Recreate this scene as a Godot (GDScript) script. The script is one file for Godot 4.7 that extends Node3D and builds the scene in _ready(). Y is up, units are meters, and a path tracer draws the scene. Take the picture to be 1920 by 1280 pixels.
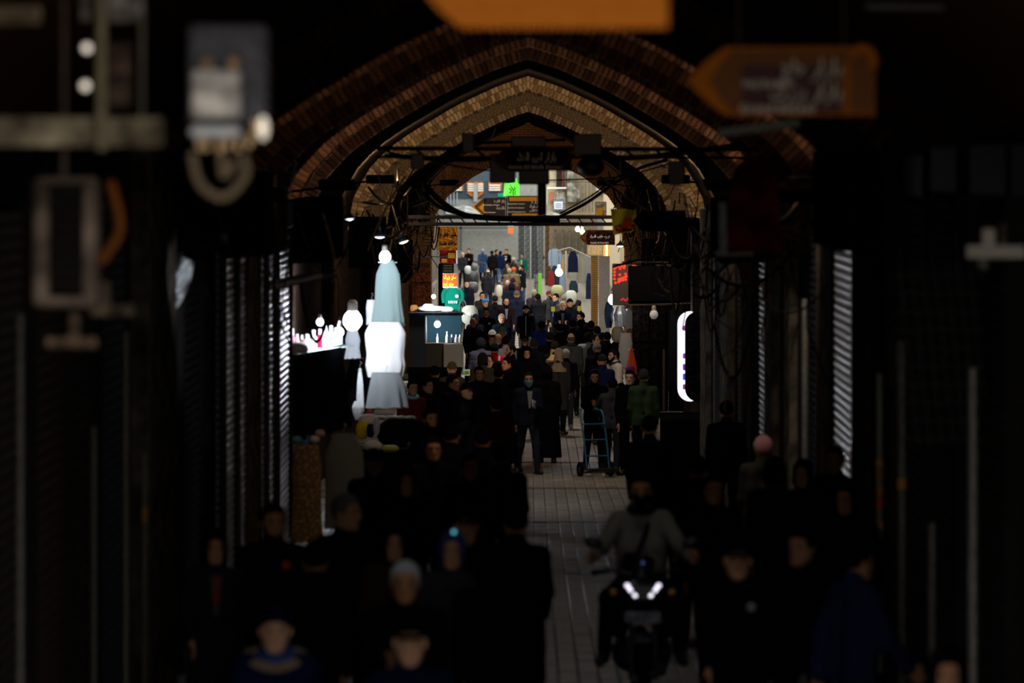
extends Node3D
# A covered bazaar street seen from its open entrance through a 200 mm lens.
# x to the right, y up, the street runs away along -z. Depths below are metres from the camera.
const F := 10667.0     # focal length in pixels of the 1920 wide frame
const HC := 5.37       # height of the camera
const VX := 990.0      # where the street's direction meets the frame
const VY := 300.0
var mats := {}
var tex := {}
var used := {}
var rng := RandomNumberGenerator.new()

func _ready() -> void:
	rng.seed = 7
	setup_camera_and_light()
	make_textures()
	build_setting()
	build_shopfronts()
	build_near()
	build_beams_and_signs()
	build_stalls()
	build_court()
	build_people()
	build_vehicles()

func setup_camera_and_light() -> void:
	var cam := Camera3D.new()
	cam.name = "camera"
	cam.projection = Camera3D.PROJECTION_FRUSTUM
	cam.near = 0.5
	cam.far = 600.0
	cam.size = 2.0 * 640.0 / F * 0.5
	cam.frustum_offset = Vector2((960.0 - VX) / F * 0.5, (VY - 640.0) / F * 0.5)
	var at_ := CameraAttributesPhysical.new()
	at_.frustum_focal_length = 200.0
	at_.frustum_focus_distance = 135.0
	at_.frustum_near = 0.5
	at_.frustum_far = 600.0
	at_.exposure_aperture = 3.0
	cam.attributes = at_
	cam.position = Vector3(0, HC, 0)
	add_child(cam)
	var sky := Sky.new()
	var sm := ProceduralSkyMaterial.new()
	sm.sky_top_color = Color(1.25, 1.25, 1.22)
	sm.sky_horizon_color = Color(0.86, 0.84, 0.81)
	sm.sky_curve = 0.25
	sm.ground_bottom_color = Color(0.25, 0.24, 0.23)
	sm.ground_horizon_color = Color(0.5, 0.5, 0.5)
	sm.sky_energy_multiplier = 1.0
	sky.sky_material = sm
	var env := Environment.new()
	env.background_mode = Environment.BG_SKY
	env.sky = sky
	env.background_energy_multiplier = 2.6
	env.tonemap_mode = Environment.TONE_MAPPER_LINEAR
	env.tonemap_exposure = 1.0
	env.sdfgi_enabled = true
	env.ssao_enabled = true
	env.ssil_enabled = true
	var we := WorldEnvironment.new()
	we.name = "environment"
	we.environment = env
	add_child(we)
	# daylight that falls through the lanterns in the crown of the vault: [depth, strength]
	for l in LANTERNS:
		var a := AreaLight3D.new()
		a.name = numbered("lantern_light")
		a.area_size = Vector2(0.9, 1.4)
		a.light_color = Color(1.0, 0.96, 0.91)
		a.light_energy = l[1]
		a.area_range = 60.0
		a.shadow_enabled = true
		a.position = Vector3(0, 7.4 if l[0] < 112.0 else 6.9, -l[0])
		a.rotation.x = -PI / 2
		add_child(a)

const LANTERNS := [[23.0, 1.6], [32.0, 1.3], [41.0, 0.8], [56.2, 6.0], [93.0, 19.0], [116.8, 40.0], [127.5, 38.0], [143.0, 52.0]]

# ---------------------------------------------------------------- placing
func at(px: float, py: float, depth: float) -> Vector3:
	return Vector3((px - VX) / F * depth, HC - (py - VY) / F * depth, -depth)

func wide(px: float, depth: float) -> float:
	return px / F * depth

const GROUND := [[-20.0, 1.25], [40.0, 1.25], [98.0, 0.0], [150.0, -0.3], [230.0, -0.66], [330.0, -1.25]]
func ground(d: float) -> float:
	for k in GROUND.size() - 1:
		if d <= GROUND[k + 1][0]:
			return lerpf(GROUND[k][1], GROUND[k + 1][1], (d - GROUND[k][0]) / (GROUND[k + 1][0] - GROUND[k][0]))
	return -1.25

func depth_of_head(py: float, h: float) -> float:
	var lo := 24.0
	var hi := 314.0
	for k in 40:
		var m := (lo + hi) / 2
		if VY + F * (HC - ground(m) - h) / m > py: lo = m
		else: hi = m
	return lo

# ---------------------------------------------------------------- geometry
class G:
	var v := PackedVector3Array()
	var n := PackedVector3Array()
	var ix := PackedInt32Array()
	func tri(a: Vector3, b: Vector3, c: Vector3, nor: Vector3) -> void:
		var s := v.size()
		v.append(a); v.append(b); v.append(c)
		n.append(nor); n.append(nor); n.append(nor)
		ix.append(s)
		if (b - a).cross(c - a).dot(nor) > 0.0:
			ix.append(s + 2); ix.append(s + 1)
		else:
			ix.append(s + 1); ix.append(s + 2)
	func quad(a: Vector3, b: Vector3, c: Vector3, d: Vector3, nor: Vector3) -> void:
		quadn(a, b, c, d, nor, nor, nor, nor)
	func quadn(a: Vector3, b: Vector3, c: Vector3, d: Vector3, na: Vector3, nb: Vector3, nc: Vector3, nd: Vector3) -> void:
		var s := v.size()
		v.append(a); v.append(b); v.append(c); v.append(d)
		n.append(na); n.append(nb); n.append(nc); n.append(nd)
		if (c - a).cross(d - b).dot(na + nb + nc + nd) > 0.0:
			ix.append_array(PackedInt32Array([s, s + 2, s + 1, s, s + 3, s + 2]))
		else:
			ix.append_array(PackedInt32Array([s, s + 1, s + 2, s, s + 2, s + 3]))
	func box(c: Vector3, size: Vector3, bas := Basis(), bev := 0.0) -> void:
		var h := size / 2
		var e := minf(bev, minf(h.x, minf(h.y, h.z)) * 0.6)
		for ax in 3:
			var u := (ax + 1) % 3
			var w := (ax + 2) % 3
			for s in [-1.0, 1.0]:
				var nor := Vector3()
				nor[ax] = s
				var q := []
				for k in [[-1, -1], [1, -1], [1, 1], [-1, 1]]:
					var p := Vector3()
					p[ax] = s * h[ax]; p[u] = k[0] * (h[u] - e); p[w] = k[1] * (h[w] - e)
					q.append(c + bas * p)
				quad(q[0], q[1], q[2], q[3], bas * nor)
			if e > 0.0:
				for su in [-1.0, 1.0]:
					for sw in [-1.0, 1.0]:
						var p1 := Vector3(); var p2 := Vector3(); var m := Vector3()
						p1[u] = su * h[u]; p1[w] = sw * (h[w] - e)
						p2[u] = su * (h[u] - e); p2[w] = sw * h[w]
						m[u] = su; m[w] = sw
						var da := Vector3(); da[ax] = h[ax] - e
						quad(c + bas * (p1 + da), c + bas * (p2 + da), c + bas * (p2 - da), c + bas * (p1 - da), (bas * m).normalized())
		if e > 0.0:
			for sx in [-1.0, 1.0]:
				for sy in [-1.0, 1.0]:
					for sz in [-1.0, 1.0]:
						var s3 := Vector3(sx, sy, sz)
						tri(c + bas * (s3 * Vector3(h.x, h.y - e, h.z - e)), c + bas * (s3 * Vector3(h.x - e, h.y, h.z - e)), c + bas * (s3 * Vector3(h.x - e, h.y - e, h.z)), (bas * s3).normalized())
	func bar(a: Vector3, b: Vector3, w: float, t: float, up := Vector3.UP) -> void:
		var z := (b - a).normalized()
		if absf(z.dot(up)) > 0.98: up = Vector3.RIGHT
		var x := up.cross(z).normalized()
		box((a + b) / 2, Vector3(w, t, a.distance_to(b)), Basis(x, z.cross(x), z), minf(w, t) * 0.12)
	func tube(pts: Array, r, sides := 8, closed := false) -> void:
		var m := pts.size()
		var x := Vector3()
		var rings := []
		for k in m:
			var t: Vector3 = (pts[mini(k + 1, m - 1)] - pts[maxi(k - 1, 0)])
			if closed: t = pts[(k + 1) % m] - pts[(k + m - 1) % m]
			t = t.normalized()
			if k == 0: x = t.cross(Vector3.UP if absf(t.y) < 0.9 else Vector3.RIGHT).normalized()
			else: x = (x - t * x.dot(t)).normalized()
			var y := t.cross(x)
			var ring := []
			for j in sides:
				ring.append(x * cos(TAU * j / sides) + y * sin(TAU * j / sides))
			rings.append(ring)
		var last := m if closed else m - 1
		for k in last:
			var k2 := (k + 1) % m
			var r0: float = r[k] if r is Array else r
			var r1: float = r[k2] if r is Array else r
			for j in sides:
				var j2 := (j + 1) % sides
				quadn(pts[k] + rings[k][j] * r0, pts[k] + rings[k][j2] * r0, pts[k2] + rings[k2][j2] * r1, pts[k2] + rings[k2][j] * r1, rings[k][j], rings[k][j2], rings[k2][j2], rings[k2][j])
		if not closed:
			for e in [[0, 1], [m - 1, m - 2]]:
				var rr: float = r[e[0]] if r is Array else r
				var nor: Vector3 = (pts[e[0]] - pts[e[1]]).normalized()
				for j in range(1, sides - 1):
					tri(pts[e[0]] + rings[e[0]][0] * rr, pts[e[0]] + rings[e[0]][j] * rr, pts[e[0]] + rings[e[0]][j + 1] * rr, nor)
	func lathe(prof: Array, sides: int, xf := Transform3D()) -> void:
		for k in prof.size() - 1:
			var p: Vector2 = prof[k]
			var q: Vector2 = prof[k + 1]
			var nn := Vector2(q.y - p.y, p.x - q.x).normalized()
			for j in sides:
				var a := TAU * j / sides
				var b := TAU * (j + 1) / sides
				var da := Vector3(cos(a), 0, sin(a))
				var db := Vector3(cos(b), 0, sin(b))
				var up := Vector3.UP
				quadn(xf * (da * p.x + up * p.y), xf * (db * p.x + up * p.y), xf * (db * q.x + up * q.y), xf * (da * q.x + up * q.y),
					xf.basis * (da * nn.x + up * nn.y), xf.basis * (db * nn.x + up * nn.y), xf.basis * (db * nn.x + up * nn.y), xf.basis * (da * nn.x + up * nn.y))
	func ball(c: Vector3, r: Vector3, seg := 12, bas := Basis()) -> void:
		for i in seg / 2:
			var t0 := PI * i / (seg / 2)
			var t1 := PI * (i + 1) / (seg / 2)
			for j in seg:
				var q := []
				var m := []
				for k in [[t0, j], [t0, j + 1], [t1, j + 1], [t1, j]]:
					var d := Vector3(sin(k[0]) * cos(TAU * k[1] / seg), cos(k[0]), sin(k[0]) * sin(TAU * k[1] / seg))
					q.append(c + bas * (d * r))
					m.append((bas * (d / r)).normalized())
				quadn(q[0], q[1], q[2], q[3], m[0], m[1], m[2], m[3])
	func prism(poly: PackedVector2Array, depth: float, xf := Transform3D()) -> void:
		var t := Geometry2D.triangulate_polygon(poly)
		var h := depth / 2
		for k in range(0, t.size(), 3):
			for s in [-1.0, 1.0]:
				tri(xf * Vector3(poly[t[k]].x, poly[t[k]].y, s * h), xf * Vector3(poly[t[k + 1]].x, poly[t[k + 1]].y, s * h), xf * Vector3(poly[t[k + 2]].x, poly[t[k + 2]].y, s * h), xf.basis * Vector3(0, 0, s))
		var ccw := not Geometry2D.is_polygon_clockwise(poly)
		for k in poly.size():
			var a := poly[k]
			var b := poly[(k + 1) % poly.size()]
			var nn := Vector2(b.y - a.y, a.x - b.x).normalized() * (1.0 if ccw else -1.0)
			quad(xf * Vector3(a.x, a.y, h), xf * Vector3(b.x, b.y, h), xf * Vector3(b.x, b.y, -h), xf * Vector3(a.x, a.y, -h), xf.basis * Vector3(nn.x, nn.y, 0))
	func sheet(grid: Array, thick := 0.004) -> void:
		# grid: rows of points; a cloth with two sides and rims
		var rows := grid.size()
		var cols: int = grid[0].size()
		var nor := []
		for i in rows:
			var r := []
			for j in cols:
				var du: Vector3 = grid[i][mini(j + 1, cols - 1)] - grid[i][maxi(j - 1, 0)]
				var dv: Vector3 = grid[mini(i + 1, rows - 1)][j] - grid[maxi(i - 1, 0)][j]
				r.append(du.cross(dv).normalized())
			nor.append(r)
		for s in [1.0, -1.0]:
			for i in rows - 1:
				for j in cols - 1:
					var q := []
					var m := []
					for k in [[i, j], [i, j + 1], [i + 1, j + 1], [i + 1, j]]:
						var nn: Vector3 = nor[k[0]][k[1]] * s
						q.append(grid[k[0]][k[1]] + nn * thick * 0.5)
						m.append(nn)
					quadn(q[0], q[1], q[2], q[3], m[0], m[1], m[2], m[3])
	func add(o: G, xf := Transform3D()) -> void:
		var s := v.size()
		for k in o.v.size():
			v.append(xf * o.v[k])
			n.append((xf.basis * o.n[k]).normalized())
		var flip := xf.basis.determinant() < 0
		for k in range(0, o.ix.size(), 3):
			ix.append(o.ix[k] + s)
			ix.append(o.ix[k + (2 if flip else 1)] + s)
			ix.append(o.ix[k + (1 if flip else 2)] + s)

func mesh_of(list: Array) -> ArrayMesh:
	var m := ArrayMesh.new()
	for e in list:
		var g: G = e[0]
		if g.ix.is_empty(): continue
		var a := []
		a.resize(Mesh.ARRAY_MAX)
		a[Mesh.ARRAY_VERTEX] = g.v
		a[Mesh.ARRAY_NORMAL] = g.n
		a[Mesh.ARRAY_INDEX] = g.ix
		m.add_surface_from_arrays(Mesh.PRIMITIVE_TRIANGLES, a)
		if e[1]: m.surface_set_material(m.get_surface_count() - 1, e[1])
	return m

# ---------------------------------------------------------------- things, parts, setting
func numbered(called: String) -> String:
	var k: int = used.get(called, -1) + 1
	used[called] = k
	return called if k == 0 else "%s_%03d" % [called, k]

func thing(called: String, label: String, category: String, pos := Vector3(), yaw := 0.0, group := "") -> Node3D:
	var o := Node3D.new()
	o.name = numbered(called)
	o.position = pos
	o.rotation.y = yaw
	tag(o, label, category, group)
	add_child(o)
	return o

func tag(o: Node, label: String, category: String, group := "", kind := "") -> void:
	o.set_meta("label", label)
	if category: o.set_meta("category", category)
	if group: o.set_meta("group", group)
	if kind: o.set_meta("kind", kind)

func part(parent: Node3D, called: String, g: G, m: Material, label := "") -> MeshInstance3D:
	return part_mesh(parent, called, mesh_of([[g, m]]), null, label)

func part_mesh(parent: Node3D, called: String, mesh: Mesh, m: Material = null, label := "") -> MeshInstance3D:
	var o := MeshInstance3D.new()
	o.mesh = mesh
	if m: o.material_override = m
	var k := 0
	o.name = called
	while parent.has_node(NodePath(o.name)):
		k += 1
		o.name = "%s_%03d" % [called, k]
	if label: o.set_meta("label", label)
	parent.add_child(o)
	return o

func solo(called: String, label: String, category: String, g: G, m: Material, group := "", pos := Vector3(), yaw := 0.0) -> MeshInstance3D:
	var o := MeshInstance3D.new()
	o.mesh = mesh_of([[g, m]])
	o.name = numbered(called)
	o.position = pos
	o.rotation.y = yaw
	tag(o, label, category, group)
	add_child(o)
	return o

func struct(called: String, label: String, g: G, m: Material) -> MeshInstance3D:
	var o := MeshInstance3D.new()
	o.mesh = mesh_of([[g, m]])
	o.name = numbered(called)
	o.set_meta("kind", "structure")
	o.set_meta("label", label)
	add_child(o)
	return o

# ---------------------------------------------------------------- materials
func noise_tex(freq: float, lo: float, hi: float, octaves: int, sd: int, kind := FastNoiseLite.TYPE_SIMPLEX_SMOOTH, size := 256) -> ImageTexture:
	var f := FastNoiseLite.new()
	f.seed = sd
	f.noise_type = kind
	f.frequency = freq
	f.fractal_octaves = octaves
	var im := f.get_seamless_image(size, size)
	var o := Image.create(size, size, false, Image.FORMAT_RGB8)
	for y in size:
		for x in size:
			var c := lerpf(lo, hi, im.get_pixel(x, y).r)
			o.set_pixel(x, y, Color(c, c, c))
	return ImageTexture.create_from_image(o)

func make_textures() -> void:
	tex.cloth = noise_tex(0.08, 0.72, 1.0, 4, 1)
	tex.stone = noise_tex(0.03, 0.55, 1.05, 5, 2)
	tex.metal = noise_tex(0.02, 0.7, 1.05, 4, 3)
	tex.dirt = noise_tex(0.012, 0.35, 1.1, 6, 4)
	tex.skin = noise_tex(0.05, 0.88, 1.0, 3, 5)
	tex.leopard = noise_tex(0.045, 0.0, 1.0, 1, 6, FastNoiseLite.TYPE_CELLULAR)

func M(hex: String, rough := 0.8, metal := 0.0, grain := "cloth", scale := 3.0) -> StandardMaterial3D:
	var key := "%s|%s|%s|%s|%s" % [hex, rough, metal, grain, scale]
	if not mats.has(key):
		var m := StandardMaterial3D.new()
		m.resource_name = "surface_" + hex.trim_prefix("#")
		m.albedo_color = Color(hex)
		m.roughness = rough
		m.metallic = metal
		if grain:
			m.albedo_texture = tex[grain]
			m.uv1_triplanar = true
			m.uv1_scale = Vector3.ONE * scale
		if rough >= 0.6: m.specular_mode = BaseMaterial3D.SPECULAR_DISABLED
		mats[key] = m
	return mats[key]

func glow(hex: String, energy: float, base := "#ffffff") -> StandardMaterial3D:
	var key := "glow%s|%s" % [hex, energy]
	if not mats.has(key):
		var m := StandardMaterial3D.new()
		m.resource_name = "lamp_glow"
		m.albedo_color = Color(base)
		m.roughness = 0.4
		m.emission_enabled = true
		m.emission = Color(hex)
		m.emission_energy_multiplier = energy
		mats[key] = m
	return mats[key]

func omni(pos: Vector3, hex: String, energy: float, size := 0.04) -> void:
	var l := OmniLight3D.new()
	l.name = numbered("lamp_light")
	l.position = pos
	l.light_color = Color(hex)
	l.light_energy = energy
	l.light_size = size
	l.omni_range = 80.0
	l.omni_attenuation = 2.0
	l.shadow_enabled = true
	add_child(l)

# ---------------------------------------------------------------- lettering
# Persian letters as pen strokes: x runs leftwards (negative), the writing line is y = 0, an alef is 1 high.
# each: [advance, joins the next letter, strokes, dots]
const PEN := {
	"ا": [0.28, false, [[[-0.14, 1.0], [-0.14, 0.0]]], []],
	"اf": [0.22, false, [[[0.05, 0.0], [-0.1, 0.02], [-0.1, 1.0]]], []],
	"ب": [0.95, true, [[[0.0, 0.35], [-0.08, 0.02], [-0.8, 0.0], [-0.9, 0.3]]], [[-0.45, -0.28]]],
	"بi": [0.36, true, [[[-0.02, 0.4], [-0.06, 0.02], [-0.36, 0.0]]], [[-0.12, -0.28]]],
	"ت": [0.9, true, [[[0.02, 0.0], [-0.75, 0.0], [-0.85, 0.34]]], [[-0.35, 0.35], [-0.52, 0.35]]],
	"تi": [0.4, true, [[[0.02, 0.4], [-0.06, 0.02], [-0.4, 0.0]]], [[-0.05, 0.65], [-0.2, 0.65]]],
	"ز": [0.42, false, [[[0.05, 0.3], [-0.04, 0.0], [-0.2, -0.25], [-0.4, -0.34]]], [[-0.06, 0.55]]],
	"ر": [0.42, false, [[[0.05, 0.3], [-0.04, 0.0], [-0.2, -0.25], [-0.4, -0.34]]], []],
	"ح": [0.75, true, [[[-0.6, 0.55], [-0.05, 0.42], [-0.45, 0.1], [-0.5, -0.3], [-0.05, -0.42]]], []],
	"حi": [0.6, true, [[[-0.5, 0.55], [-0.02, 0.4], [-0.35, 0.02], [-0.6, 0.0]]], []],
	"ج": [0.75, true, [[[-0.6, 0.55], [-0.05, 0.42], [-0.45, 0.1], [-0.5, -0.3], [-0.05, -0.42]]], [[-0.25, -0.1]]],
	"جi": [0.6, true, [[[-0.5, 0.55], [-0.02, 0.4], [-0.35, 0.02], [-0.6, 0.0]]], [[-0.25, -0.28]]],
	"م": [0.4, true, [[[0.05, 0.0], [-0.08, 0.24], [-0.26, 0.18], [-0.24, -0.02], [-0.1, -0.02], [-0.3, -0.05], [-0.32, -0.6]]], []],
	"مi": [0.42, true, [[[-0.02, 0.05], [-0.06, 0.26], [-0.22, 0.24], [-0.26, 0.02], [-0.06, 0.02], [-0.42, 0.0]]], []],
	"ی": [0.75, true, [[[0.02, 0.0], [-0.12, 0.14], [-0.3, -0.05], [-0.2, -0.28], [-0.6, -0.34], [-0.72, 0.0]]], []],
	"یi": [0.34, true, [[[-0.02, 0.36], [-0.06, 0.02], [-0.34, 0.0]]], [[-0.06, -0.28], [-0.24, -0.28]]],
	"ن": [0.7, true, [[[0.02, 0.1], [-0.06, -0.1], [-0.3, -0.32], [-0.56, -0.2], [-0.6, 0.2]]], [[-0.3, 0.18]]],
	"نi": [0.34, true, [[[-0.02, 0.38], [-0.06, 0.02], [-0.34, 0.0]]], [[-0.06, 0.62]]],
	"ل": [0.6, true, [[[-0.02, 1.0], [-0.04, -0.05], [-0.28, -0.3], [-0.52, -0.1], [-0.54, 0.12]]], []],
	"لi": [0.3, true, [[[-0.05, 1.0], [-0.07, 0.02], [-0.3, 0.0]]], []],
	"ک": [0.95, true, [[[-0.45, 1.0], [-0.08, 0.6], [-0.12, 0.02], [-0.75, 0.0], [-0.85, 0.28]]], []],
	"کi": [0.55, true, [[[-0.55, 1.0], [-0.08, 0.55], [-0.3, 0.05], [-0.55, 0.0]]], []],
	"گ": [0.95, true, [[[-0.45, 0.9], [-0.08, 0.55], [-0.12, 0.02], [-0.75, 0.0], [-0.85, 0.28]], [[-0.5, 1.12], [-0.15, 0.78]]], []],
	"س": [1.2, true, [[[0.02, 0.3], [-0.06, 0.02], [-0.2, 0.28], [-0.24, 0.02], [-0.4, 0.28], [-0.46, -0.1], [-0.75, -0.34], [-1.02, -0.1], [-1.05, 0.2]]], []],
	"سi": [0.72, true, [[[0.0, 0.3], [-0.05, 0.02], [-0.2, 0.3], [-0.25, 0.02], [-0.42, 0.3], [-0.46, 0.02], [-0.72, 0.0]]], []],
	"شi": [0.72, true, [[[0.0, 0.3], [-0.05, 0.02], [-0.2, 0.3], [-0.25, 0.02], [-0.42, 0.3], [-0.46, 0.02], [-0.72, 0.0]]], [[-0.14, 0.55], [-0.32, 0.55], [-0.23, 0.72]]],
	"ش": [1.2, true, [[[0.02, 0.3], [-0.06, 0.02], [-0.2, 0.28], [-0.24, 0.02], [-0.4, 0.28], [-0.46, -0.1], [-0.75, -0.34], [-1.02, -0.1], [-1.05, 0.2]]], [[-0.14, 0.55], [-0.32, 0.55], [-0.23, 0.72]]],
	"و": [0.5, false, [[[-0.04, 0.05], [-0.1, 0.3], [-0.3, 0.28], [-0.32, 0.05], [-0.08, 0.02], [-0.18, -0.22], [-0.46, -0.34]]], []],
	"د": [0.5, false, [[[0.02, 0.0], [-0.1, 0.42], [-0.3, 0.12], [-0.26, 0.0], [0.0, 0.0]]], []],
	"ه": [0.5, true, [[[0.02, 0.0], [-0.06, 0.3], [-0.26, 0.42], [-0.42, 0.15], [-0.25, 0.0], [0.0, 0.02]]], []],
	"هi": [0.6, true, [[[-0.05, 0.05], [-0.1, 0.4], [-0.35, 0.42], [-0.42, 0.1], [-0.2, 0.02], [-0.3, 0.25], [-0.6, 0.0]]], []],
	"فi": [0.44, true, [[[-0.02, 0.02], [-0.05, 0.34], [-0.22, 0.36], [-0.24, 0.1], [-0.06, 0.04], [-0.44, 0.0]]], [[-0.14, 0.62]]],
	"قi": [0.44, true, [[[-0.02, 0.02], [-0.05, 0.34], [-0.22, 0.36], [-0.24, 0.1], [-0.06, 0.04], [-0.44, 0.0]]], [[-0.06, 0.62], [-0.22, 0.62]]],
	"عi": [0.5, true, [[[-0.45, 0.5], [-0.2, 0.55], [-0.12, 0.25], [-0.3, 0.02], [-0.5, 0.0]]], []],
	"چi": [0.6, true, [[[-0.5, 0.55], [-0.02, 0.4], [-0.35, 0.02], [-0.6, 0.0]]], [[-0.15, -0.26], [-0.33, -0.26], [-0.24, -0.42]]],
}

func write_persian(text: String, height: float, pen: float, depth := 0.004) -> G:
	# strokes laid on z = 0, centred on its own width, the writing line at y = 0
	var strokes := []
	var dots := []
	var x := 0.0
	var joined := false
	for k in text.length():
		var c := text[k]
		if c == " ":
			x -= 0.4
			joined = false
			continue
		var next_joins := k + 1 < text.length() and text[k + 1] != " "
		var e: Array = PEN.get(c, PEN.get(c + "i", PEN["بi"]))
		if joined and PEN.has(c + "f"): e = PEN[c + "f"]
		elif next_joins and PEN.has(c + "i"): e = PEN[c + "i"]
		for s in e[2]:
			var l := []
			for p in s: l.append(Vector2(p[0] + x, p[1]))
			if joined and s == e[2][0]: l.push_front(Vector2(x + 0.02, 0))
			strokes.append(l)
		for p in e[3]: dots.append(Vector2(p[0] + x, p[1]))
		x -= e[0]
		joined = e[1] and next_joins
		if not joined: x -= 0.1
	var g := G.new()
	var off := Vector2(-x / 2, 0)
	for l in strokes:
		for k in l.size() - 1:
			var a: Vector2 = (l[k] + off) * height
			var b: Vector2 = (l[k + 1] + off) * height
			var d := (b - a).normalized() * pen * 0.35
			var w := Vector2(-d.y, d.x).normalized() * pen / 2
			g.prism(PackedVector2Array([a - d - w, b + d - w, b + d + w, a - d + w]), depth)
	for p in dots:
		var c2: Vector2 = (p + off) * height
		g.box(Vector3(c2.x, c2.y, 0), Vector3(pen * 1.1, pen * 1.1, depth), Basis(Vector3.BACK, PI / 4))
	return g

func write_latin(parent: Node3D, called: String, text: String, height: float, m: Material, pos: Vector3, bold := true) -> void:
	var t := TextMesh.new()
	var f := SystemFont.new()
	f.font_names = PackedStringArray(["Droid Sans"])
	f.font_weight = 700 if bold else 400
	t.font = f
	t.text = text
	t.font_size = 32
	t.pixel_size = height / 24.0
	t.depth = 0.004
	t.curve_step = 4.0
	var o := part_mesh(parent, called, t, m)
	o.position = pos

func persian(parent: Node3D, called: String, text: String, height: float, pen: float, m: Material, pos: Vector3, max_w := 0.0) -> void:
	var g := write_persian(text, height, pen)
	var lo := 1e9
	var hi := -1e9
	for p in g.v:
		lo = minf(lo, p.x)
		hi = maxf(hi, p.x)
	var o := part(parent, called, g, m)
	o.position = pos
	if max_w > 0.0 and hi - lo > max_w: o.scale = Vector3(max_w / (hi - lo), 1, 1)

# ================================================================ the setting
const PROFILE := [[0.0, 0.0], [0.5, 0.16], [1.05, 0.41], [1.34, 0.55], [2.18, 1.05], [2.65, 1.38], [3.02, 1.78], [3.29, 2.3], [3.4, 2.9]]
const CROWN := 6.95
const END := 152.0

func vault_line(offset: float, steps := 15) -> Array:
	# the pointed arch from the left springing to the right one, moved outwards by offset
	var c := Curve2D.new()
	for k in PROFILE.size():
		var p := Vector2(PROFILE[k][0], CROWN - PROFILE[k][1])
		var t := Vector2()
		if k > 0 and k < PROFILE.size() - 1:
			t = Vector2(PROFILE[k + 1][0] - PROFILE[k - 1][0], PROFILE[k - 1][1] - PROFILE[k + 1][1]) / 6.0
		c.add_point(p, -t, t)
	var half := []
	var ln := c.get_baked_length()
	for k in steps + 1:
		var a := c.sample_baked(ln * k / steps)
		var b := c.sample_baked(minf(ln, ln * k / steps + 0.02)) - c.sample_baked(maxf(0, ln * k / steps - 0.02))
		var nn := Vector2(-b.y, b.x).normalized()
		if nn.y < 0 and nn.x < 0: nn = -nn
		half.append(a + nn * offset)
	half[0].x = 0.0
	var out := []
	for k in range(steps, 0, -1): out.append(Vector2(-half[k].x, half[k].y))
	out.append_array(half)
	return out

func band(g: G, inner: Array, outer: Array, z0: float, z1: float, from := 0, to := -1) -> void:
	# a solid between two lines, from depth z0 to z1
	var last := inner.size() - 1 if to < 0 else to
	for k in range(from, last):
		var a: Vector2 = inner[k]
		var b: Vector2 = inner[k + 1]
		var c: Vector2 = outer[k + 1]
		var d: Vector2 = outer[k]
		var up := Vector2(a.y - b.y, b.x - a.x).normalized()
		if up.dot(d - a) < 0: up = -up
		var nu := Vector3(up.x, up.y, 0)
		quad3(g, a, b, -z0, -z1, -nu)
		quad3(g, d, c, -z0, -z1, nu)
		g.quad(V(a, -z0), V(b, -z0), V(c, -z0), V(d, -z0), Vector3.BACK)
		g.quad(V(a, -z1), V(b, -z1), V(c, -z1), V(d, -z1), Vector3.FORWARD)
	for e in [[from, -1.0], [last, 1.0]]:
		var a: Vector2 = inner[e[0]]
		var d: Vector2 = outer[e[0]]
		var m: int = from + 1 if e[0] == from else last - 1
		var t: Vector2 = (inner[e[0]] - inner[m]).normalized()
		quad3(g, a, d, -z0, -z1, Vector3(t.x, t.y, 0))

func V(p: Vector2, z: float) -> Vector3:
	return Vector3(p.x, p.y, z)

func quad3(g: G, a: Vector2, b: Vector2, z0: float, z1: float, nor: Vector3) -> void:
	g.quad(V(a, z0), V(b, z0), V(b, z1), V(a, z1), nor)

func brick_ring(parent: Node3D, offset: float, thick: float, z: float, deep: float, singly: bool, tones: Array, pitch := 0.078) -> void:
	var line := vault_line(offset + thick / 2, 40)
	var c := Curve2D.new()
	for p in line: c.add_point(p)
	var ln := c.get_baked_length()
	var count := int(ln / pitch)
	var size := Vector3(pitch * 0.84, thick, deep)
	var shared := []
	for t in tones:
		var g := G.new()
		g.box(Vector3(), size, Basis(), 0.006)
		shared.append(mesh_of([[g, M(t, 0.9, 0.0, "stone", 4.0)]]))
	var xfs := []
	for k in count:
		var s := (k + 0.5) * ln / count
		var p := c.sample_baked(s)
		var t := (c.sample_baked(minf(ln, s + 0.03)) - c.sample_baked(maxf(0, s - 0.03))).normalized()
		var b := Basis(Vector3(t.x, t.y, 0), Vector3(-t.y, t.x, 0), Vector3.BACK)
		xfs.append(Transform3D(b, Vector3(p.x, p.y, -z - deep / 2 + rng.randf_range(-0.008, 0.008))))
	if singly:
		for k in count:
			var o := part_fast(parent, "brick", shared[rng.randi() % shared.size()], k)
			o.transform = xfs[k]
	else:
		for s in shared.size():
			var mm := MultiMesh.new()
			mm.transform_format = MultiMesh.TRANSFORM_3D
			mm.mesh = shared[s]
			var mine := []
			for k in count:
				if (k * 7 + k / 3) % shared.size() == s: mine.append(xfs[k])
			mm.instance_count = mine.size()
			for k in mine.size(): mm.set_instance_transform(k, mine[k])
			var o := MultiMeshInstance3D.new()
			o.multimesh = mm
			o.name = "brick_course" if not parent.has_node("brick_course") else "brick_course_%03d" % parent.get_child_count()
			o.set_meta("kind", "stuff")
			parent.add_child(o)

func part_fast(parent: Node3D, called: String, mesh: Mesh, k: int) -> MeshInstance3D:
	var o := MeshInstance3D.new()
	o.mesh = mesh
	o.name = "%s_%03d" % [called, parent.get_child_count() + k % 1]
	parent.add_child(o)
	return o

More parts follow.
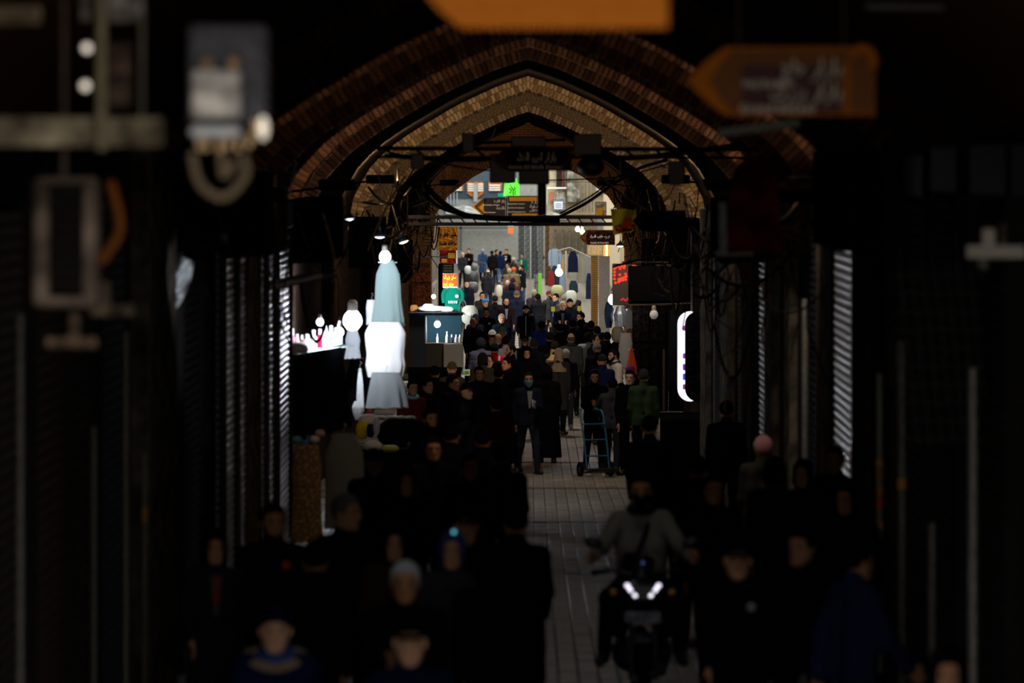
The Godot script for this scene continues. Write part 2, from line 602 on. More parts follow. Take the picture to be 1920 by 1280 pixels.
func build_setting() -> void:
	# ground: one slab that follows the fall of the street
	var g := G.new()
	var zs := [-70.0, 40.0]
	for k in 30: zs.append(42.0 + k * 2.0)
	zs.append_array([104.0, 150.0, 190.0, 230.0, 280.0, 330.0])
	for k in zs.size() - 1:
		var a: float = zs[k]
		var b: float = zs[k + 1]
		var w := 30.0 if a < 20.0 else 9.0
		g.quad(Vector3(-w, ground(a), -a), Vector3(w, ground(a), -a), Vector3(w, ground(b), -b), Vector3(-w, ground(b), -b), Vector3.UP)
		g.quad(Vector3(-w, ground(a) - 0.4, -a), Vector3(w, ground(a) - 0.4, -a), Vector3(w, ground(b) - 0.4, -b), Vector3(-w, ground(b) - 0.4, -b), Vector3.DOWN)
	var floor_ := struct("floor", "worn grey brown paving of the bazaar street", g, M("#8d857b", 0.6, 0.0, "dirt", 0.35))
	# pavers
	var tones := ["#958470", "#857562", "#a08e78", "#8c7966"]
	var shapes := []
	for t in tones:
		var pg := G.new()
		pg.box(Vector3(0, 0.0, 0), Vector3(0.158, 0.03, 0.50), Basis(), 0.006)
		shapes.append(mesh_of([[pg, M(t, 0.58, 0.0, "dirt", 1.2)]]))
	var wet_dim := []  # darker near pavers: wet, and the dimness of the near floor put into the colour
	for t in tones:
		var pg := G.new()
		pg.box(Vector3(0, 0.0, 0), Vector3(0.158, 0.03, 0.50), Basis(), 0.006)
		wet_dim.append(mesh_of([[pg, M(Color(t).darkened(0.55).to_html(false).insert(0, "#"), 0.52, 0.0, "dirt", 1.2)]]))
	var dim_edge := FastNoiseLite.new()  # uneven border of the darkened near pavers
	dim_edge.seed = 9
	dim_edge.frequency = 0.25
	var near_count := 0
	var lists := [[], [], [], [], [], [], [], []]
	var row := 0
	var z := 29.0
	while z < 150.0:
		for col in range(-17, 18):
			var x := col * 0.166
			var zz := z + (0.26 if col % 2 else 0.0)
			var slope := atan2(ground(zz - 0.2) - ground(zz + 0.2), 0.4)
			var xf := Transform3D(Basis(Vector3.RIGHT, -slope + PI * 0.0).rotated(Vector3.UP, 0), Vector3(x, ground(zz) + 0.006 + rng.randf_range(-0.003, 0.003), -zz))
			var s := rng.randi() % 4
			var near_dim := zz + 9.0 * dim_edge.get_noise_2d(x * 2.0, zz * 0.5) < 66.0
			if z < 44.0 and x > -0.25 and x < 1.45 and near_count < 300:
				var o := part_fast(floor_, "paver", wet_dim[s] if near_dim else shapes[s], 0)
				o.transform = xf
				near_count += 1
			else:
				lists[s + (4 if near_dim else 0)].append(xf)
		z += 0.52
		row += 1
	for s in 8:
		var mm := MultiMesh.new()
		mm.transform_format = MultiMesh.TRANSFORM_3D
		mm.mesh = shapes[s] if s < 4 else wet_dim[s - 4]
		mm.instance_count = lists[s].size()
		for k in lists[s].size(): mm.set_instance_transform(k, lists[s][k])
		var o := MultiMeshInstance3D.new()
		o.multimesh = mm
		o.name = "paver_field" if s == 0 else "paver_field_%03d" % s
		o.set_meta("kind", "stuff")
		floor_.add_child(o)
	# drain channels that cross the street
	for e in [[944.0, 89.5], [1002.0, 77.0], [865.0, 101.0]]:
		var dg := G.new()
		dg.box(Vector3(0, ground(e[1]) + 0.02, -e[1]), Vector3(5.8, 0.025, 0.28), Basis(), 0.01)
		var o := part(floor_, "drain_cover", dg, M("#2d2b29", 0.5, 0.3, "metal"))
		o.set_meta("label", "dark drain strip across the paving")

	# walls behind the shops
	for s in [-1.0, 1.0]:
		var wg := G.new()
		wg.box(Vector3(s * 3.6, 1.0, -(18.0 + END) / 2), Vector3(0.4, 6.2, END - 18.0))
		struct("wall_left" if s < 0 else "wall_right", "dark brick wall above and behind the %s shopfronts" % ("left" if s < 0 else "right"), wg, M("#3b3029", 0.9, 0.0, "stone", 1.0))
	# vault shell with open lanterns in its crown
	var inner := vault_line(0.2)
	var outer := vault_line(0.5)
	var vg := G.new()
	var cut := [18.0]
	for l in LANTERNS:
		if l[0] < END - 6: cut.append_array([l[0] - 0.75, l[0] + 0.75])
	cut.append(END + 0.5)
	for k in range(0, cut.size() - 1):
		if k % 2 == 0: band(vg, inner, outer, cut[k], cut[k + 1])
		else:
			band(vg, inner, outer, cut[k], cut[k + 1], 0, 13)
			band(vg, inner, outer, cut[k], cut[k + 1], 17, 30)
	struct("ceiling", "long pointed vault of old brown brick over the street", vg, M("#6b4a34", 0.92, 0.0, "stone", 2.0))
	for l in LANTERNS:
		if l[0] > END - 6: continue
		var lg := G.new()
		var dy := 0.0 if l[0] < 112.0 else -0.5
		var y := 7.4 + dy
		for s in [-1.0, 1.0]:
			lg.box(Vector3(s * 0.82, y, -l[0]), Vector3(0.14, 0.5, 1.9))
			lg.box(Vector3(0, y, -l[0] + s * 0.85), Vector3(1.5, 0.5, 0.16))
		lg.box(Vector3(0, 7.6 + dy, -l[0]), Vector3(1.8, 0.1, 2.0))
		var o := struct("skylight", "brick lantern with an opal pane in the crown of the vault", lg, M("#7a6a58", 0.9, 0.0, "stone"))
		var pg := G.new()
		pg.box(Vector3(0, 7.46 + dy, -l[0]), Vector3(1.3, 0.03, 1.5))
		part(o, "pane", pg, glow("#e8f0ff", 0.6))
	# brick ribs of the vault
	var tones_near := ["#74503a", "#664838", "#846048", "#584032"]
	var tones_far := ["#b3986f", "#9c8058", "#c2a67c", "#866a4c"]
	for r in [[45.0, 0.0, 0.24], [49.5, 0.06, 0.2], [54.0, 0.0, 0.24], [58.5, 0.06, 0.2], [62.5, 0.0, 0.24], [64.0, 0.1, 0.16], [69.0, 0.0, 0.24], [70.5, 0.1, 0.16], [75.0, 0.05, 0.2], [78.5, 0.0, 0.22], [81.5, 0.05, 0.2], [83.0, -0.1, 0.32]]:
		var rg := G.new()
		band(rg, vault_line(r[1] + 0.015, 24), vault_line(0.3, 24), r[0] + 0.03, r[0] + 0.36)
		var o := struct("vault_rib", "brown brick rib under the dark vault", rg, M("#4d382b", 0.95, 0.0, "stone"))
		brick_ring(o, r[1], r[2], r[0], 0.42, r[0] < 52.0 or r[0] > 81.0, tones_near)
	for r in [[107.0, -0.1, 0.1, 0.5, 0.0], [107.25, -0.23, 0.12, 0.3, 0.1], [107.5, -0.25, 0.2, 4.4, 0.2], [112.0, -0.6, 0.14, 0.6, 0.3]]:
		var rg := G.new()
		band(rg, vault_line(r[1] + 0.015, 24), vault_line(0.3, 24), r[0] + 0.03, r[0] + r[3] - 0.03)
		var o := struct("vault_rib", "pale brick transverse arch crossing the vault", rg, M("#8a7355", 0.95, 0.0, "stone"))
		var zz: float = r[0]
		while zz < r[0] + r[3] - 0.1:
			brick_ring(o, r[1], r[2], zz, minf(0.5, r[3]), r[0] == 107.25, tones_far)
			zz += 0.52
	# soffits below the shell beside the pale arch, unlit shade put into their colour
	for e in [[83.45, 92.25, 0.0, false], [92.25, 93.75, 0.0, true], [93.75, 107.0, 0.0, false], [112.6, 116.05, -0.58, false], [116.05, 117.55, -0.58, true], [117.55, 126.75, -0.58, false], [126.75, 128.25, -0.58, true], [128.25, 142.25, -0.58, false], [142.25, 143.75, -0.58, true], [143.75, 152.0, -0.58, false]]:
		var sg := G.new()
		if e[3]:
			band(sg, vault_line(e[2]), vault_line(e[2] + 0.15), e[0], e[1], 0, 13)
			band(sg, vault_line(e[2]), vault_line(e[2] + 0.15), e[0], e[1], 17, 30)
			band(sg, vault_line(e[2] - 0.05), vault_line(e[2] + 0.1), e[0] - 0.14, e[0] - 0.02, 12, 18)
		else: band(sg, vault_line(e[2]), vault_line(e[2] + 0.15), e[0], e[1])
		struct("ceiling_soffit", "brick soffit of the vault beside the pale arch, coloured dark for its shade", sg, M("#2b251f", 0.95, 0.0, "stone", 2.0))
	# added trough lamps, unseen fixtures put in to brighten the ribs and arches
	for e in [[146.0, 2.5, "farthest"], [99.0, 22.0, "far"], [76.5, 2.6, "middle"], [55.0, 4.2, "near"]]:
		for s in [-1.0, 1.0]:
			var c := Vector3(s * (2.55 if e[0] < 112.0 else 2.0), 5.05 if e[0] < 112.0 else 4.8, -e[0])
			var lamp := thing("added_trough_lamp", "added black trough lamp on the upper %s wall, %s of four along the vault" % ["left" if s < 0 else "right", e[2]], "lamp", c)
			lamp.basis = Basis.looking_at(Vector3(-s * 1.9, 1.35, -6.0).normalized())
			var tg := G.new()
			tg.box(Vector3(0, 0, 0.06), Vector3(0.5, 0.14, 0.1), Basis(), 0.01)
			tg.bar(Vector3(0, 0, 0.1), Vector3(s * 0.75, -0.1, 0.1), 0.03, 0.03)
			part(lamp, "housing", tg, M("#141315", 0.6, 0.2, "metal"))
			tg = G.new()
			tg.box(Vector3(0, 0, 0.0), Vector3(0.46, 0.1, 0.01))
			part(lamp, "glass", tg, glow("#ffc890", 0.8))
			var al := AreaLight3D.new()
			al.name = numbered("added_trough_light")
			al.area_size = Vector2(0.46, 0.1)
			al.light_color = Color("#ffdcb8")
			al.light_energy = e[1]
			al.area_range = 60.0
			al.shadow_enabled = true
			al.transform = lamp.transform * Transform3D(Basis(), Vector3(0, 0, -0.02))
			add_child(al)
	# the end wall with its lower arch, and the brick edge of that arch
	var eg := G.new()
	var open := [Vector2(-2.62, 3.0), Vector2(-2.55, 3.9), Vector2(-2.2, 4.42), Vector2(-1.5, 4.95), Vector2(-0.7, 5.36), Vector2(0, 5.6), Vector2(0.7, 5.36), Vector2(1.5, 4.95), Vector2(2.2, 4.42), Vector2(2.55, 3.9), Vector2(2.62, 3.0)]
	var top := []
	for p in open: top.append(Vector2(p.x * 1.35, 7.4 if absf(p.x) < 2.6 else 7.4))
	band(eg, open, top, END, END + 3.5)
	for s in [-1.0, 1.0]:
		eg.box(Vector3(s * 3.1, 3.2, -END - 1.75), Vector3(0.96, 8.4, 3.5))
	var ew := struct("wall_end", "brown brick end wall with a low pointed arch to daylight", eg, M("#8a6442", 0.92, 0.0, "stone", 2.0))
	var bc := Curve2D.new()
	for p in open: bc.add_point(p)
	var bm := G.new()
	bm.box(Vector3(), Vector3(0.065, 0.24, 3.6), Basis(), 0.008)
	var brick_shape := mesh_of([[bm, M("#9a7148", 0.9, 0.0, "stone", 4.0)]])
	var bl := bc.get_baked_length()
	var bn := int(bl / 0.08)
	for k in bn:
		var s := (k + 0.5) * bl / bn
		var p := bc.sample_baked(s)
		var t := (bc.sample_baked(minf(bl, s + 0.04)) - bc.sample_baked(maxf(0, s - 0.04))).normalized()
		var o := part_fast(ew, "brick", brick_shape, k)
		o.transform = Transform3D(Basis(Vector3(t.x, t.y, 0), Vector3(-t.y, t.x, 0), Vector3.BACK), Vector3(p.x - t.y * 0.08, p.y + t.x * 0.08, -END - 1.73))
	# brick courses on the face of the end wall
	var cg := G.new()
	cg.box(Vector3(), Vector3(0.2, 0.052, 0.05), Basis(), 0.006)
	var course := mesh_of([[cg, M("#96683f", 0.9, 0.0, "stone", 4.0)]])
	var n := 0
	for r in 30:
		for k in range(-8, 9):
			var x := k * 0.215 + (0.107 if r % 2 else 0.0)
			var y := 5.35 + r * 0.062
			var free := y > 5.95 - absf(x) * 0.52 and y < 6.75 - absf(x) * 0.42
			if free and n < 290:
				var o := part_fast(ew, "face_brick", course, 0)
				o.position = Vector3(x, y, -END + 0.02)
				n += 1

# ================================================================ shopfronts along both walls
const SHOP_X := 2.9

func shop_depth(px: float) -> float:
	return F * SHOP_X / absf(px - VX)

func slat_shape(length: float, pitch: float, tone: String, rough: float) -> ArrayMesh:
	# a curled steel slat, its hollow towards the shop
	var g := G.new()
	var pts := []
	var nn := []
	for k in 7:
		var a := lerpf(-1.15, 1.15, k / 6.0)
		pts.append(Vector2(0.034 * cos(a) - 0.014, sin(a) * pitch * 0.5 / sin(1.15)))
		nn.append(Vector2(cos(a), sin(a)))
	for k in 6:
		var p: Vector2 = pts[k]
		var q: Vector2 = pts[k + 1]
		for s in [1.0]:
			g.quadn(Vector3(p.x, p.y, -length / 2), Vector3(q.x, q.y, -length / 2), Vector3(q.x, q.y, length / 2), Vector3(p.x, p.y, length / 2),
				Vector3(nn[k].x, nn[k].y, 0), Vector3(nn[k + 1].x, nn[k + 1].y, 0), Vector3(nn[k + 1].x, nn[k + 1].y, 0), Vector3(nn[k].x, nn[k].y, 0))
			g.quad(Vector3(p.x - 0.004, p.y, -length / 2), Vector3(q.x - 0.004, q.y, -length / 2), Vector3(q.x - 0.004, q.y, length / 2), Vector3(p.x - 0.004, p.y, length / 2), Vector3(-nn[k].x, -nn[k].y, 0))
	return mesh_of([[g, M(tone, rough, 0.55 if rough < 0.35 else 0.0, "metal", 1.5)]])

func shutter(px0: float, px1: float, label: String, tone: String, top := 3.9, rough := 0.62) -> void:
	var d0 := minf(shop_depth(px0), shop_depth(px1))
	var d1 := maxf(shop_depth(px0), shop_depth(px1))
	var side := 1.0 if px0 > VX else -1.0
	var dm := (d0 + d1) / 2
	var length := d1 - d0 - 0.16
	var base := ground(dm)
	var o := thing("rolling_shutter", label, "shutter", Vector3(side * SHOP_X, base, -dm), 0.0 if side < 0 else PI)
	var pitch := 0.078
	var shape := slat_shape(length, pitch, tone, rough)
	var n := int((top - 0.2) / pitch)
	if d0 < 66.0:
		for k in n:
			var s := part_fast(o, "slat", shape, 0)
			s.position = Vector3(0, 0.16 + (k + 0.5) * pitch, 0)
	else:
		var mm := MultiMesh.new()
		mm.transform_format = MultiMesh.TRANSFORM_3D
		mm.mesh = shape
		mm.instance_count = n
		for k in n: mm.set_instance_transform(k, Transform3D(Basis(), Vector3(0, 0.16 + (k + 0.5) * pitch, 0)))
		var s := MultiMeshInstance3D.new()
		s.multimesh = mm
		s.name = "slats"
		s.set_meta("kind", "stuff")
		o.add_child(s)
	for s in [-1.0, 1.0]:
		var g := G.new()
		g.box(Vector3(0.01, top / 2, s * (length / 2 + 0.04)), Vector3(0.09, top, 0.07), Basis(), 0.008)
		part(o, "guide_rail", g, M("#2e2b29", 0.6, 0.2, "metal"))
	var b := G.new()
	b.box(Vector3(0.01, 0.09, 0), Vector3(0.05, 0.13, length), Basis(), 0.01)
	part(o, "bottom_bar", b, M("#3a3735", 0.45, 0.6, "metal"))
	var h := G.new()
	h.box(Vector3(-0.12, top + 0.16, 0), Vector3(0.36, 0.34, length + 0.14), Basis(), 0.02)
	part(o, "shutter_box", h, M("#100f0f", 0.6, 0.3, "metal"))

func pier(px0: float, px1: float, tone: String, out := 0.1, top := 4.4) -> void:
	var d0 := minf(shop_depth(px0), shop_depth(px1))
	var d1 := maxf(shop_depth(px0), shop_depth(px1))
	var side := 1.0 if px0 > VX else -1.0
	var g := G.new()
	g.box(Vector3(side * (SHOP_X + 0.25 - out / 2), ground(d0) + top / 2 - 0.1, -(d0 + d1) / 2), Vector3(0.5 + out, top + 0.2, d1 - d0), Basis(), 0.02)
	struct("trim_pier" if used.get("trim_pier", -1) < 0 else "trim_pier", "plastered pier between two shopfronts", g, M(tone, 0.85, 0.0, "dirt", 0.8))

func upright(px: float, py0: float, py1: float, depth: float, r: float, tone: String, called: String, label: String, category: String, metal := 0.5) -> Node3D:
	var g := G.new()
	var a := at(px, py0, depth)
	var b := at(px, py1, depth)
	g.tube([a, b], r, 10)
	return solo(called, label, category, g, M(tone, 0.45, metal, "metal"))

func build_shopfronts() -> void:
	# left row, near to far
	shutter(-40, 41, "dark grey ribbed rolling shutter nearest the street's mouth on the left wall", "#544e4a")
	shutter(50, 112, "brown ribbed rolling shutter just behind the first pale post on the left", "#584c46")
	shutter(122, 164, "plain brown grey shutter second behind the first pale post on the left", "#544c49")
	shutter(176, 231, "blue grey ribbed shutter beside the stained plaster pier on the left", "#54535c")
	pier(268, 318, "#6e655a", 0.06)
	shutter(333, 372, "dark shutter right behind the hanging plastic streamer", "#5a5c62")
	pier(374, 384, "#2c2826")
	shutter(386, 408, "narrow dark shutter behind the streamer's shutter, before the bright ribs", "#505257")
	shutter(414, 437, "steel shutter with brightly gleaming ribs, left of a matching narrower pair", "#70757b", 3.9, 0.3)
	shutter(441, 458, "narrow steel shutter with gleaming ribs second from the streamer", "#6a6f75", 3.9, 0.3)
	shutter(480, 493, "thin strip of gleaming steel shutter under the lit awning, outer one", "#6a6f75", 3.9, 0.3)
	shutter(496, 511, "thin strip of gleaming steel shutter under the lit awning, inner one", "#6a6f75", 3.9, 0.3)
	shutter(516, 541, "bright ribbed shutter next to the shelf of pink cosmetics", "#6c7177", 3.9, 0.3)
	pier(459, 479, "#3a332e", 0.05)
	# right row, near to far
	shutter(2010, 1915, "dark shutter nearest the street's mouth on the right wall", "#3a3735")
	shutter(1905, 1835, "dark shutter behind the wire grille on the right wall", "#3a3735")
	shutter(1810, 1760, "dark narrow shutter between two grey pipes on the right wall", "#3c3938")
	shutter(1745, 1700, "dark narrow shutter beside the pipe with one yellow sticker", "#3a3838")
	pier(1686, 1655, "#3a332e")
	pier(1640, 1613, "#4a332c", 0.08)
	shutter(1611, 1566, "tall steel shutter with gleaming slanted ribs on the right wall", "#9a9690", 4.1, 0.3)
	pier(1563, 1545, "#332a26", 0.05)
	shutter(1540, 1505, "dark shutter holding a small bright lamp on the right wall", "#2f3036")
	pier(1500, 1490, "#77726a", 0.12)
	shutter(1486, 1470, "narrow dark shutter between two pale pilasters on the right", "#3a3a3c")
	pier(1466, 1452, "#6b665e", 0.12)
	shutter(1448, 1425, "shutter with a slanting patch of light beyond the pale pilaster", "#6f6d6a", 3.6, 0.35)
	pier(1420, 1404, "#453f39", 0.1)
	shutter(1400, 1385, "narrow shutter behind the dark red rounded board", "#4a4846")
	pier(1380, 1366, "#5a554e", 0.12)
	shutter(1362, 1340, "shutter behind the standing silhouette on the right", "#3e3c3b")
	pier(1336, 1326, "#6a645b", 0.12)
	# pale posts and pipes
	upright(38, 590, 1400, 31.0, 0.022, "#8a857c", "pipe", "pale thin vertical post nearest the left edge", "pipe")
	upright(176, 800, 1400, 36.5, 0.02, "#77736c", "pipe", "thin grey pipe between brown and blue grey shutters on the left", "pipe")
	upright(236, 620, 1400, 39.5, 0.022, "#8a8672", "pipe", "olive grey pipe just right of the blue grey shutter", "pipe")
	upright(271, 850, 1400, 41.5, 0.02, "#8b8778", "pipe", "grey pipe with yellow stickers on the left plaster pier", "pipe")
	upright(1650, 700, 1260, 44.0, 0.03, "#8a867a", "pipe", "grey pipe with yellow and red stickers on the right", "pipe")
	upright(1692, 640, 1400, 41.5, 0.036, "#7d7a74", "pipe", "grey pipe with a single yellow sticker on the right", "pipe")
	upright(1748, 980, 1400, 38.5, 0.03, "#8a8780", "pipe", "short grey pipe third from the right edge", "pipe")
	upright(1825, 690, 1400, 35.0, 0.032, "#a29f9a", "pipe", "thick pale pipe second from the right edge", "pipe")
	upright(1510, 560, 1000, 58.0, 0.035, "#8d8f92", "pipe", "blue grey pipe beside the narrow dark shutter on the right", "pipe")
	upright(1558, 380, 600, 54.0, 0.012, "#b0b4ba", "pipe", "thin bright conduit above the small lamp on the right", "pipe")
	upright(1365, 420, 760, 90.0, 0.05, "#6d6a66", "pipe", "fat grey downpipe under the dark red rounded board", "pipe")
	upright(1322, 790, 880, 92.0, 0.03, "#b8842a", "pole", "short yellow pole below the glowing rounded sign", "pole", 0.1)
	upright(1340, 440, 1000, 88.0, 0.028, "#5e5c58", "pipe", "dark pipe right of the glowing rounded sign", "pipe")
	for e in [[1650, 868, "#d08a1e", 0.05, "topmost yellow"], [1650, 890, "#b06c18", 0.05, "second dull orange"], [1650, 920, "#c07c1c", 0.05, "middle amber"], [1650, 942, "#c8401a", 0.075, "single red"], [1650, 985, "#d09a20", 0.05, "lowest yellow"]]:
		sticker(e[0], e[1], 43.95, 0.055, e[3], e[2], "%s sticker wrapped on the grey pipe beside the gleaming tall shutter" % e[4], "stickers on the right pipe")
	sticker(1692, 907, 41.45, 0.066, 0.075, "#d89a1c", "single yellow sticker on the thicker grey pipe at right", "")
	sticker(271, 965, 41.45, 0.04, 0.1, "#c88c20", "small yellow sticker on the pipe by the left plaster pier", "")
	# the lattice grille on the right
	var gr := thing("wire_grille", "wide wire lattice grille hung before the right shutters", "grille", at(1810, 700, 36.0))
	for k in 12:
		var g := G.new()
		g.tube([Vector3(-0.42 + k * 0.075, 0.7, 0), Vector3(-0.3 + k * 0.075, -0.45, 0)], 0.006, 6)
		part(gr, "wire", g, M("#4a4844", 0.5, 0.5, "metal"))
	for k in 10:
		var g := G.new()
		g.tube([Vector3(-0.46, 0.62 - k * 0.115, 0.01), Vector3(0.55, 0.62 - k * 0.115, 0.01)], 0.006, 6)
		part(gr, "cross_wire", g, M("#4a4844", 0.5, 0.5, "metal"))

func sticker(px: float, py: float, depth: float, w: float, h: float, tone: String, label: String, group: String) -> void:
	var g := G.new()
	var c := at(px, py, depth)
	var pts := []
	for k in 2: pts.append(c + Vector3(0, (k - 0.5) * h, 0.0))
	g.tube(pts, w * 0.56, 12)
	solo("sticker", label, "sticker", g, M(tone, 0.5, 0.0, "skin"), group)

# ================================================================ things near the camera
func box_px(g: G, x0: float, y0: float, x1: float, y1: float, depth: float, thick: float, bev := 0.006) -> void:
	var a := at(x0, y0, depth)
	var b := at(x1, y1, depth)
	g.box(Vector3((a.x + b.x) / 2, (a.y + b.y) / 2, -depth), Vector3(absf(b.x - a.x), absf(a.y - b.y), thick), Basis(), bev)

func part_box(parent: Node3D, called: String, x0: float, y0: float, x1: float, y1: float, depth: float, thick: float, m: Material, bev := 0.006) -> MeshInstance3D:
	# a box given by its outline in the frame and its depth, under a parent that stands somewhere else
	var g := G.new()
	box_px(g, x0, y0, x1, y1, depth, thick, bev)
	var moved := G.new()
	moved.add(g, Transform3D(Basis(), -parent.position))
	return part(parent, called, moved, m)

func bulb(px: float, py: float, depth: float, r: float, hex: String, energy: float, label: String, shine := 6.0, hang := 0.25) -> Node3D:
	var c := at(px, py, depth)
	var o := thing("light_bulb", label, "light bulb", c)
	var g := G.new()
	g.lathe([Vector2(0.001, -r), Vector2(r * 0.55, -r * 0.86), Vector2(r * 0.95, -r * 0.3), Vector2(r, 0.1 * r), Vector2(r * 0.85, r * 0.6), Vector2(r * 0.5, r * 1.05)], 16)
	part(o, "globe", g, glow(hex, shine))
	var s := G.new()
	s.lathe([Vector2(r * 0.52, r * 1.05), Vector2(r * 0.5, r * 1.9), Vector2(r * 0.3, r * 2.2), Vector2(0.001, r * 2.2)], 12)
	part(o, "socket", s, M("#d8d8d4", 0.5, 0.0, "skin"))
	var w := G.new()
	w.tube([Vector3(0, r * 2.1, 0), Vector3(0.01, r * 2.2 + hang, 0.0)], 0.006, 6)
	part(o, "flex", w, M("#1c1c1e", 0.6, 0.0, ""))
	if energy > 0.0: omni(c, hex, energy, r * 0.6)
	return o

func pendant(px: float, py: float, depth: float, r: float, hex: String, energy: float, label: String, tilt := 0.0, shine := 5.0) -> void:
	var c := at(px, py, depth)
	var o := thing("pendant_lamp", label, "lamp", c)
	o.rotation.z = tilt
	var g := G.new()
	g.lathe([Vector2(r, 0), Vector2(r * 0.9, r * 0.35), Vector2(r * 0.45, r * 0.7), Vector2(r * 0.2, r * 0.85), Vector2(r * 0.15, r * 1.4), Vector2(0.001, r * 1.4)], 20)
	g.lathe([Vector2(0.001, r * 1.36), Vector2(r * 0.42, r * 0.66), Vector2(r * 0.86, r * 0.33), Vector2(r * 0.97, 0.0)], 20)
	part(o, "shade", g, M("#23262b", 0.4, 0.5, "metal"))
	var d := G.new()
	d.ball(Vector3(0, r * 0.12, 0), Vector3(r * 0.8, r * 0.32, r * 0.8), 16)
	part(o, "bulb", d, glow(hex, shine))
	var w := G.new()
	w.tube([Vector3(0, r * 1.4, 0), Vector3(-tilt * 0.6, crown_at(c.x) - c.y, 0)], 0.006, 6)
	part(o, "flex", w, M("#1c1c1e", 0.6, 0.0, ""))
	omni(c + Vector3(0, -r * 0.35, 0), hex, energy, r * 0.4)

func crown_at(x: float) -> float:
	for k in PROFILE.size() - 1:
		if absf(x) <= PROFILE[k + 1][0]:
			return CROWN + 0.2 - lerpf(PROFILE[k][1], PROFILE[k + 1][1], (absf(x) - PROFILE[k][0]) / (PROFILE[k + 1][0] - PROFILE[k][0]))
	return 4.2

func wall_arm(o: Node3D, y: float, wall_x: float) -> void:
	# a steel arm from a hung sign to the wall beside it
	var g := G.new()
	g.bar(Vector3(0, y, 0.03), Vector3(wall_x - o.position.x, y, 0.03), 0.025, 0.025)
	part(o, "wall_arm", g, M("#1d1b1e", 0.5, 0.4, "metal"))

func plate(px0: float, px1: float, py0: float, py1: float, depth: float, tip: float) -> PackedVector2Array:
	# arrow outline round its own centre: the point at the left
	var w := wide(px1 - px0, depth) / 2
	var h := wide(py1 - py0, depth) / 2
	var t := wide(tip, depth)
	return PackedVector2Array([Vector2(-w, 0), Vector2(-w + t * 0.5, h * 0.6), Vector2(-w + t, h), Vector2(w, h), Vector2(w, -h), Vector2(-w + t, -h), Vector2(-w + t * 0.5, -h * 0.6)])

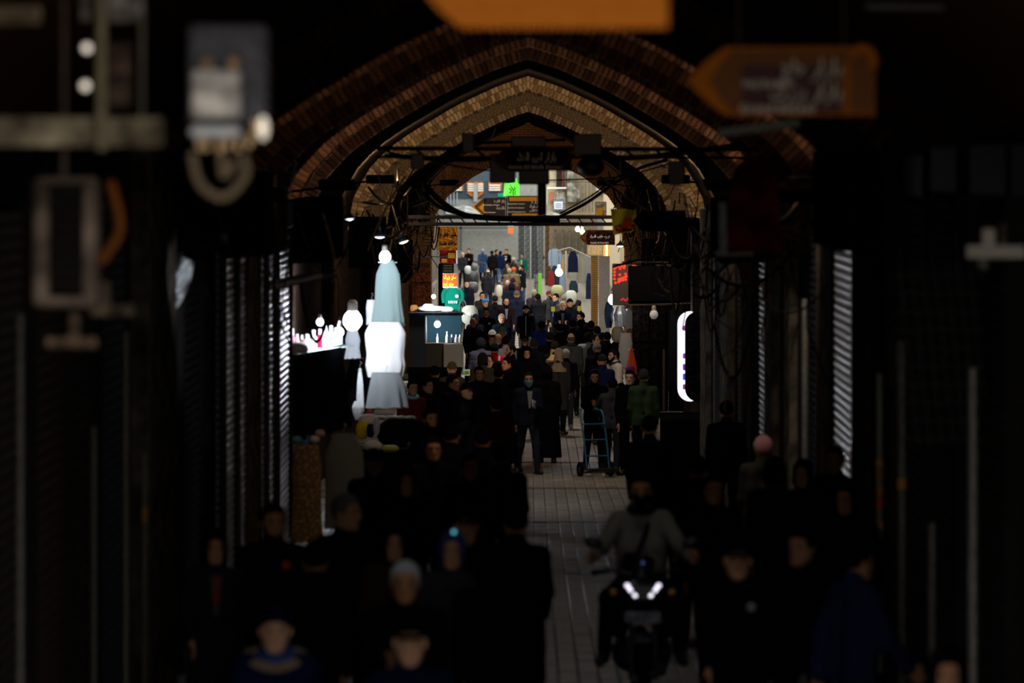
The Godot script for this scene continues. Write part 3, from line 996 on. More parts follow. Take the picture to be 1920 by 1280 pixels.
func build_near() -> void:
	var orange := M("#c4721e", 0.85, 0.0, "skin", 1.5)
	# orange arrow board at the top of the frame
	var c := at(1017, -30, 20.0)
	var s := thing("arrow_sign", "large plain orange arrow sign hanging in front of the vault's crown", "sign", c)
	var g := G.new()
	g.prism(plate(765, 1236, -113, 53, 20.0, 85), 0.04)
	part(s, "board", g, M("#a05a1c", 0.9, 0.0, "skin", 1.5))
	for x in [-0.3, 0.3]:
		g = G.new()
		g.tube([Vector3(x, 0.14, 0), Vector3(x, 1.3, 0)], 0.012, 8)
		part(s, "hanger", g, M("#55504a", 0.5, 0.5, "metal"))
	# brown arrow sign at right
	var d := 27.0
	c = at(1464, 152, d)
	s = thing("arrow_sign", "brown arrow sign with orange tip and four lines of pale lettering, upper right", "sign", c)
	g = G.new()
	g.prism(plate(1288, 1640, 88, 216, d, 72), 0.03)
	part(s, "board", g, orange)
	g = G.new()
	g.prism(plate(1330, 1638, 94, 212, d, 45), 0.034, Transform3D(Basis(), Vector3(wide(20, d), 0, 0)))
	part(s, "brown_panel", g, M("#8a5a38", 0.9, 0.0, "skin", 2.0))
	g = G.new()
	box_px(g, 1388, 118, 1578, 213, d, 0.037)
	var moved := G.new()
	moved.add(g, Transform3D(Basis(), -c))
	part(s, "dark_panel", moved, M("#64484a", 0.9, 0.0, "skin", 2.0))
	g = G.new()
	var curl := []
	for k in 10:
		var a := -0.6 + k * 0.38
		curl.append(Vector3(wide(152, d) + cos(a) * 0.055, wide(38, d) + sin(a) * 0.06, 0.02))
	g.tube(curl, 0.024, 8)
	g.box(Vector3(wide(124, d), wide(-12, d), 0.02), Vector3(0.02, 0.24, 0.012))
	part(s, "ornament", g, orange)
	var pale := M("#d8cfc2", 0.6, 0.0, "")
	persian(s, "lettering", "بازار حاج", 0.075, 0.011, pale, Vector3(wide(54, d), wide(12, d), 0.022), 0.29)
	write_latin(s, "lettering", "Haj Bazaar", 0.036, pale, Vector3(wide(-24, d), wide(-5, d), 0.02))
	persian(s, "lettering", "بازار بزرگ", 0.07, 0.011, pale, Vector3(wide(45, d), wide(-32, d), 0.022), 0.34)
	write_latin(s, "lettering", "Grand Bazaar", 0.042, pale, Vector3(wide(-6, d), wide(-52, d), 0.02))
	for x in [-0.2, 0.3]:
		g = G.new()
		g.tube([Vector3(x, 0.16, 0), Vector3(x, 1.3, 0)], 0.01, 8)
		part(s, "hanger", g, M("#3a3835", 0.5, 0.5, "metal"))
	# grey cabinet with the white meter
	d = 21.0
	c = at(430, 140, d)
	s = thing("electric_cabinet", "grey steel cabinet holding a white meter, hung at upper left", "cabinet", c)
	part_box(s, "housing", 357, 48, 502, 236, d + 0.14, 0.26, M("#54545a", 0.6, 0.1, "metal"), 0.015)
	part_box(s, "meter", 360, 132, 450, 222, d - 0.04, 0.1, M("#d2ccc6", 0.5, 0.0, "dirt", 2.0), 0.012)
	part_box(s, "terminal_cover", 357, 236, 452, 258, d - 0.05, 0.11, M("#b5b9bd", 0.4, 0.1, "skin"), 0.012)
	for x in [388.0, 437.0]:
		g = G.new()
		g.ball(at(x, 119, d - 0.02) - c, Vector3(0.02, 0.024, 0.02), 10)
		part(s, "knob", g, M("#d9a878", 0.35, 0.5, "metal"))
	for e in [[374, 272], [386, 274], [412, 276], [426, 270], [446, 275], [468, 266], [478, 240]]:
		g = G.new()
		g.tube([at(e[0], e[1] - 14, d) - c, at(e[0], e[1] + 8, d) - c], 0.014, 8)
		part(s, "gland", g, M("#cfae84", 0.3, 0.6, "metal"))
	g = G.new()
	g.ball(at(493, 240, d) - c, Vector3(0.02, 0.045, 0.02), 10)
	part(s, "lamp_glass", g, glow("#ffe9c8", 0.55))
	for e in [[[360, 285], [375, 345], [420, 370], [460, 330], [455, 290]], [[415, 285], [420, 330], [440, 300]]]:
		g = G.new()
		var pts := []
		for p in e: pts.append(at(p[0], p[1], d))
		g.tube(smooth(pts, 5), 0.016, 8)
		solo("cable", "thick dull cable looping below the white meter" if e.size() == 5 else "short stiff cable dropping from the white meter", "cable", g, M("#6d5f4e", 0.7, 0.0, "skin"))
	# pale trunking, posts and small parts at upper left
	d = 22.0
	g = G.new()
	box_px(g, -60, 220, 305, 274, d, 0.12)
	solo("cable_trunking", "long pale horizontal cable trunking at upper left", "trunking", g, M("#b5a88f", 0.6, 0.0, "dirt", 1.5))
	g = G.new()
	box_px(g, -60, 12, 76, 46, d + 0.2, 0.12)
	solo("cable_trunking", "short pale trunking end in the top left corner", "trunking", g, M("#a08f78", 0.6, 0.0, "dirt", 1.5))
	upright(190, -60, 282, d - 0.1, 0.02, "#8f8768", "pole", "olive grey vertical pole crossing the pale trunking at upper left", "pole", 0.0)
	upright(120, -40, 330, d + 0.3, 0.012, "#5a463a", "pole", "thin rusty rod left of the olive pole", "pole", 0.2)
	upright(266, 20, 225, d + 0.3, 0.011, "#6c675e", "pole", "thin grey rod right of the brown wall box", "pole", 0.2)
	for e in [[163, 90, "upper of the two small round lamps beside the olive pole"], [160, 161, "lower of the two small round lamps beside the olive pole"]]:
		var lp := thing("small_lamp", e[2], "lamp", at(e[0], e[1], d))
		g = G.new()
		g.ball(Vector3(), Vector3.ONE * 0.017, 12)
		part(lp, "bulb", g, glow("#fff0dc", 0.9))
		g = G.new()
		g.lathe([Vector2(0.024, -0.03), Vector2(0.024, -0.012), Vector2(0.02, -0.012), Vector2(0.001, -0.03)], 12, Transform3D(Basis(Vector3.RIGHT, PI / 2), Vector3(0, 0, 0)))
		part(lp, "holder", g, M("#5b5048", 0.5, 0.2, "metal"))
	g = G.new()
	box_px(g, 200, 78, 245, 202, d + 0.15, 0.08)
	s = thing("wall_box", "narrow brown wall box with two lids right of the olive pole", "box", at(222, 140, d + 0.15))
	part_box(s, "housing", 196, 78, 246, 204, d + 0.15, 0.1, M("#4f4038", 0.6, 0.0, "dirt"))
	part_box(s, "lid", 205, 84, 242, 138, d + 0.08, 0.03, M("#7a665a", 0.6, 0.0, "dirt"))
	part_box(s, "lid", 205, 150, 242, 200, d + 0.08, 0.03, M("#7d6a5e", 0.6, 0.0, "dirt"))
	g = G.new()
	box_px(g, 204, -40, 268, 40, d + 0.1, 0.1)
	solo("wall_box", "pale grey box cut by the top edge beside the olive pole", "box", g, M("#a19a96", 0.6, 0.0, "dirt"))
	g = G.new()
	box_px(g, 152, -40, 170, 40, d + 0.1, 0.06)
	solo("wall_box", "slim pale box cut by the top edge left of the olive pole", "box", g, M("#8f8684", 0.6, 0.0, "dirt"))
	# outdoor unit on its bracket
	d = 24.5
	s = thing("air_conditioner", "pale outdoor air conditioner with dark grille, hung at far left", "air conditioner", at(125, 450, d))
	part_box(s, "casing", 66, 332, 184, 574, d + 0.1, 0.28, M("#a39185", 0.6, 0.0, "dirt", 1.0), 0.02)
	part_box(s, "grille", 93, 345, 156, 555, d - 0.05, 0.03, M("#1f1c1b", 0.6, 0.2, "metal"))
	for k in 9:
		part_box(s, "fin", 94, 356 + k * 22, 155, 358 + k * 22, d - 0.07, 0.012, M("#2b2827", 0.5, 0.2, "metal"), 0.0)
	s = thing("bracket", "pale steel bracket below the air conditioner at far left", "bracket", at(150, 600, d))
	part_box(s, "foot", 86, 632, 182, 652, d, 0.05, M("#8d7766", 0.6, 0.1, "dirt"))
	part_box(s, "stem", 130, 588, 150, 634, d, 0.05, M("#7c6a5c", 0.6, 0.1, "dirt"))
	part_box(s, "arm", 168, 572, 252, 592, d + 0.2, 0.05, M("#7d6e60", 0.6, 0.1, "dirt"))
	part_box(s, "arm", 188, 528, 206, 574, d + 0.2, 0.05, M("#7d6e60", 0.6, 0.1, "dirt"))
	g = G.new()
	g.tube(smooth([at(206, 340, d), at(222, 400, d), at(222, 440, d), at(188, 492, d)], 6), 0.022, 10)
	solo("hose", "curved orange brown hose beside the far left air conditioner", "hose", g, M("#8a5226", 0.6, 0.0, "skin"))
	# plastic streamer
	d = 46.0
	var rows := []
	for i in 22:
		var t := i / 21.0
		var mid := Vector2(lerpf(352, 304, t), lerpf(486, 640, t))
		var half := 15.0 * sin(PI * minf(1.0, t * 1.15 + 0.18)) * (1.0 - 0.35 * t) + 2.0
		var r := []
		for j in 7:
			var u := j / 6.0 * 2 - 1
			r.append(at(mid.x + u * half, mid.y + u * 4.0, d + 0.09 * sin(i * 0.9 + j * 1.3) + 0.06 * cos(j * 2.1)))
		rows.append(r)
	g = G.new()
	g.sheet(rows, 0.003)
	solo("plastic_streamer", "crumpled shiny plastic strip hanging slantwise by the left shutters", "streamer", g, M("#cfd6d6", 0.18, 0.0, "metal"))
	var sl := thing("added_spot_lamp", "added small black spot lamp under the left fascia, aimed at the plastic streamer", "lamp", Vector3(-2.35, 4.75, -43.6))  # unseen lamp, added to brighten the streamer
	sl.basis = Basis.looking_at((at(335, 550, 46.0) - sl.position).normalized())
	g = G.new()
	g.lathe([Vector2(0.001, 0.16), Vector2(0.035, 0.15), Vector2(0.05, 0.02), Vector2(0.055, 0.0), Vector2(0.045, 0.005), Vector2(0.001, 0.01)], 14, Transform3D(Basis(Vector3.RIGHT, PI / 2), Vector3()))
	part(sl, "housing", g, M("#101010", 0.5, 0.2, "skin"))
	g = G.new()
	g.tube([Vector3(0, 0.02, 0.1), Vector3(-0.1, 0.5, 0.1)], 0.01, 6)
	part(sl, "arm", g, M("#101010", 0.5, 0.2, "skin"))
	g = G.new()
	g.ball(Vector3(0, 0, 0.012), Vector3(0.035, 0.035, 0.012), 10)
	part(sl, "lens", g, glow("#eef2ff", 0.8))
	var spl := SpotLight3D.new()
	spl.name = numbered("added_spot_lamp_light")
	spl.transform = sl.transform * Transform3D(Basis(), Vector3(0, 0, -0.03))
	spl.light_color = Color("#eef2ff")
	spl.light_energy = 4.0
	spl.light_size = 0.03
	spl.spot_angle = 13.0
	spl.spot_range = 40.0
	spl.shadow_enabled = true
	add_child(spl)
	# pale bracket at right
	d = 30.0
	s = thing("bracket", "pale T shaped steel bracket at the right edge", "bracket", at(1865, 470, d))
	part_box(s, "cross_bar", 1813, 460, 1922, 484, d, 0.07, M("#f0e8de", 0.6, 0.0, "skin"))
	part_box(s, "stem", 1842, 428, 1866, 462, d, 0.05, M("#f0e8de", 0.6, 0.0, "skin"))
	part_box(s, "stem", 1876, 420, 1886, 462, d, 0.04, M("#8a837c", 0.6, 0.0, "dirt"))
	part_box(s, "peg", 1834, 484, 1852, 506, d, 0.04, M("#8d867e", 0.6, 0.0, "dirt"))
	# rounded red board with its arm
	d = 40.0
	c = at(1414, 385, d)
	s = thing("hanging_board", "dark red board with a rounded top, hung on the right", "board", c)
	g = G.new()
	var poly := PackedVector2Array()
	var w := wide(51, d)
	for k in 13: poly.append(Vector2(cos(PI * k / 12) * w * 0.86, wide(38, d) + sin(PI * k / 12) * wide(56, d)))
	poly.append(Vector2(-w, wide(-88, d)))
	poly.append(Vector2(w, wide(-88, d)))
	g.prism(poly, 0.05)
	part(s, "panel", g, M("#7a2410", 0.6, 0.0, "dirt", 1.0))
	g = G.new()
	g.bar(at(1342, 476, d) - c, at(1412, 474, d) - c, 0.03, 0.04)
	part(s, "arm", g, M("#77766f", 0.5, 0.3, "metal"))
	g = G.new()
	g.bar(at(1355, 380, d) - c, at(1358, 480, d) - c, 0.04, 0.05)
	part(s, "post", g, M("#8a8880", 0.5, 0.3, "metal"))
	g = G.new()
	g.tube([at(1296, 306, 50.0), at(1328, 366, 50.0)], 0.012, 8)
	solo("conduit", "thin bright slanting conduit between arch and dark red board", "conduit", g, M("#c9c9c4", 0.3, 0.6, "metal"))
	g = G.new()
	g.bar(at(1345, 250, 34.0), at(1500, 230, 34.0), 0.03, 0.05)
	solo("light_fitting", "dim greenish batten fitting under the brown arrow sign", "light fitting", g, M("#5b5d50", 0.5, 0.1, "skin"))
	g = G.new()
	g.bar(at(1622, 12, 27.0), at(1770, 14, 27.0), 0.03, 0.03)
	solo("light_fitting", "dim grey batten fitting at the top edge, far right", "light fitting", g, M("#3f4140", 0.5, 0.1, "skin"))
	g = G.new()
	g.tube([at(556, 302, 48.0), at(543, 364, 48.0)], 0.008, 8)
	solo("conduit", "short bright slanting rod right of the white meter's cables", "conduit", g, M("#b9bab5", 0.3, 0.6, "metal"))
	# small lamp on the dark shutter at right
	bulb(1558, 617, 54.5, 0.035, "#f4f8ff", 0.5, "small bright lamp on the dark shutter beside the gleaming tall one", 3.0, 0.3)
	# strip awning over the bright left shutters, and its lamps
	d = 63.0
	s = thing("awning", "flat steel awning with a bright edge over the left shutters", "awning", at(540, 530, d))
	var aw := G.new()
	aw.bar(at(455, 545, d) - s.position, at(602, 516, d + 1.0) - s.position, 0.5, 0.03)
	part(s, "roof_plate", aw, M("#4a4c50", 0.4, 0.4, "metal"))
	aw = G.new()
	aw.bar(at(505, 538, d - 0.3) - s.position, at(602, 517, d + 0.6) - s.position, 0.04, 0.05)
	part(s, "front_edge", aw, M("#b4bcc4", 0.25, 0.5, "metal"))
	# lattice of cables on both walls above the shops
	for e in [[-1.0, "tangle of dusty wires strung along the left wall above the shops"], [1.0, "tangle of dusty wires strung along the right wall above the shops"]]:
		g = G.new()
		for k in 60:
			var z0 := rng.randf_range(52, 138)
			var z1 := z0 + rng.randf_range(1.5, 12.0)
			var x: float = e[0] * rng.randf_range(2.0, 2.85)
			var y := rng.randf_range(3.6, 5.0)
			var drop := rng.randf_range(0.05, 0.7)
			var pts := []
			var x1: float = e[0] * rng.randf_range(1.9, 2.85)
			var y1 := y + rng.randf_range(-0.5, 0.4)
			for j in 9:
				var t := j / 8.0
				pts.append(Vector3(lerpf(x, x1, t), lerpf(y, y1, t) - drop * 4 * t * (1 - t), -lerpf(z0, z1, t)))
			if e[0] < 0 and z1 > 66.0 and z0 < 86.0: continue
			g.tube(pts, rng.randf_range(0.008, 0.022), 5)
		for k in 60:
			var z0 := rng.randf_range(52, 138)
			var x: float = e[0] * rng.randf_range(2.0, 2.85)
			var y := rng.randf_range(3.7, 5.0)
			if e[0] < 0 and z0 > 66.0 and z0 < 86.0: continue
			g.tube([Vector3(x, y, -z0), Vector3(x + rng.randf_range(-0.2, 0.2), y - rng.randf_range(0.2, 0.6), -z0 - 0.1), Vector3(x + rng.randf_range(-0.3, 0.3), y - rng.randf_range(0.3, 1.1), -z0)], 0.01, 5)
		var o := solo("wires", e[1], "wires", g, M("#3d352c", 0.6, 0.0, "dirt"))
		o.set_meta("kind", "stuff")
	# shop fascia boxes and air units on the upper walls
	var fascia := 0
	for e in [[-1.0, 48.0, 3.0, "dark"], [-1.0, 56.0, 4.0, "rusty"], [-1.0, 73.0, 5.0, "grey"], [-1.0, 96.0, 5.0, "brown"], [-1.0, 118.0, 6.0, "black"], [1.0, 47.0, 4.0, "dark"], [1.0, 60.0, 4.0, "rusty"], [1.0, 74.0, 5.0, "grey"], [1.0, 97.0, 5.0, "brown"], [1.0, 120.0, 6.0, "black"]]:
		g = G.new()
		var y0: float = ground(e[1]) + (3.55 if e[1] < 112.0 else 3.0)
		g.box(Vector3(e[0] * 2.7, y0 + 0.4, -e[1]), Vector3(0.5, 0.8, e[2]), Basis(), 0.02)
		solo("shop_fascia", "%s fascia box over the %s shops, %s of its row" % [e[3], "left" if e[0] < 0 else "right", {"dark": "nearest", "rusty": "second", "grey": "third", "brown": "fourth", "black": "farthest"}[e[3]]], "fascia", g, M({"dark": "#0c0b0a", "rusty": "#100c0a", "grey": "#0d0c0c", "brown": "#100d0b", "black": "#0b0a0a"}[e[3]], 0.7, 0.0, "dirt"))

func smooth(pts: Array, per := 5) -> Array:
	var c := Curve3D.new()
	for k in pts.size():
		var t := Vector3()
		if k > 0 and k < pts.size() - 1: t = (pts[k + 1] - pts[k - 1]) / 6.0
		c.add_point(pts[k], -t, t)
	var out := []
	var n := (pts.size() - 1) * per
	for k in n + 1: out.append(c.samplef(k / float(per)))
	return out

# ================================================================ beams, cables and signs over the street
func cable(pts: Array, r: float, label: String, tone := "#17161a") -> void:
	var l := []
	for p in pts: l.append(at(p[0], p[1], p[2]))
	var g := G.new()
	g.tube(smooth(l, 6), r, 7)
	solo("cable", label, "cable", g, M(tone, 0.6, 0.0, "skin"))

func junction(x0: float, y0: float, x1: float, y1: float, d: float, tone: String, label: String) -> void:
	var s := thing("junction_box", label, "box", at((x0 + x1) / 2, (y0 + y1) / 2, d))
	part_box(s, "housing", x0, y0, x1, y1, d, 0.16, M(tone, 0.6, 0.0, "dirt"), 0.012)
	part_box(s, "lid", x0 + 2, y0 + 2, x1 - 2, y1 - 2, d - 0.085, 0.02, M(tone, 0.5, 0.0, "skin"), 0.004)

func build_beams_and_signs() -> void:
	var steel := M("#131214", 0.8, 0.0, "metal")
	var d := 69.0
	var b := thing("cable_beam", "near dark steel beam crossing the street with boxes on it", "beam", at(1050, 286, d))
	for e in [[278, 286], [294, 299]]:
		var g := G.new()
		g.bar(at(706, e[0], d) - b.position, at(1420, e[0] + 2, d) - b.position, 0.08, wide(e[1] - e[0], d))
		part(b, "rail", g, steel)
	for k in 12:
		var g := G.new()
		g.bar(at(725 + k * 56, 281, d) - b.position, at(745 + k * 56, 297, d) - b.position, 0.03, 0.03)
		part(b, "brace", g, steel)
	junction(770, 287, 795, 317, d - 0.2, "#4a4852", "square grey box hanging left on the near beam")
	junction(866, 249, 889, 286, d - 0.2, "#4a464e", "upright grey box standing on the near beam")
	junction(958, 256, 1024, 283, d - 0.2, "#5a5058", "wide mauve grey box standing behind the near arrow sign")
	junction(918, 288, 966, 343, d - 0.1, "#4d3f42", "large brownish box behind the near arrow sign's tip")
	junction(1075, 251, 1128, 291, d - 0.2, "#4a4446", "grey box with dark front right of the near arrow sign")
	junction(972, 316, 1030, 346, d - 0.1, "#1a181c", "black box under the near arrow sign")
	junction(1253, 302, 1284, 346, d - 0.1, "#2f2c30", "dark grey box at the right end of the near beam")
	var g := G.new()
	g.ball(at(1108, 312, d - 0.2), Vector3(wide(26, d), wide(19, d), 0.14), 16)
	solo("floodlight", "black rounded lamp housing hanging right of the near arrow sign", "floodlight", g, M("#121116", 0.5, 0.2, "metal"))
	upright(1016, 344, 404, d - 0.1, wide(9, d), "#141317", "post", "black upright between the near sign and the far double sign", "post")
	# near arrow sign on the beam
	var c := at(1000, 297, d - 0.45)
	var s := thing("arrow_sign", "dark brown arrow sign with white writing on the near beam", "sign", c)
	g = G.new()
	g.prism(plate(928, 1071, 274, 320, d, 24), 0.03)
	part(s, "board", g, M("#5e3314", 0.6, 0.0, "dirt"))
	g = G.new()
	g.prism(plate(944, 1062, 279, 319, d, 12), 0.034, Transform3D(Basis(), Vector3(wide(6, d), -wide(1, d), 0)))
	part(s, "dark_panel", g, M("#2a1a18", 0.6, 0.0, "dirt"))
	var pale := M("#cbbfae", 0.6, 0.0, "")
	persian(s, "lettering", "بازار امین الملک", 0.09, 0.017, pale, Vector3(wide(5, d), wide(-3, d), 0.022), wide(74, d))
	write_latin(s, "lettering", "Amin Al-Molk Bazaar", 0.05, pale, Vector3(wide(5, d), wide(-16, d), 0.02))
	g = G.new()
	g.ball(Vector3(wide(58, d), wide(-12, d), 0.03), Vector3.ONE * wide(6, d), 10)
	part(s, "boss", g, M("#55504c", 0.5, 0.3, "metal"))
	# far beam with the double sign
	d = 100.0
	b = thing("cable_beam", "far dark steel truss crossing the street under the double sign", "beam", at(960, 414, d))
	for e in [[404, 411], [417, 424]]:
		g = G.new()
		g.bar(at(766, e[0] + 3, d) - b.position, at(1180, e[0] + 3, d) - b.position, 0.1, wide(e[1] - e[0], d))
		part(b, "rail", g, steel)
	for k in 18:
		g = G.new()
		g.bar(at(775 + k * 22, 407, d) - b.position, at(786 + k * 22, 421, d) - b.position, 0.025, 0.025)
		part(b, "brace", g, steel)
	var yellow := M("#c8901c", 0.55, 0.0, "skin")
	var black := M("#1d1a1c", 0.55, 0.0, "skin")
	var white := M("#d8d6d2", 0.6, 0.0, "")
	d = 99.6
	c = at(918, 388, d)
	s = thing("arrow_sign", "black direction board with a yellow arrowhead, left of the double sign", "sign", c)
	part_box(s, "board", 907, 371, 948, 405, d, 0.05, black)
	g = G.new()
	g.prism(PackedVector2Array([Vector2(wide(-34, d), wide(1, d)), Vector2(wide(-11, d), wide(17, d)), Vector2(wide(-11, d), wide(-17, d))]), 0.05)
	part(s, "arrowhead", g, yellow)
	g = G.new()
	for q in [[-28, 1, -12, 15], [-28, 1, -12, -14]]:
		g.bar(Vector3(wide(q[0], d), wide(q[1], d), 0.03), Vector3(wide(q[2], d), wide(q[3], d), 0.03), 0.012, 0.03, Vector3.BACK)
	part(s, "chevron", g, black)
	persian(s, "lettering", "بازار کفاش ها", 0.042, 0.01, white, Vector3(wide(18, d), wide(9, d), 0.03), wide(20, d))
	write_latin(s, "lettering", "Shoemakers Bazaar", 0.024, white, Vector3(wide(3, d), wide(4, d), 0.026))
	persian(s, "lettering", "بازار بزرگ", 0.042, 0.01, white, Vector3(wide(20, d), wide(-3, d), 0.03), wide(16, d))
	write_latin(s, "lettering", "Grand Bazaar", 0.024, white, Vector3(wide(0, d), wide(-10, d), 0.026))
	c = at(984, 386, d)
	s = thing("direction_board", "black direction board with yellow strips, right of the double sign", "sign", c)
	part_box(s, "board", 952, 367, 1017, 405, d, 0.05, black)
	part_box(s, "top_strip", 955, 369, 1008, 377, d - 0.028, 0.01, yellow, 0.0)
	part_box(s, "bottom_strip", 960, 400, 1013, 404, d - 0.028, 0.01, yellow, 0.0)
	for e in [[9, "بازار ها", "Shoemakers Bazaar", 4.0], [2, "بازار بزرگ", "Goldsmiths Bazaar", -3.5], [-5, "مجتمع تجاری", "Grand Shopping Area", -11.0]]:
		persian(s, "lettering", e[1], 0.04, 0.01, white, Vector3(wide(19, d), wide(e[3] + 1.5, d), 0.03), wide(22, d))
		write_latin(s, "lettering", e[2], 0.024, white, Vector3(wide(-16, d), wide(e[3], d), 0.026))
	upright(950, 366, 408, d, wide(1.6, d), "#aab4bd", "post", "pale post between the two boards of the double sign", "post", 0.2)
	# brown arrow sign to the right
	d = 118.0
	c = at(1120, 445, d)
	s = thing("arrow_sign", "small brown arrow sign with two white lines over the right stalls", "sign", c)
	g = G.new()
	g.prism(plate(1086, 1152, 431, 459, d, 14), 0.03)
	part(s, "board", g, M("#6d4022", 0.6, 0.0, "dirt"))
	g = G.new()
	g.prism(plate(1098, 1151, 433, 458, d, 4), 0.034, Transform3D(Basis(), Vector3(wide(5, d), 0, 0)))
	part(s, "dark_panel", g, M("#43291f", 0.6, 0.0, "dirt"))
	persian(s, "lettering", "تیمچه حاجب الدوله", 0.05, 0.012, white, Vector3(wide(4, d), 0.0, 0.022), wide(38, d))
	write_latin(s, "lettering", "Hajeb Al-Dowleh", 0.036, white, Vector3(wide(4, d), wide(-10, d), 0.02))
	# dark arrow sign and the yellow banner
	d = 84.0
	c = at(1170, 414, d)
	s = thing("banner", "torn yellow banner with red Persian letters at the far beam's right end", "banner", c)
	var rows := []
	for i in 9:
		var r := []
		for j in 9:
			var u := j / 8.0
			var v := i / 8.0
			r.append(at(lerpf(1145 + v * 5, 1192 + v * 8 - v * v * 14, u), lerpf(391 + u * 2, 440 - u * 6, v) + sin(u * 9) * 0.8, d + 0.03 * sin(u * 8 + v * 3)) - c)
		rows.append(r)
	g = G.new()
	g.sheet(rows, 0.006)
	part(s, "cloth", g, M("#8f7d1a", 0.8, 0.0, "cloth"))
	persian(s, "lettering", "حالت", 0.17, 0.04, M("#8a1f14", 0.7, 0.0, ""), Vector3(wide(0, d), wide(-17, d), 0.06), wide(38, d))
	d = 76.0
	c = at(1236, 414, d)
	s = thing("arrow_sign", "very dark red brown arrow sign beside the yellow banner", "sign", c)
	g = G.new()
	g.prism(plate(1184, 1284, 394, 434, d, 20), 0.03)
	part(s, "board", g, M("#3a1a0e", 0.6, 0.0, "dirt"))
	g = G.new()
	g.prism(plate(1202, 1272, 398, 431, d, 4), 0.034)
	part(s, "dark_panel", g, M("#1d0f10", 0.6, 0.0, "dirt"))
	# pendant lamps
	pendant(712, 444, 84.0, 0.1, "#eaf3ff", 0.25, "white pendant lamp over the left clothes stall", 0.0, 4.0)
	pendant(757, 453, 84.6, 0.1, "#fff0c8", 0.25, "yellowish tilted pendant lamp right of the white one", 0.3, 4.0)
	pendant(1163, 461, 104.0, 0.08, "#f0f6ff", 0.3, "white pendant lamp under the yellow banner", 0.0, 3.0)
	pendant(656, 410, 66.0, 0.07, "#d8e6ff", 0.06, "dim bluish pendant lamp high over the left shutters", 0.1, 1.0)
	# cables that can be told apart
	cable([[725, 284, 70.0], [800, 300, 72.0], [900, 318, 76.0], [1010, 322, 80.0]], 0.012, "thin cable slanting from the near beam's left end to its sign", "#4a4438")
	cable([[770, 390, 99.0], [840, 360, 99.5], [900, 300, 99.5], [930, 240, 99.0]], 0.011, "thin dark wire rising from the far beam to the arch's crown")
	cable([[800, 350, 98.0], [830, 380, 98.5], [870, 402, 99.0], [930, 409, 99.0], [1050, 412, 99.0]], 0.05, "thick black cable bundle sagging onto the far beam at left")
	cable([[795, 362, 98.0], [825, 388, 98.4], [880, 404, 98.6], [960, 410, 98.6]], 0.035, "second black bundle sagging onto the far beam, below the thickest")
	cable([[1045, 408, 99.0], [1100, 380, 98.0], [1150, 345, 97.0], [1200, 315, 96.0], [1250, 300, 95.0]], 0.028, "black cable rising right from the far beam, lower of two")
	cable([[1050, 400, 98.6], [1110, 366, 98.0], [1160, 330, 97.0], [1225, 305, 96.0]], 0.014, "black cable rising right from the far beam, upper of two")
	cable([[1020, 338, 90.0], [1090, 336, 90.0], [1170, 330, 90.0], [1260, 305, 90.0]], 0.011, "thin horizontal wire across the daylit building at right")
	cable([[1090, 290, 69.2], [1180, 296, 69.5], [1290, 285, 70.0], [1400, 270, 71.0]], 0.035, "thick black cable resting on the near beam's right half")
	cable([[720, 292, 69.2], [800, 296, 69.2], [880, 300, 69.3], [930, 296, 69.3]], 0.03, "thick black cable resting on the near beam's left half")
	cable([[1125, 330, 92.0], [1180, 375, 92.0], [1230, 400, 92.0], [1300, 410, 92.0]], 0.018, "dusty cable drooping over the right stalls", "#3d352c")
	cable([[860, 270, 71.0], [950, 266, 71.0], [1060, 262, 71.0]], 0.02, "dark cable stretched above the near beam")
	cable([[690, 470, 80.0], [705, 430, 80.0], [735, 370, 80.0], [760, 330, 80.0]], 0.016, "dusty cable climbing the left wall beside the pendant lamps", "#3d352c")
	cable([[1150, 500, 92.0], [1220, 482, 92.0], [1300, 478, 92.0], [1400, 470, 92.0]], 0.02, "dark cable running over the top of the big dark screen")

# ================================================================ stalls and hanging clothes
func cloth_body(h: float, widths: Array, folds: float, deep := 0.34, seg := 40, nf := 9.0) -> G:
	# a hollow garment hanging from y = 0 down to -h; widths are half widths down its length
	var g := G.new()
	var rows := 14
	var ring := []
	var curve := Curve2D.new()
	for k in widths.size(): curve.add_point(Vector2(k, widths[k]))
	for i in rows + 1:
		var t := i / float(rows)
		var f := t * (widths.size() - 1)
		var k := mini(int(f), widths.size() - 2)
		var w: float = lerpf(widths[k], widths[k + 1], f - k)
		var r := []
		for j in seg:
			var a := TAU * j / seg
			var m := 1.0 + folds * t * sin(a * nf + 2.0 * sin(t * 2.0)) + folds * 0.4 * sin(a * 4.0 + t * 3.0)
			r.append(Vector3(cos(a) * w * m, -h * t + 0.01 * sin(a * nf) * t, sin(a) * w * deep * m))
		ring.append(r)
	for i in rows:
		for j in seg:
			var j2 := (j + 1) % seg
			var q := [ring[i][j], ring[i][j2], ring[i + 1][j2], ring[i + 1][j]]
			var nn := []
			for e in [[i, j], [i, j2], [i + 1, j2], [i + 1, j]]:
				var du: Vector3 = ring[e[0]][(e[1] + 1) % seg] - ring[e[0]][(e[1] + seg - 1) % seg]
				var dv: Vector3 = ring[mini(e[0] + 1, rows)][e[1]] - ring[maxi(e[0] - 1, 0)][e[1]]
				nn.append(du.cross(dv).normalized() * -1.0)
			for k in 4:
				if nn[k].dot(Vector3(q[k].x, 0, q[k].z)) < 0: nn[k] = -nn[k]
			g.quadn(q[0], q[1], q[2], q[3], nn[0], nn[1], nn[2], nn[3])
	for e in [[0, 1.0], [rows, -1.0]]:
		var c := Vector3(0, ring[e[0]][0].y, 0)
		for j in seg: g.tri(c, ring[e[0]][j], ring[e[0]][(j + 1) % seg], Vector3(0, e[1], 0))
	return g

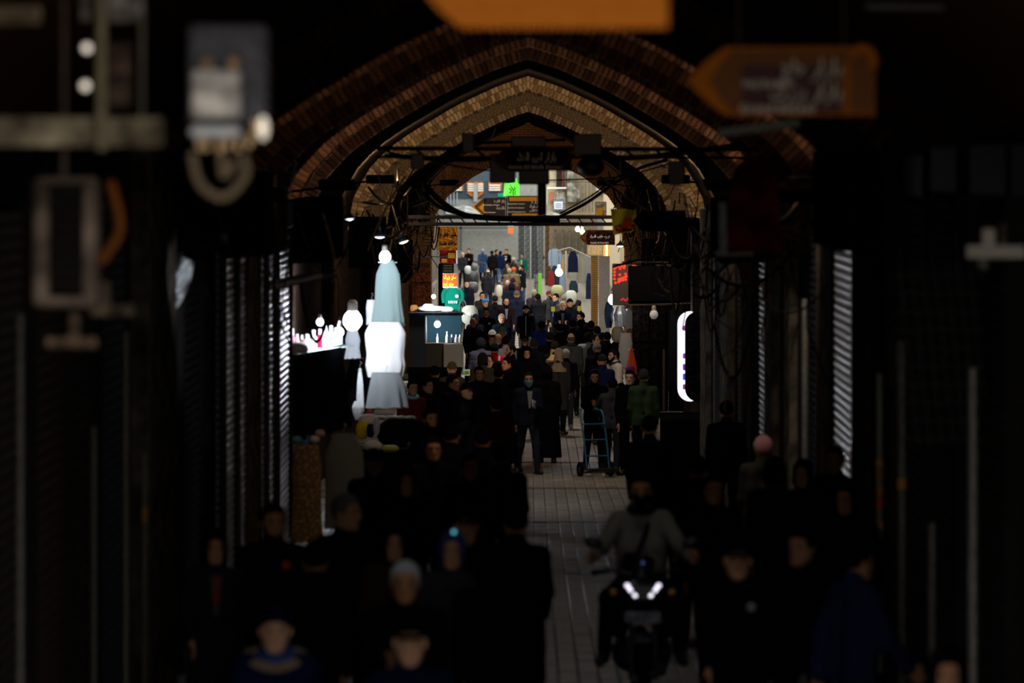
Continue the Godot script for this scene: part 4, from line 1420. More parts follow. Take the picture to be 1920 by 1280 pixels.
func garment(called: String, label: String, category: String, x0: float, y0: float, x1: float, y1: float, d: float, shape: Array, m: Material, folds := 0.06, sleeves := 0.0, group := "", nf := 9.0, yaw := 0.0) -> Node3D:
	var w := wide(x1 - x0, d) / 2
	var h := wide(y1 - y0, d)
	var o := thing(called, label, category, at((x0 + x1) / 2, y0, d), yaw, group)
	var ws := []
	for k in shape: ws.append(k * w)
	part(o, "body", cloth_body(h, ws, folds, 0.34, 40, nf), m)
	if sleeves > 0.0:
		for s in [-1.0, 1.0]:
			var g := G.new()
			g.tube(smooth([Vector3(s * w * 0.75, -0.05, 0), Vector3(s * w * 0.98, -0.16, 0.01), Vector3(s * w * 1.02, -h * sleeves * 0.6, 0.02), Vector3(s * w * 0.94, -h * sleeves, 0.03)], 4), 0.055, 10)
			part(o, "sleeve", g, m)
	var hk := G.new()
	hk.tube(smooth([Vector3(0, 0, 0), Vector3(0, 0.05, 0), Vector3(0.025, 0.075, 0), Vector3(0, 0.1, 0)], 4), 0.004, 6)
	hk.bar(Vector3(-w * 0.6, -0.03, 0), Vector3(w * 0.6, -0.03, 0), 0.015, 0.012)
	part(o, "hanger", hk, M("#a0a0a0", 0.3, 0.7, "metal"))
	return o

func bottle(px: float, py_base: float, d: float, h: float, r: float, hex: String, label: String, cap := "#e8e8ea", category := "bottle") -> void:
	var o := thing("bottle", label, category, at(px, py_base, d))
	var g := G.new()
	g.lathe([Vector2(0.001, h * 0.72), Vector2(r * 0.4, h * 0.72), Vector2(r * 0.95, h * 0.6), Vector2(r, h * 0.5), Vector2(r, 0.01), Vector2(0.001, 0)], 12)
	part(o, "flask", g, M(hex, 0.25, 0.0, ""))
	g = G.new()
	g.lathe([Vector2(0.001, h), Vector2(r * 0.38, h), Vector2(r * 0.42, h * 0.72), Vector2(0.001, h * 0.7)], 12)
	part(o, "cap", g, M(cap, 0.35, 0.0, ""))

func heap(called: String, label: String, category: String, x0: float, y0: float, x1: float, y1: float, d: float, hex: String, rough := 0.8) -> void:
	# a soft bundle: a lumpy flattened ball
	var c := at((x0 + x1) / 2, (y0 + y1) / 2, d)
	var rx := wide(x1 - x0, d) / 2
	var ry := wide(y1 - y0, d) / 2
	var g := G.new()
	var seg := 22
	var rows := []
	for i in 13:
		var t := PI * i / 12.0
		var r := []
		for j in seg + 1:
			var a := TAU * (j % seg) / seg
			var m := 1.0 + 0.07 * sin(a * 3 + x0) * sin(t) + 0.06 * sin(a * 7 + t * 5) * sin(t)
			var sq := pow(absf(sin(t)), 0.6)
			r.append(Vector3(sq * cos(a) * rx * m, cos(t) * ry * m, sq * sin(a) * rx * 0.7 * m))
		rows.append(r)
	for i in 12:
		for j in seg:
			var q := [rows[i][j], rows[i][j + 1], rows[i + 1][j + 1], rows[i + 1][j]]
			var nn := []
			for p in q: nn.append((p / Vector3(rx * rx, ry * ry, rx * rx * 0.5)).normalized())
			g.quadn(q[0], q[1], q[2], q[3], nn[0], nn[1], nn[2], nn[3])
	solo(called, label, category, g, M(hex, rough, 0.0, "cloth", 8.0), "", c)

func build_stalls() -> void:
	# ---- bright clothes stall on the left
	bulb(661, 602, 82.5, 0.14, "#eef4ff", 3.6, "large white bulb blazing between the cosmetics shelf and the white clothes", 9.0)
	bulb(722, 482, 83.2, 0.085, "#eef4ff", 1.0, "white bulb glowing before the neck of the grey green knit dress", 7.0)
	var knit := M("#8fa6a6", 0.85, 0.0, "cloth", 12.0)
	garment("dress", "long grey green ribbed knit dress hanging below the white pendant lamp", "dress", 697, 488, 757, 612, 84.0, [0.35, 0.72, 0.78, 0.8, 0.9, 1.0], knit, 0.085, 0.0, "", 9.0)
	var white := M("#eceef0", 0.8, 0.0, "cloth", 10.0)
	garment("top", "glaring white sleeveless top with a pointed hem, hung over grey pleated trousers", "top", 682, 604, 762, 706, 83.6, [0.7, 0.96, 0.92, 0.86, 0.92, 0.8], white, 0.06)
	garment("trousers", "pale grey pleated wide trousers hanging below the glaring white top", "trousers", 688, 698, 760, 764, 83.3, [0.72, 0.86, 0.95, 1.0], M("#7f8688", 0.8, 0.0, "cloth", 10.0), 0.16, 0.0, "", 7.0)
	garment("top", "narrow white garment strip hanging just below the large white bulb", "garment", 646, 618, 676, 672, 84.4, [0.6, 0.9, 0.8, 1.0], M("#cdd4dc", 0.8, 0.0, "cloth"), 0.08)
	garment("scarf", "long pale scarf hanging between black dress and pleated trousers", "scarf", 668, 690, 682, 772, 83.4, [0.3, 0.8, 0.9, 1.0], M("#d4dade", 0.8, 0.0, "cloth"), 0.1)
	garment("scarf", "white cloth corner hanging left of the yellow bag", "cloth", 660, 752, 682, 786, 82.8, [0.6, 1.0, 0.8, 0.4], M("#d4dade", 0.8, 0.0, "cloth"), 0.1)
	garment("dress", "black dress hanging behind the long pale scarf", "dress", 644, 668, 692, 790, 86.0, [0.4, 0.8, 0.85, 1.0], M("#151318", 0.85, 0.0, "cloth"), 0.06)
	garment("top", "glaring white top peeping out left of the knit dress", "top", 686, 562, 708, 608, 84.2, [0.8, 1.0, 0.9, 0.9], white, 0.06)
	var t := thing("stall_table", "clothes stall table covered in dark cloth below the pleated trousers", "table", at(735, 845, 81.0))
	part_box(t, "top", 668, 838, 800, 846, 81.0, 1.2, M("#2b2826", 0.8, 0.0, "cloth"))
	part_box(t, "skirt", 672, 846, 796, 925, 80.6, 0.9, M("#191719", 0.9, 0.0, "cloth"))
	heap("bag", "yellow bag on the left of the clothes stall table", "bag", 667, 790, 690, 824, 80.2, "#d8c322")
	heap("folded_shirt", "white folded shirts lying behind the yellow bag", "shirt", 672, 776, 708, 800, 80.6, "#d6dade")
	heap("folded_shirt", "navy folded cloth right of the yellow bag", "shirt", 687, 794, 702, 820, 80.1, "#1a2548")
	heap("folded_shirt", "pale blue sleeve hanging right of the navy folded cloth", "shirt", 700, 782, 712, 816, 80.0, "#b4c0d2")
	heap("clothes_pile", "big pile of black clothes on the stall table", "clothes pile", 706, 784, 800, 840, 80.4, "#121114")
	heap("folded_shirt", "red trimmed folded cloth on top of the stall's back row", "shirt", 686, 768, 700, 777, 81.0, "#b04a3a")
	heap("folded_shirt", "white folded bundle along the front of the stall table", "shirt", 684, 826, 716, 846, 79.6, "#dfe2e2")
	heap("folded_shirt", "lime edged folded bundle along the front of the stall table", "shirt", 716, 834, 748, 847, 79.6, "#c6d07a")
	heap("folded_shirt", "grey blue folded bundle at the right of the stall table", "shirt", 764, 826, 792, 846, 79.6, "#4c525c")
	for e in [[712, 787], [736, 786], [752, 788], [770, 792]]:
		heap("folded_shirt", "pale folded piece in the row behind the black pile, %s" % ["first from left", "second from left", "third from left", "rightmost"][[712, 736, 752, 770].find(e[0])], "shirt", e[0] - 11, 779, e[0] + 11, e[1], 81.2, "#8f9290")
	# ---- cosmetics shelf and the black cloth in front of it
	var sh := thing("glass_shelf", "bright glass shelf of cosmetics over the black cloth", "shelf", at(590, 656, 71.0))
	var g := G.new()
	g.bar(at(540, 664, 70.6) - sh.position, at(645, 647, 71.6) - sh.position, 0.3, 0.02)
	var gl := M("#cfe4e0", 0.1, 0.0, "")
	part(sh, "shelf_pane", g, gl)
	g = G.new()
	g.tube([at(540, 560, 71.2) - sh.position, at(540, 664, 71.2) - sh.position], 0.012, 8)
	part(sh, "post", g, M("#a8aaac", 0.3, 0.6, "metal"))
	var items := [["#d98aa0", 549, 0.3, "pink pump bottle at the left end of the glass shelf", 0.035], ["#c9a0b4", 557, 0.22, "mauve flask second from the left on the glass shelf", 0.045], ["#6a5a50", 566, 0.2, "brown bottle third from the left on the glass shelf", 0.035], ["#e6c8d0", 576, 0.2, "pale rose jar fourth from the left on the glass shelf", 0.06], ["#e8e4e6", 588, 0.24, "white tapered bottle left of the crimson one", 0.05], ["#d01848", 600, 0.24, "crimson bottle in the middle of the glass shelf", 0.04], ["#f0f0f0", 611, 0.27, "white bottle right of the crimson one", 0.05], ["#eceef0", 621, 0.26, "tallest white bottle near the shelf's right end", 0.05], ["#e4e8ee", 630, 0.22, "white bottle second from the shelf's right end", 0.04], ["#a8c4e0", 637, 0.3, "pale blue bottle at the right end of the glass shelf", 0.035]]
	for e in items:
		bottle(e[1], 662 - (e[1] - 540) * 0.16, 71.3, e[2], e[4], e[0], e[3])
	heap("box_stack", "glaring white soft pack at the left of the glass shelf", "package", 545, 641, 580, 664, 70.7, "#f0eef0")
	bulb(637, 623, 71.0, 0.05, "#f2f6ff", 0.6, "small white lamp at the right end of the cosmetics shelf", 8.0, 0.1)
	bulb(600, 604, 70.9, 0.045, "#f2f6ff", 0.6, "small white lamp over the crimson bottle", 5.0, 0.3)
	var cl := []
	for i in 12:
		var r := []
		for j in 16:
			var u := j / 15.0
			var v := i / 11.0
			r.append(at(lerpf(536, lerpf(640, 660, v), u), lerpf(lerpf(668, 650, u), lerpf(832, 800, u), v), lerpf(69.8, 71.2, u) + 0.05 * sin(u * 14 + v) * v))
		cl.append(r)
	g = G.new()
	g.sheet(cl, 0.01)
	solo("cloth_screen", "black cloth hung below the bright cosmetics shelf", "cloth", g, M("#060709", 0.95, 0.0, "cloth"))
	var leo := StandardMaterial3D.new()
	leo.resource_name = "leopard_print"
	leo.albedo_color = Color("#6b5a3c")
	leo.roughness = 0.9
	leo.uv1_triplanar = true
	leo.uv1_scale = Vector3.ONE * 1.3
	leo.albedo_texture = leopard()
	garment("dress", "leopard print dress hanging under the black cloth", "dress", 544, 834, 606, 1015, 60.0, [0.7, 0.9, 0.85, 0.9, 1.0], leo, 0.03)
	garment("sweater", "plain grey olive sweater hanging right of the leopard print dress", "sweater", 606, 812, 684, 990, 60.6, [0.5, 0.92, 0.96, 0.9, 0.94, 0.98], M("#5a5750", 0.9, 0.0, "cloth", 9.0), 0.03)
	for e in [[556, 824, "#4f7a72", "teal"], [571, 830, "#3c5a78", "blue"], [590, 823, "#b8b4a8", "cream"], [600, 812, "#a88478", "pinkish"]]:
		heap("folded_cloth", "small %s cloth in the row above the leopard dress" % e[3], "cloth", e[0] - 9, e[1] - 7, e[0] + 9, e[1] + 7, 61.5, e[2])
	heap("hat", "yellow cloth bundle behind the bearded man's head on the left", "cloth", 458, 962, 486, 1022, 48.0, "#7a5a18")
	# ---- second stall on the left, in the daylight beyond the arch
	var d := 160.0
	var s := thing("hanging_sign", "orange sign with two lines of dark Persian lettering under the far beam", "sign", at(839, 447, 147.4))
	part_box(s, "board", 820, 425, 858, 469, 147.4, 0.03, M("#a8691e", 0.7, 0.0, "dirt"))
	persian(s, "lettering", "شامی عنجر ها", 0.13, 0.022, M("#15141c", 0.7, 0.0, ""), Vector3(0, wide(5, 147.4), 0.02), wide(32, 147.4))
	persian(s, "lettering", "ما لحاف قشنده", 0.13, 0.022, M("#15141c", 0.7, 0.0, ""), Vector3(0, wide(-12, 147.4), 0.02), wide(33, 147.4))
	s = thing("hanging_sign", "red and yellow printed sign just below the orange one", "sign", at(841, 481, 147.6))
	part_box(s, "board", 824, 468, 857, 494, 147.6, 0.03, M("#8a2420", 0.7, 0.0, "dirt"))
	part_box(s, "yellow_patch", 840, 474, 853, 484, 147.57, 0.02, M("#9a741c", 0.7, 0.0, ""), 0.0)
	part_box(s, "yellow_patch", 828, 485, 838, 492, 147.57, 0.02, M("#9a741c", 0.7, 0.0, ""), 0.0)
	part_box(s, "frame_edge", 855, 466, 858, 494, 147.56, 0.03, M("#cfcac4", 0.6, 0.0, ""), 0.0)
	wall_arm(s, 0.0, -3.4)
	s = thing("price_board", "dark slate board with faint rows between red sign and orange red sign", "board", at(840, 502, 147.8))
	part_box(s, "slate", 830, 493, 851, 512, 147.8, 0.03, M("#2f3029", 0.8, 0.0, "dirt"))
	for k in 3: part_box(s, "row", 832, 497 + k * 5, 848, 498.6 + k * 5, 147.77, 0.015, M("#5a5032", 0.8, 0.0, ""), 0.0)
	s = thing("hanging_sign", "orange red sign with yellow Persian lettering above the green shirt", "sign", at(843, 525, 146.0))
	part_box(s, "board", 830, 512, 858, 539, 146.0, 0.02, M("#e8e4e0", 0.6, 0.0, ""))
	part_box(s, "red_field", 830, 514, 856, 537, 145.98, 0.02, M("#d6431e", 0.6, 0.0, ""), 0.0)
	persian(s, "lettering", "سایز بزرگ", 0.1, 0.018, M("#ffe23a", 0.6, 0.0, ""), Vector3(0, wide(3, 146), 0.035), wide(22, 146))
	persian(s, "lettering", "موجود است", 0.09, 0.017, M("#ffe23a", 0.6, 0.0, ""), Vector3(wide(-2, 146), wide(-9, 146), 0.035), wide(20, 146))
	var j := garment("sports_shirt", "green sports shirt with white print hanging under the orange red sign", "shirt", 831, 538, 867, 592, 147.0, [0.4, 0.86, 0.84, 0.86, 0.9], M("#159a80", 0.7, 0.0, "cloth"), 0.03, 0.55)
	g = G.new()
	g.ball(Vector3(wide(8, 147), wide(-17, 147), 0.12), Vector3(0.05, 0.05, 0.02), 12)
	part(j, "badge", g, M("#e6eeee", 0.6, 0.0, ""))
	g = G.new()
	for k in 5: g.box(Vector3(wide(-7 + k * 3.6, 147), wide(-28, 147), 0.125), Vector3(0.035, 0.07, 0.02), Basis(), 0.004)
	part(j, "print", g, M("#e6eeee", 0.6, 0.0, ""))
	garment("coat", "long black coat hanging beside the pale pole of the left far stall", "coat", 819, 494, 834, 578, 149.0, [0.5, 0.9, 0.9, 1.0], M("#14161a", 0.8, 0.0, "cloth"), 0.05)
	upright(820.5, 408, 580, 148.0, 0.02, "#aaa89c", "pole", "thin pale pole beside the orange sign", "pole", 0.2)
	var lt := thing("added_dark_table", "added low dark table hiding the bright paving before the open stall cabinet", "table", at(815, 730, 134.0))  # added table hiding bright paving where only a dark crowd stands
	part_box(lt, "top", 764, 690, 866, 696, 134.0, 1.4, M("#1c1a19", 0.8, 0.0, "cloth"))
	part_box(lt, "cloth_skirt", 766, 696, 864, 746, 133.8, 1.0, M("#121112", 0.9, 0.0, "cloth"))
	lt = thing("added_dark_table", "added low dark table hiding the bright paving under the glowing rounded sign", "table", at(1285, 800, 95.5))  # added dark table standing in for the shade on this paving
	part_box(lt, "top", 1238, 778, 1336, 786, 96.0, 2.2, M("#161514", 0.8, 0.0, "cloth"))
	part_box(lt, "cloth_skirt", 1240, 786, 1334, 890, 96.0, 2.0, M("#0f0e0f", 0.9, 0.0, "cloth"))
	upright(868, 538, 692, 147.6, 0.02, "#c6c8c6", "pole", "pale pole right of the green sports shirt", "pole", 0.2)
	var door := thing("wooden_shutter", "reddish brown boarded shutter above the left far stall", "shutter", at(790, 538, 151.0))
	for k in 7: part_box(door, "board", 773 + k * 5.0, 502, 777.6 + k * 5.0, 577, 151.0, 0.05, M(["#8a4a34", "#7e4430", "#945238"][k % 3], 0.7, 0.0, "dirt"))
	part_box(door, "rail", 772, 528, 808, 531, 150.95, 0.03, M("#4a2c22", 0.7, 0.0, "dirt"))
	for e in [["#f4f2ee", 782, 586, 838, 573, "white wrapped goods heaped on the left of the stall's roof"], ["#f2f2f2", 815, 588, 852, 574, "white wrapped goods heaped on the right of the stall's roof"], ["#e8e6e0", 792, 580, 814, 569, "topmost white bundle on the stall's roof"]]:
		heap("wrapped_goods", e[5], "package", e[1], e[4], e[3], e[2], 146.5, e[0], 0.5)
	heap("wrapped_goods", "orange carton bundle at the far left of the stall's roof", "package", 768, 571, 784, 586, 147.0, "#c88a4a")
	s = thing("stall_cabinet", "open stall cabinet with a bulb, bottles and dark teal lining", "cabinet", at(832, 690, 146.0))
	part_box(s, "top", 768, 585, 868, 590, 146.0, 1.2, M("#2c2e32", 0.6, 0.0, "dirt"))
	part_box(s, "back_panel", 796, 590, 866, 645, 146.6, 0.05, M("#28424c", 0.7, 0.0, "skin"))
	part_box(s, "side_booth", 768, 590, 798, 692, 146.0, 0.9, M("#33363c", 0.7, 0.0, "skin"))
	part_box(s, "counter", 798, 642, 867, 692, 146.0, 0.9, M("#3c382e", 0.7, 0.0, "skin"))
	part_box(s, "counter_panel", 832, 644, 867, 692, 145.5, 0.05, M("#8a837a", 0.7, 0.0, "skin"))
	part_box(s, "frame_post", 796, 594, 800, 642, 145.6, 0.05, M("#b8babc", 0.4, 0.3, "metal"))
	bulb(820, 608, 145.6, 0.085, "#f4f8ff", 2.0, "white bulb shining in the open stall cabinet", 9.0, 0.15)
	bulb(813, 556, 145.4, 0.06, "#f4f8ff", 4.0, "white lamp column over the white wrapped goods", 6.0, 0.1)
	var nb := 0
	for e in [["#d8d4e0", 820, 0.24, "slim white"], ["#c8c4c0", 838, 0.3, "broad pale"], ["#2c3844", 847, 0.22, "dark blue"], ["#a89c98", 855, 0.22, "rosy grey"], ["#9a9088", 862, 0.22, "sandy"]]:
		bottle(e[1], 643, 145.8, e[2], 0.04 if nb else 0.03, e[0], "%s bottle on the counter of the open stall cabinet" % e[3])
		nb += 1
	heap("tarpaulin", "pale mottled tarpaulin bundle right of the green shirt", "tarpaulin", 866, 572, 897, 608, 146.2, "#b8b8ac")
	garment("umbrella", "closed dark green umbrella leaning beside the grey counter panel", "umbrella", 875, 590, 893, 662, 146.0, [0.1, 0.4, 0.7, 1.0], M("#27402e", 0.8, 0.0, "cloth"), 0.1)
	g = G.new()
	var ringp := []
	for k in 24: ringp.append(at(868, 584, 146.8) + Vector3(cos(TAU * k / 24) * 0.1, sin(TAU * k / 24) * 0.3, 0))
	g.tube(ringp, 0.02, 8, true)
	solo("hoop", "thin grey upright hoop on the pole right of the green shirt", "hoop", g, M("#6d6a66", 0.4, 0.4, "metal"))
	s = thing("price_card", "small green and white price card above the dark crowd on the left", "card", at(875, 698, 105.0))
	part_box(s, "card", 869, 692, 881, 704, 105.0, 0.01, M("#cfe0cc", 0.6, 0.0, ""), 0.0)
	part_box(s, "green_print", 871, 695, 879, 701, 104.98, 0.01, M("#4c9a58", 0.6, 0.0, ""), 0.0)
	# ---- right side: LED sign, dark screen, bulbs, garments, dark cupboard, rounded sign
	d = 106.0
	s = thing("led_sign", "black display with glowing red LED characters beside the dark screen", "sign", at(1166, 532, d))
	part_box(s, "housing", 1148, 494, 1186, 572, d, 0.12, M("#1a1a20", 0.5, 0.0, "skin"), 0.01)
	g = G.new()
	for e in [[1152, 504], [1155, 501], [1160, 499.5], [1166, 499], [1171, 498.6], [1152, 510], [1152, 516], [1152, 523], [1154, 530], [1163, 503.5], [1170, 502], [1162, 515], [1173, 513.5], [1160, 524], [1163, 522.5], [1167, 521.5], [1171, 520], [1174, 518], [1163, 526], [1168, 525], [1173, 524], [1160, 528.5], [1187, 498.6], [1191, 498.8], [1196, 499.8]]:
		g.ball(at(e[0], e[1], d - 0.08) - s.position, Vector3(0.022, 0.022, 0.015), 8)
	part(s, "red_led", g, glow("#ff2a14", 3.2, "#401008"))
	g = G.new()
	for e in [[1165, 562], [1168, 560], [1171, 562], [1174, 563], [1177, 560]]: g.ball(at(e[0], e[1], d - 0.08) - s.position, Vector3(0.02, 0.02, 0.015), 8)
	part(s, "small_led", g, glow("#ff4030", 0.6, "#401008"))
	wall_arm(s, wide(41, d), 3.4)
	var ll := OmniLight3D.new()
	ll.name = numbered("led_light")
	ll.position = at(1164, 514, d - 0.3)
	ll.light_color = Color("#ff3a20")
	ll.light_energy = 0.05
	ll.light_size = 0.1
	ll.omni_range = 60.0
	ll.omni_attenuation = 2.0
	ll.shadow_enabled = true
	add_child(ll)
	s = thing("display_screen", "large black display box seen from its dark side over the right stalls", "screen", at(1230, 535, 101.0))
	part_box(s, "housing", 1178, 498, 1283, 569, 101.0, 0.22, M("#08080a", 0.75, 0.0, "skin"), 0.015)
	part_box(s, "front_panel", 1181, 502, 1280, 565, 100.87, 0.02, M("#0b0a0e", 0.75, 0.0, "skin"))
	wall_arm(s, wide(38, 101), 3.4)
	g = G.new()
	g.bar(at(1178, 572, 100.9) - s.position, at(1300, 568, 100.9) - s.position, 0.03, 0.02)
	part(s, "bottom_rail", g, M("#4a4844", 0.5, 0.4, "metal"))
	bulb(1150, 562, 108.5, 0.1, "#f2f6ff", 1.6, "white bulb blazing under the red LED sign", 9.0)
	bulb(1226, 590, 100.0, 0.075, "#e8ecf0", 0.0, "unlit white bulb hanging under the large black display box", 0.12, 0.1)
	s = thing("dark_cupboard", "tall dark brown panelled cupboard below the black display box", "cupboard", at(1220, 760, 109.0))
	part_box(s, "carcass", 1186, 574, 1252, 770, 109.2, 0.6, M("#0d0a08", 0.7, 0.0, "dirt"), 0.01)
	for e in [[1190, 582, 1217, 640], [1220, 582, 1248, 640], [1190, 646, 1217, 760], [1220, 646, 1248, 760]]:
		part_box(s, "door", e[0], e[1], e[2], e[3], 108.88, 0.04, M("#100c0a", 0.6, 0.0, "dirt"))
	garment("curtain", "dark blue black cloth hanging between cupboard and glowing rounded sign", "cloth", 1254, 580, 1280, 770, 104.0, [0.8, 0.95, 0.9, 1.0], M("#171c26", 0.85, 0.0, "cloth"), 0.1)
	upright(1245, 655, 770, 106.0, 0.03, "#3a3836", "post", "grey post in front of the dark brown cupboard", "post")
	s = thing("light_box_sign", "rounded upright light box sign glowing white at its left edge", "sign", at(1300, 668, 92.0))
	var st := PackedVector2Array()
	var hh := wide(84, 92)
	var rr := wide(23, 92)
	for k in 13: st.append(Vector2(cos(PI * k / 12) * rr, hh - rr + sin(PI * k / 12) * rr))
	for k in 13: st.append(Vector2(-cos(PI * k / 12) * rr, -hh + rr - sin(PI * k / 12) * rr))
	g = G.new()
	g.prism(st, 0.08, Transform3D(Basis(), Vector3(wide(7, 92), 0, 0.06)))
	part(s, "back_shell", g, M("#3b3533", 0.6, 0.1, "dirt"))
	g = G.new()
	g.prism(st, 0.14, Transform3D(Basis(), Vector3(wide(-6, 92), 0, -0.06)))
	part(s, "glowing_face", g, glow("#f4efff", 1.7))
	part_box(s, "back_panel", 1294, 608, 1324, 730, 91.86, 0.02, M("#322e2e", 0.6, 0.1, "dirt"))
	for e in [[610, 620, "#a03aa8"], [662, 672, "#a03aa8"], [682, 694, "#7a3ab0"], [700, 712, "#3a58d8"], [720, 730, "#a03aa8"]]:
		part_box(s, "colour_band", 1280, e[0], 1284, e[1], 91.98, 0.03, glow(e[2], 0.7, e[2]), 0.0)
	var al := AreaLight3D.new()
	al.name = numbered("sign_light")
	al.area_size = Vector2(0.3, 1.3)
	al.light_color = Color("#f4efff")
	al.light_energy = 0.25
	al.area_range = 60.0
	al.shadow_enabled = true
	al.position = at(1268, 668, 92.1)
	al.rotation.y = PI / 2
	add_child(al)
	upright(1297, 430, 590, 92.3, 0.02, "#6a665c", "post", "post holding the glowing rounded sign from above", "post", 0.3)
	var shiny := M("#9fa4aa", 0.3, 0.4, "metal")
	garment("jacket", "shiny silver jacket hanging under the red LED sign", "jacket", 1150, 574, 1178, 612, 111.0, [0.5, 0.95, 0.85, 0.7], shiny, 0.12, 0.7)
	garment("trousers", "blue jeans hanging just left of the shiny silver jacket", "trousers", 1133, 566, 1150, 614, 112.0, [0.6, 1.0, 0.9, 0.6], M("#2e4a66", 0.8, 0.0, "cloth"), 0.06)
	garment("jacket", "grey fur like jacket right of the shiny silver one", "jacket", 1172, 582, 1190, 616, 110.6, [0.6, 1.0, 0.9], M("#6d6862", 0.9, 0.0, "cloth"), 0.1)
	garment("shawl", "grey striped shawl hanging below the shiny silver jacket", "shawl", 1160, 624, 1187, 690, 110.0, [0.7, 0.9, 1.0, 0.95], M("#7c736a", 0.8, 0.0, "cloth"), 0.12, 0.0, "", 14.0)
	heap("cushion", "dark beige cushion hanging left of the striped shawl", "cushion", 1146, 612, 1170, 642, 110.5, "#6d6250")
	garment("scarf", "orange and purple scarf hanging by the dark cupboard", "scarf", 1174, 652, 1194, 702, 108.4, [0.2, 0.6, 0.9, 1.0], M("#b4502c", 0.8, 0.0, "cloth"), 0.08)
	heap("scarf_end", "purple scarf end below the orange scarf", "scarf", 1174, 684, 1190, 704, 108.2, "#6a2c66")
	heap("bag", "small dark bag on the right wall behind the striped shawl", "bag", 1145, 640, 1164, 660, 111.2, "#26282a")

func leopard() -> ImageTexture:
	var n := FastNoiseLite.new()
	n.seed = 11
	n.noise_type = FastNoiseLite.TYPE_SIMPLEX_SMOOTH
	n.frequency = 0.055
	n.fractal_octaves = 1
	var im := n.get_seamless_image(256, 256)
	var o := Image.create(256, 256, false, Image.FORMAT_RGB8)
	for y in 256:
		for x in 256:
			var v := im.get_pixel(x, y).r
			var c := Color(0.1, 0.08, 0.07) if v > 0.42 and v < 0.62 else (Color(0.75, 0.62, 0.45) if v >= 0.62 else Color(1, 0.86, 0.62))
			o.set_pixel(x, y, c)
	return ImageTexture.create_from_image(o)

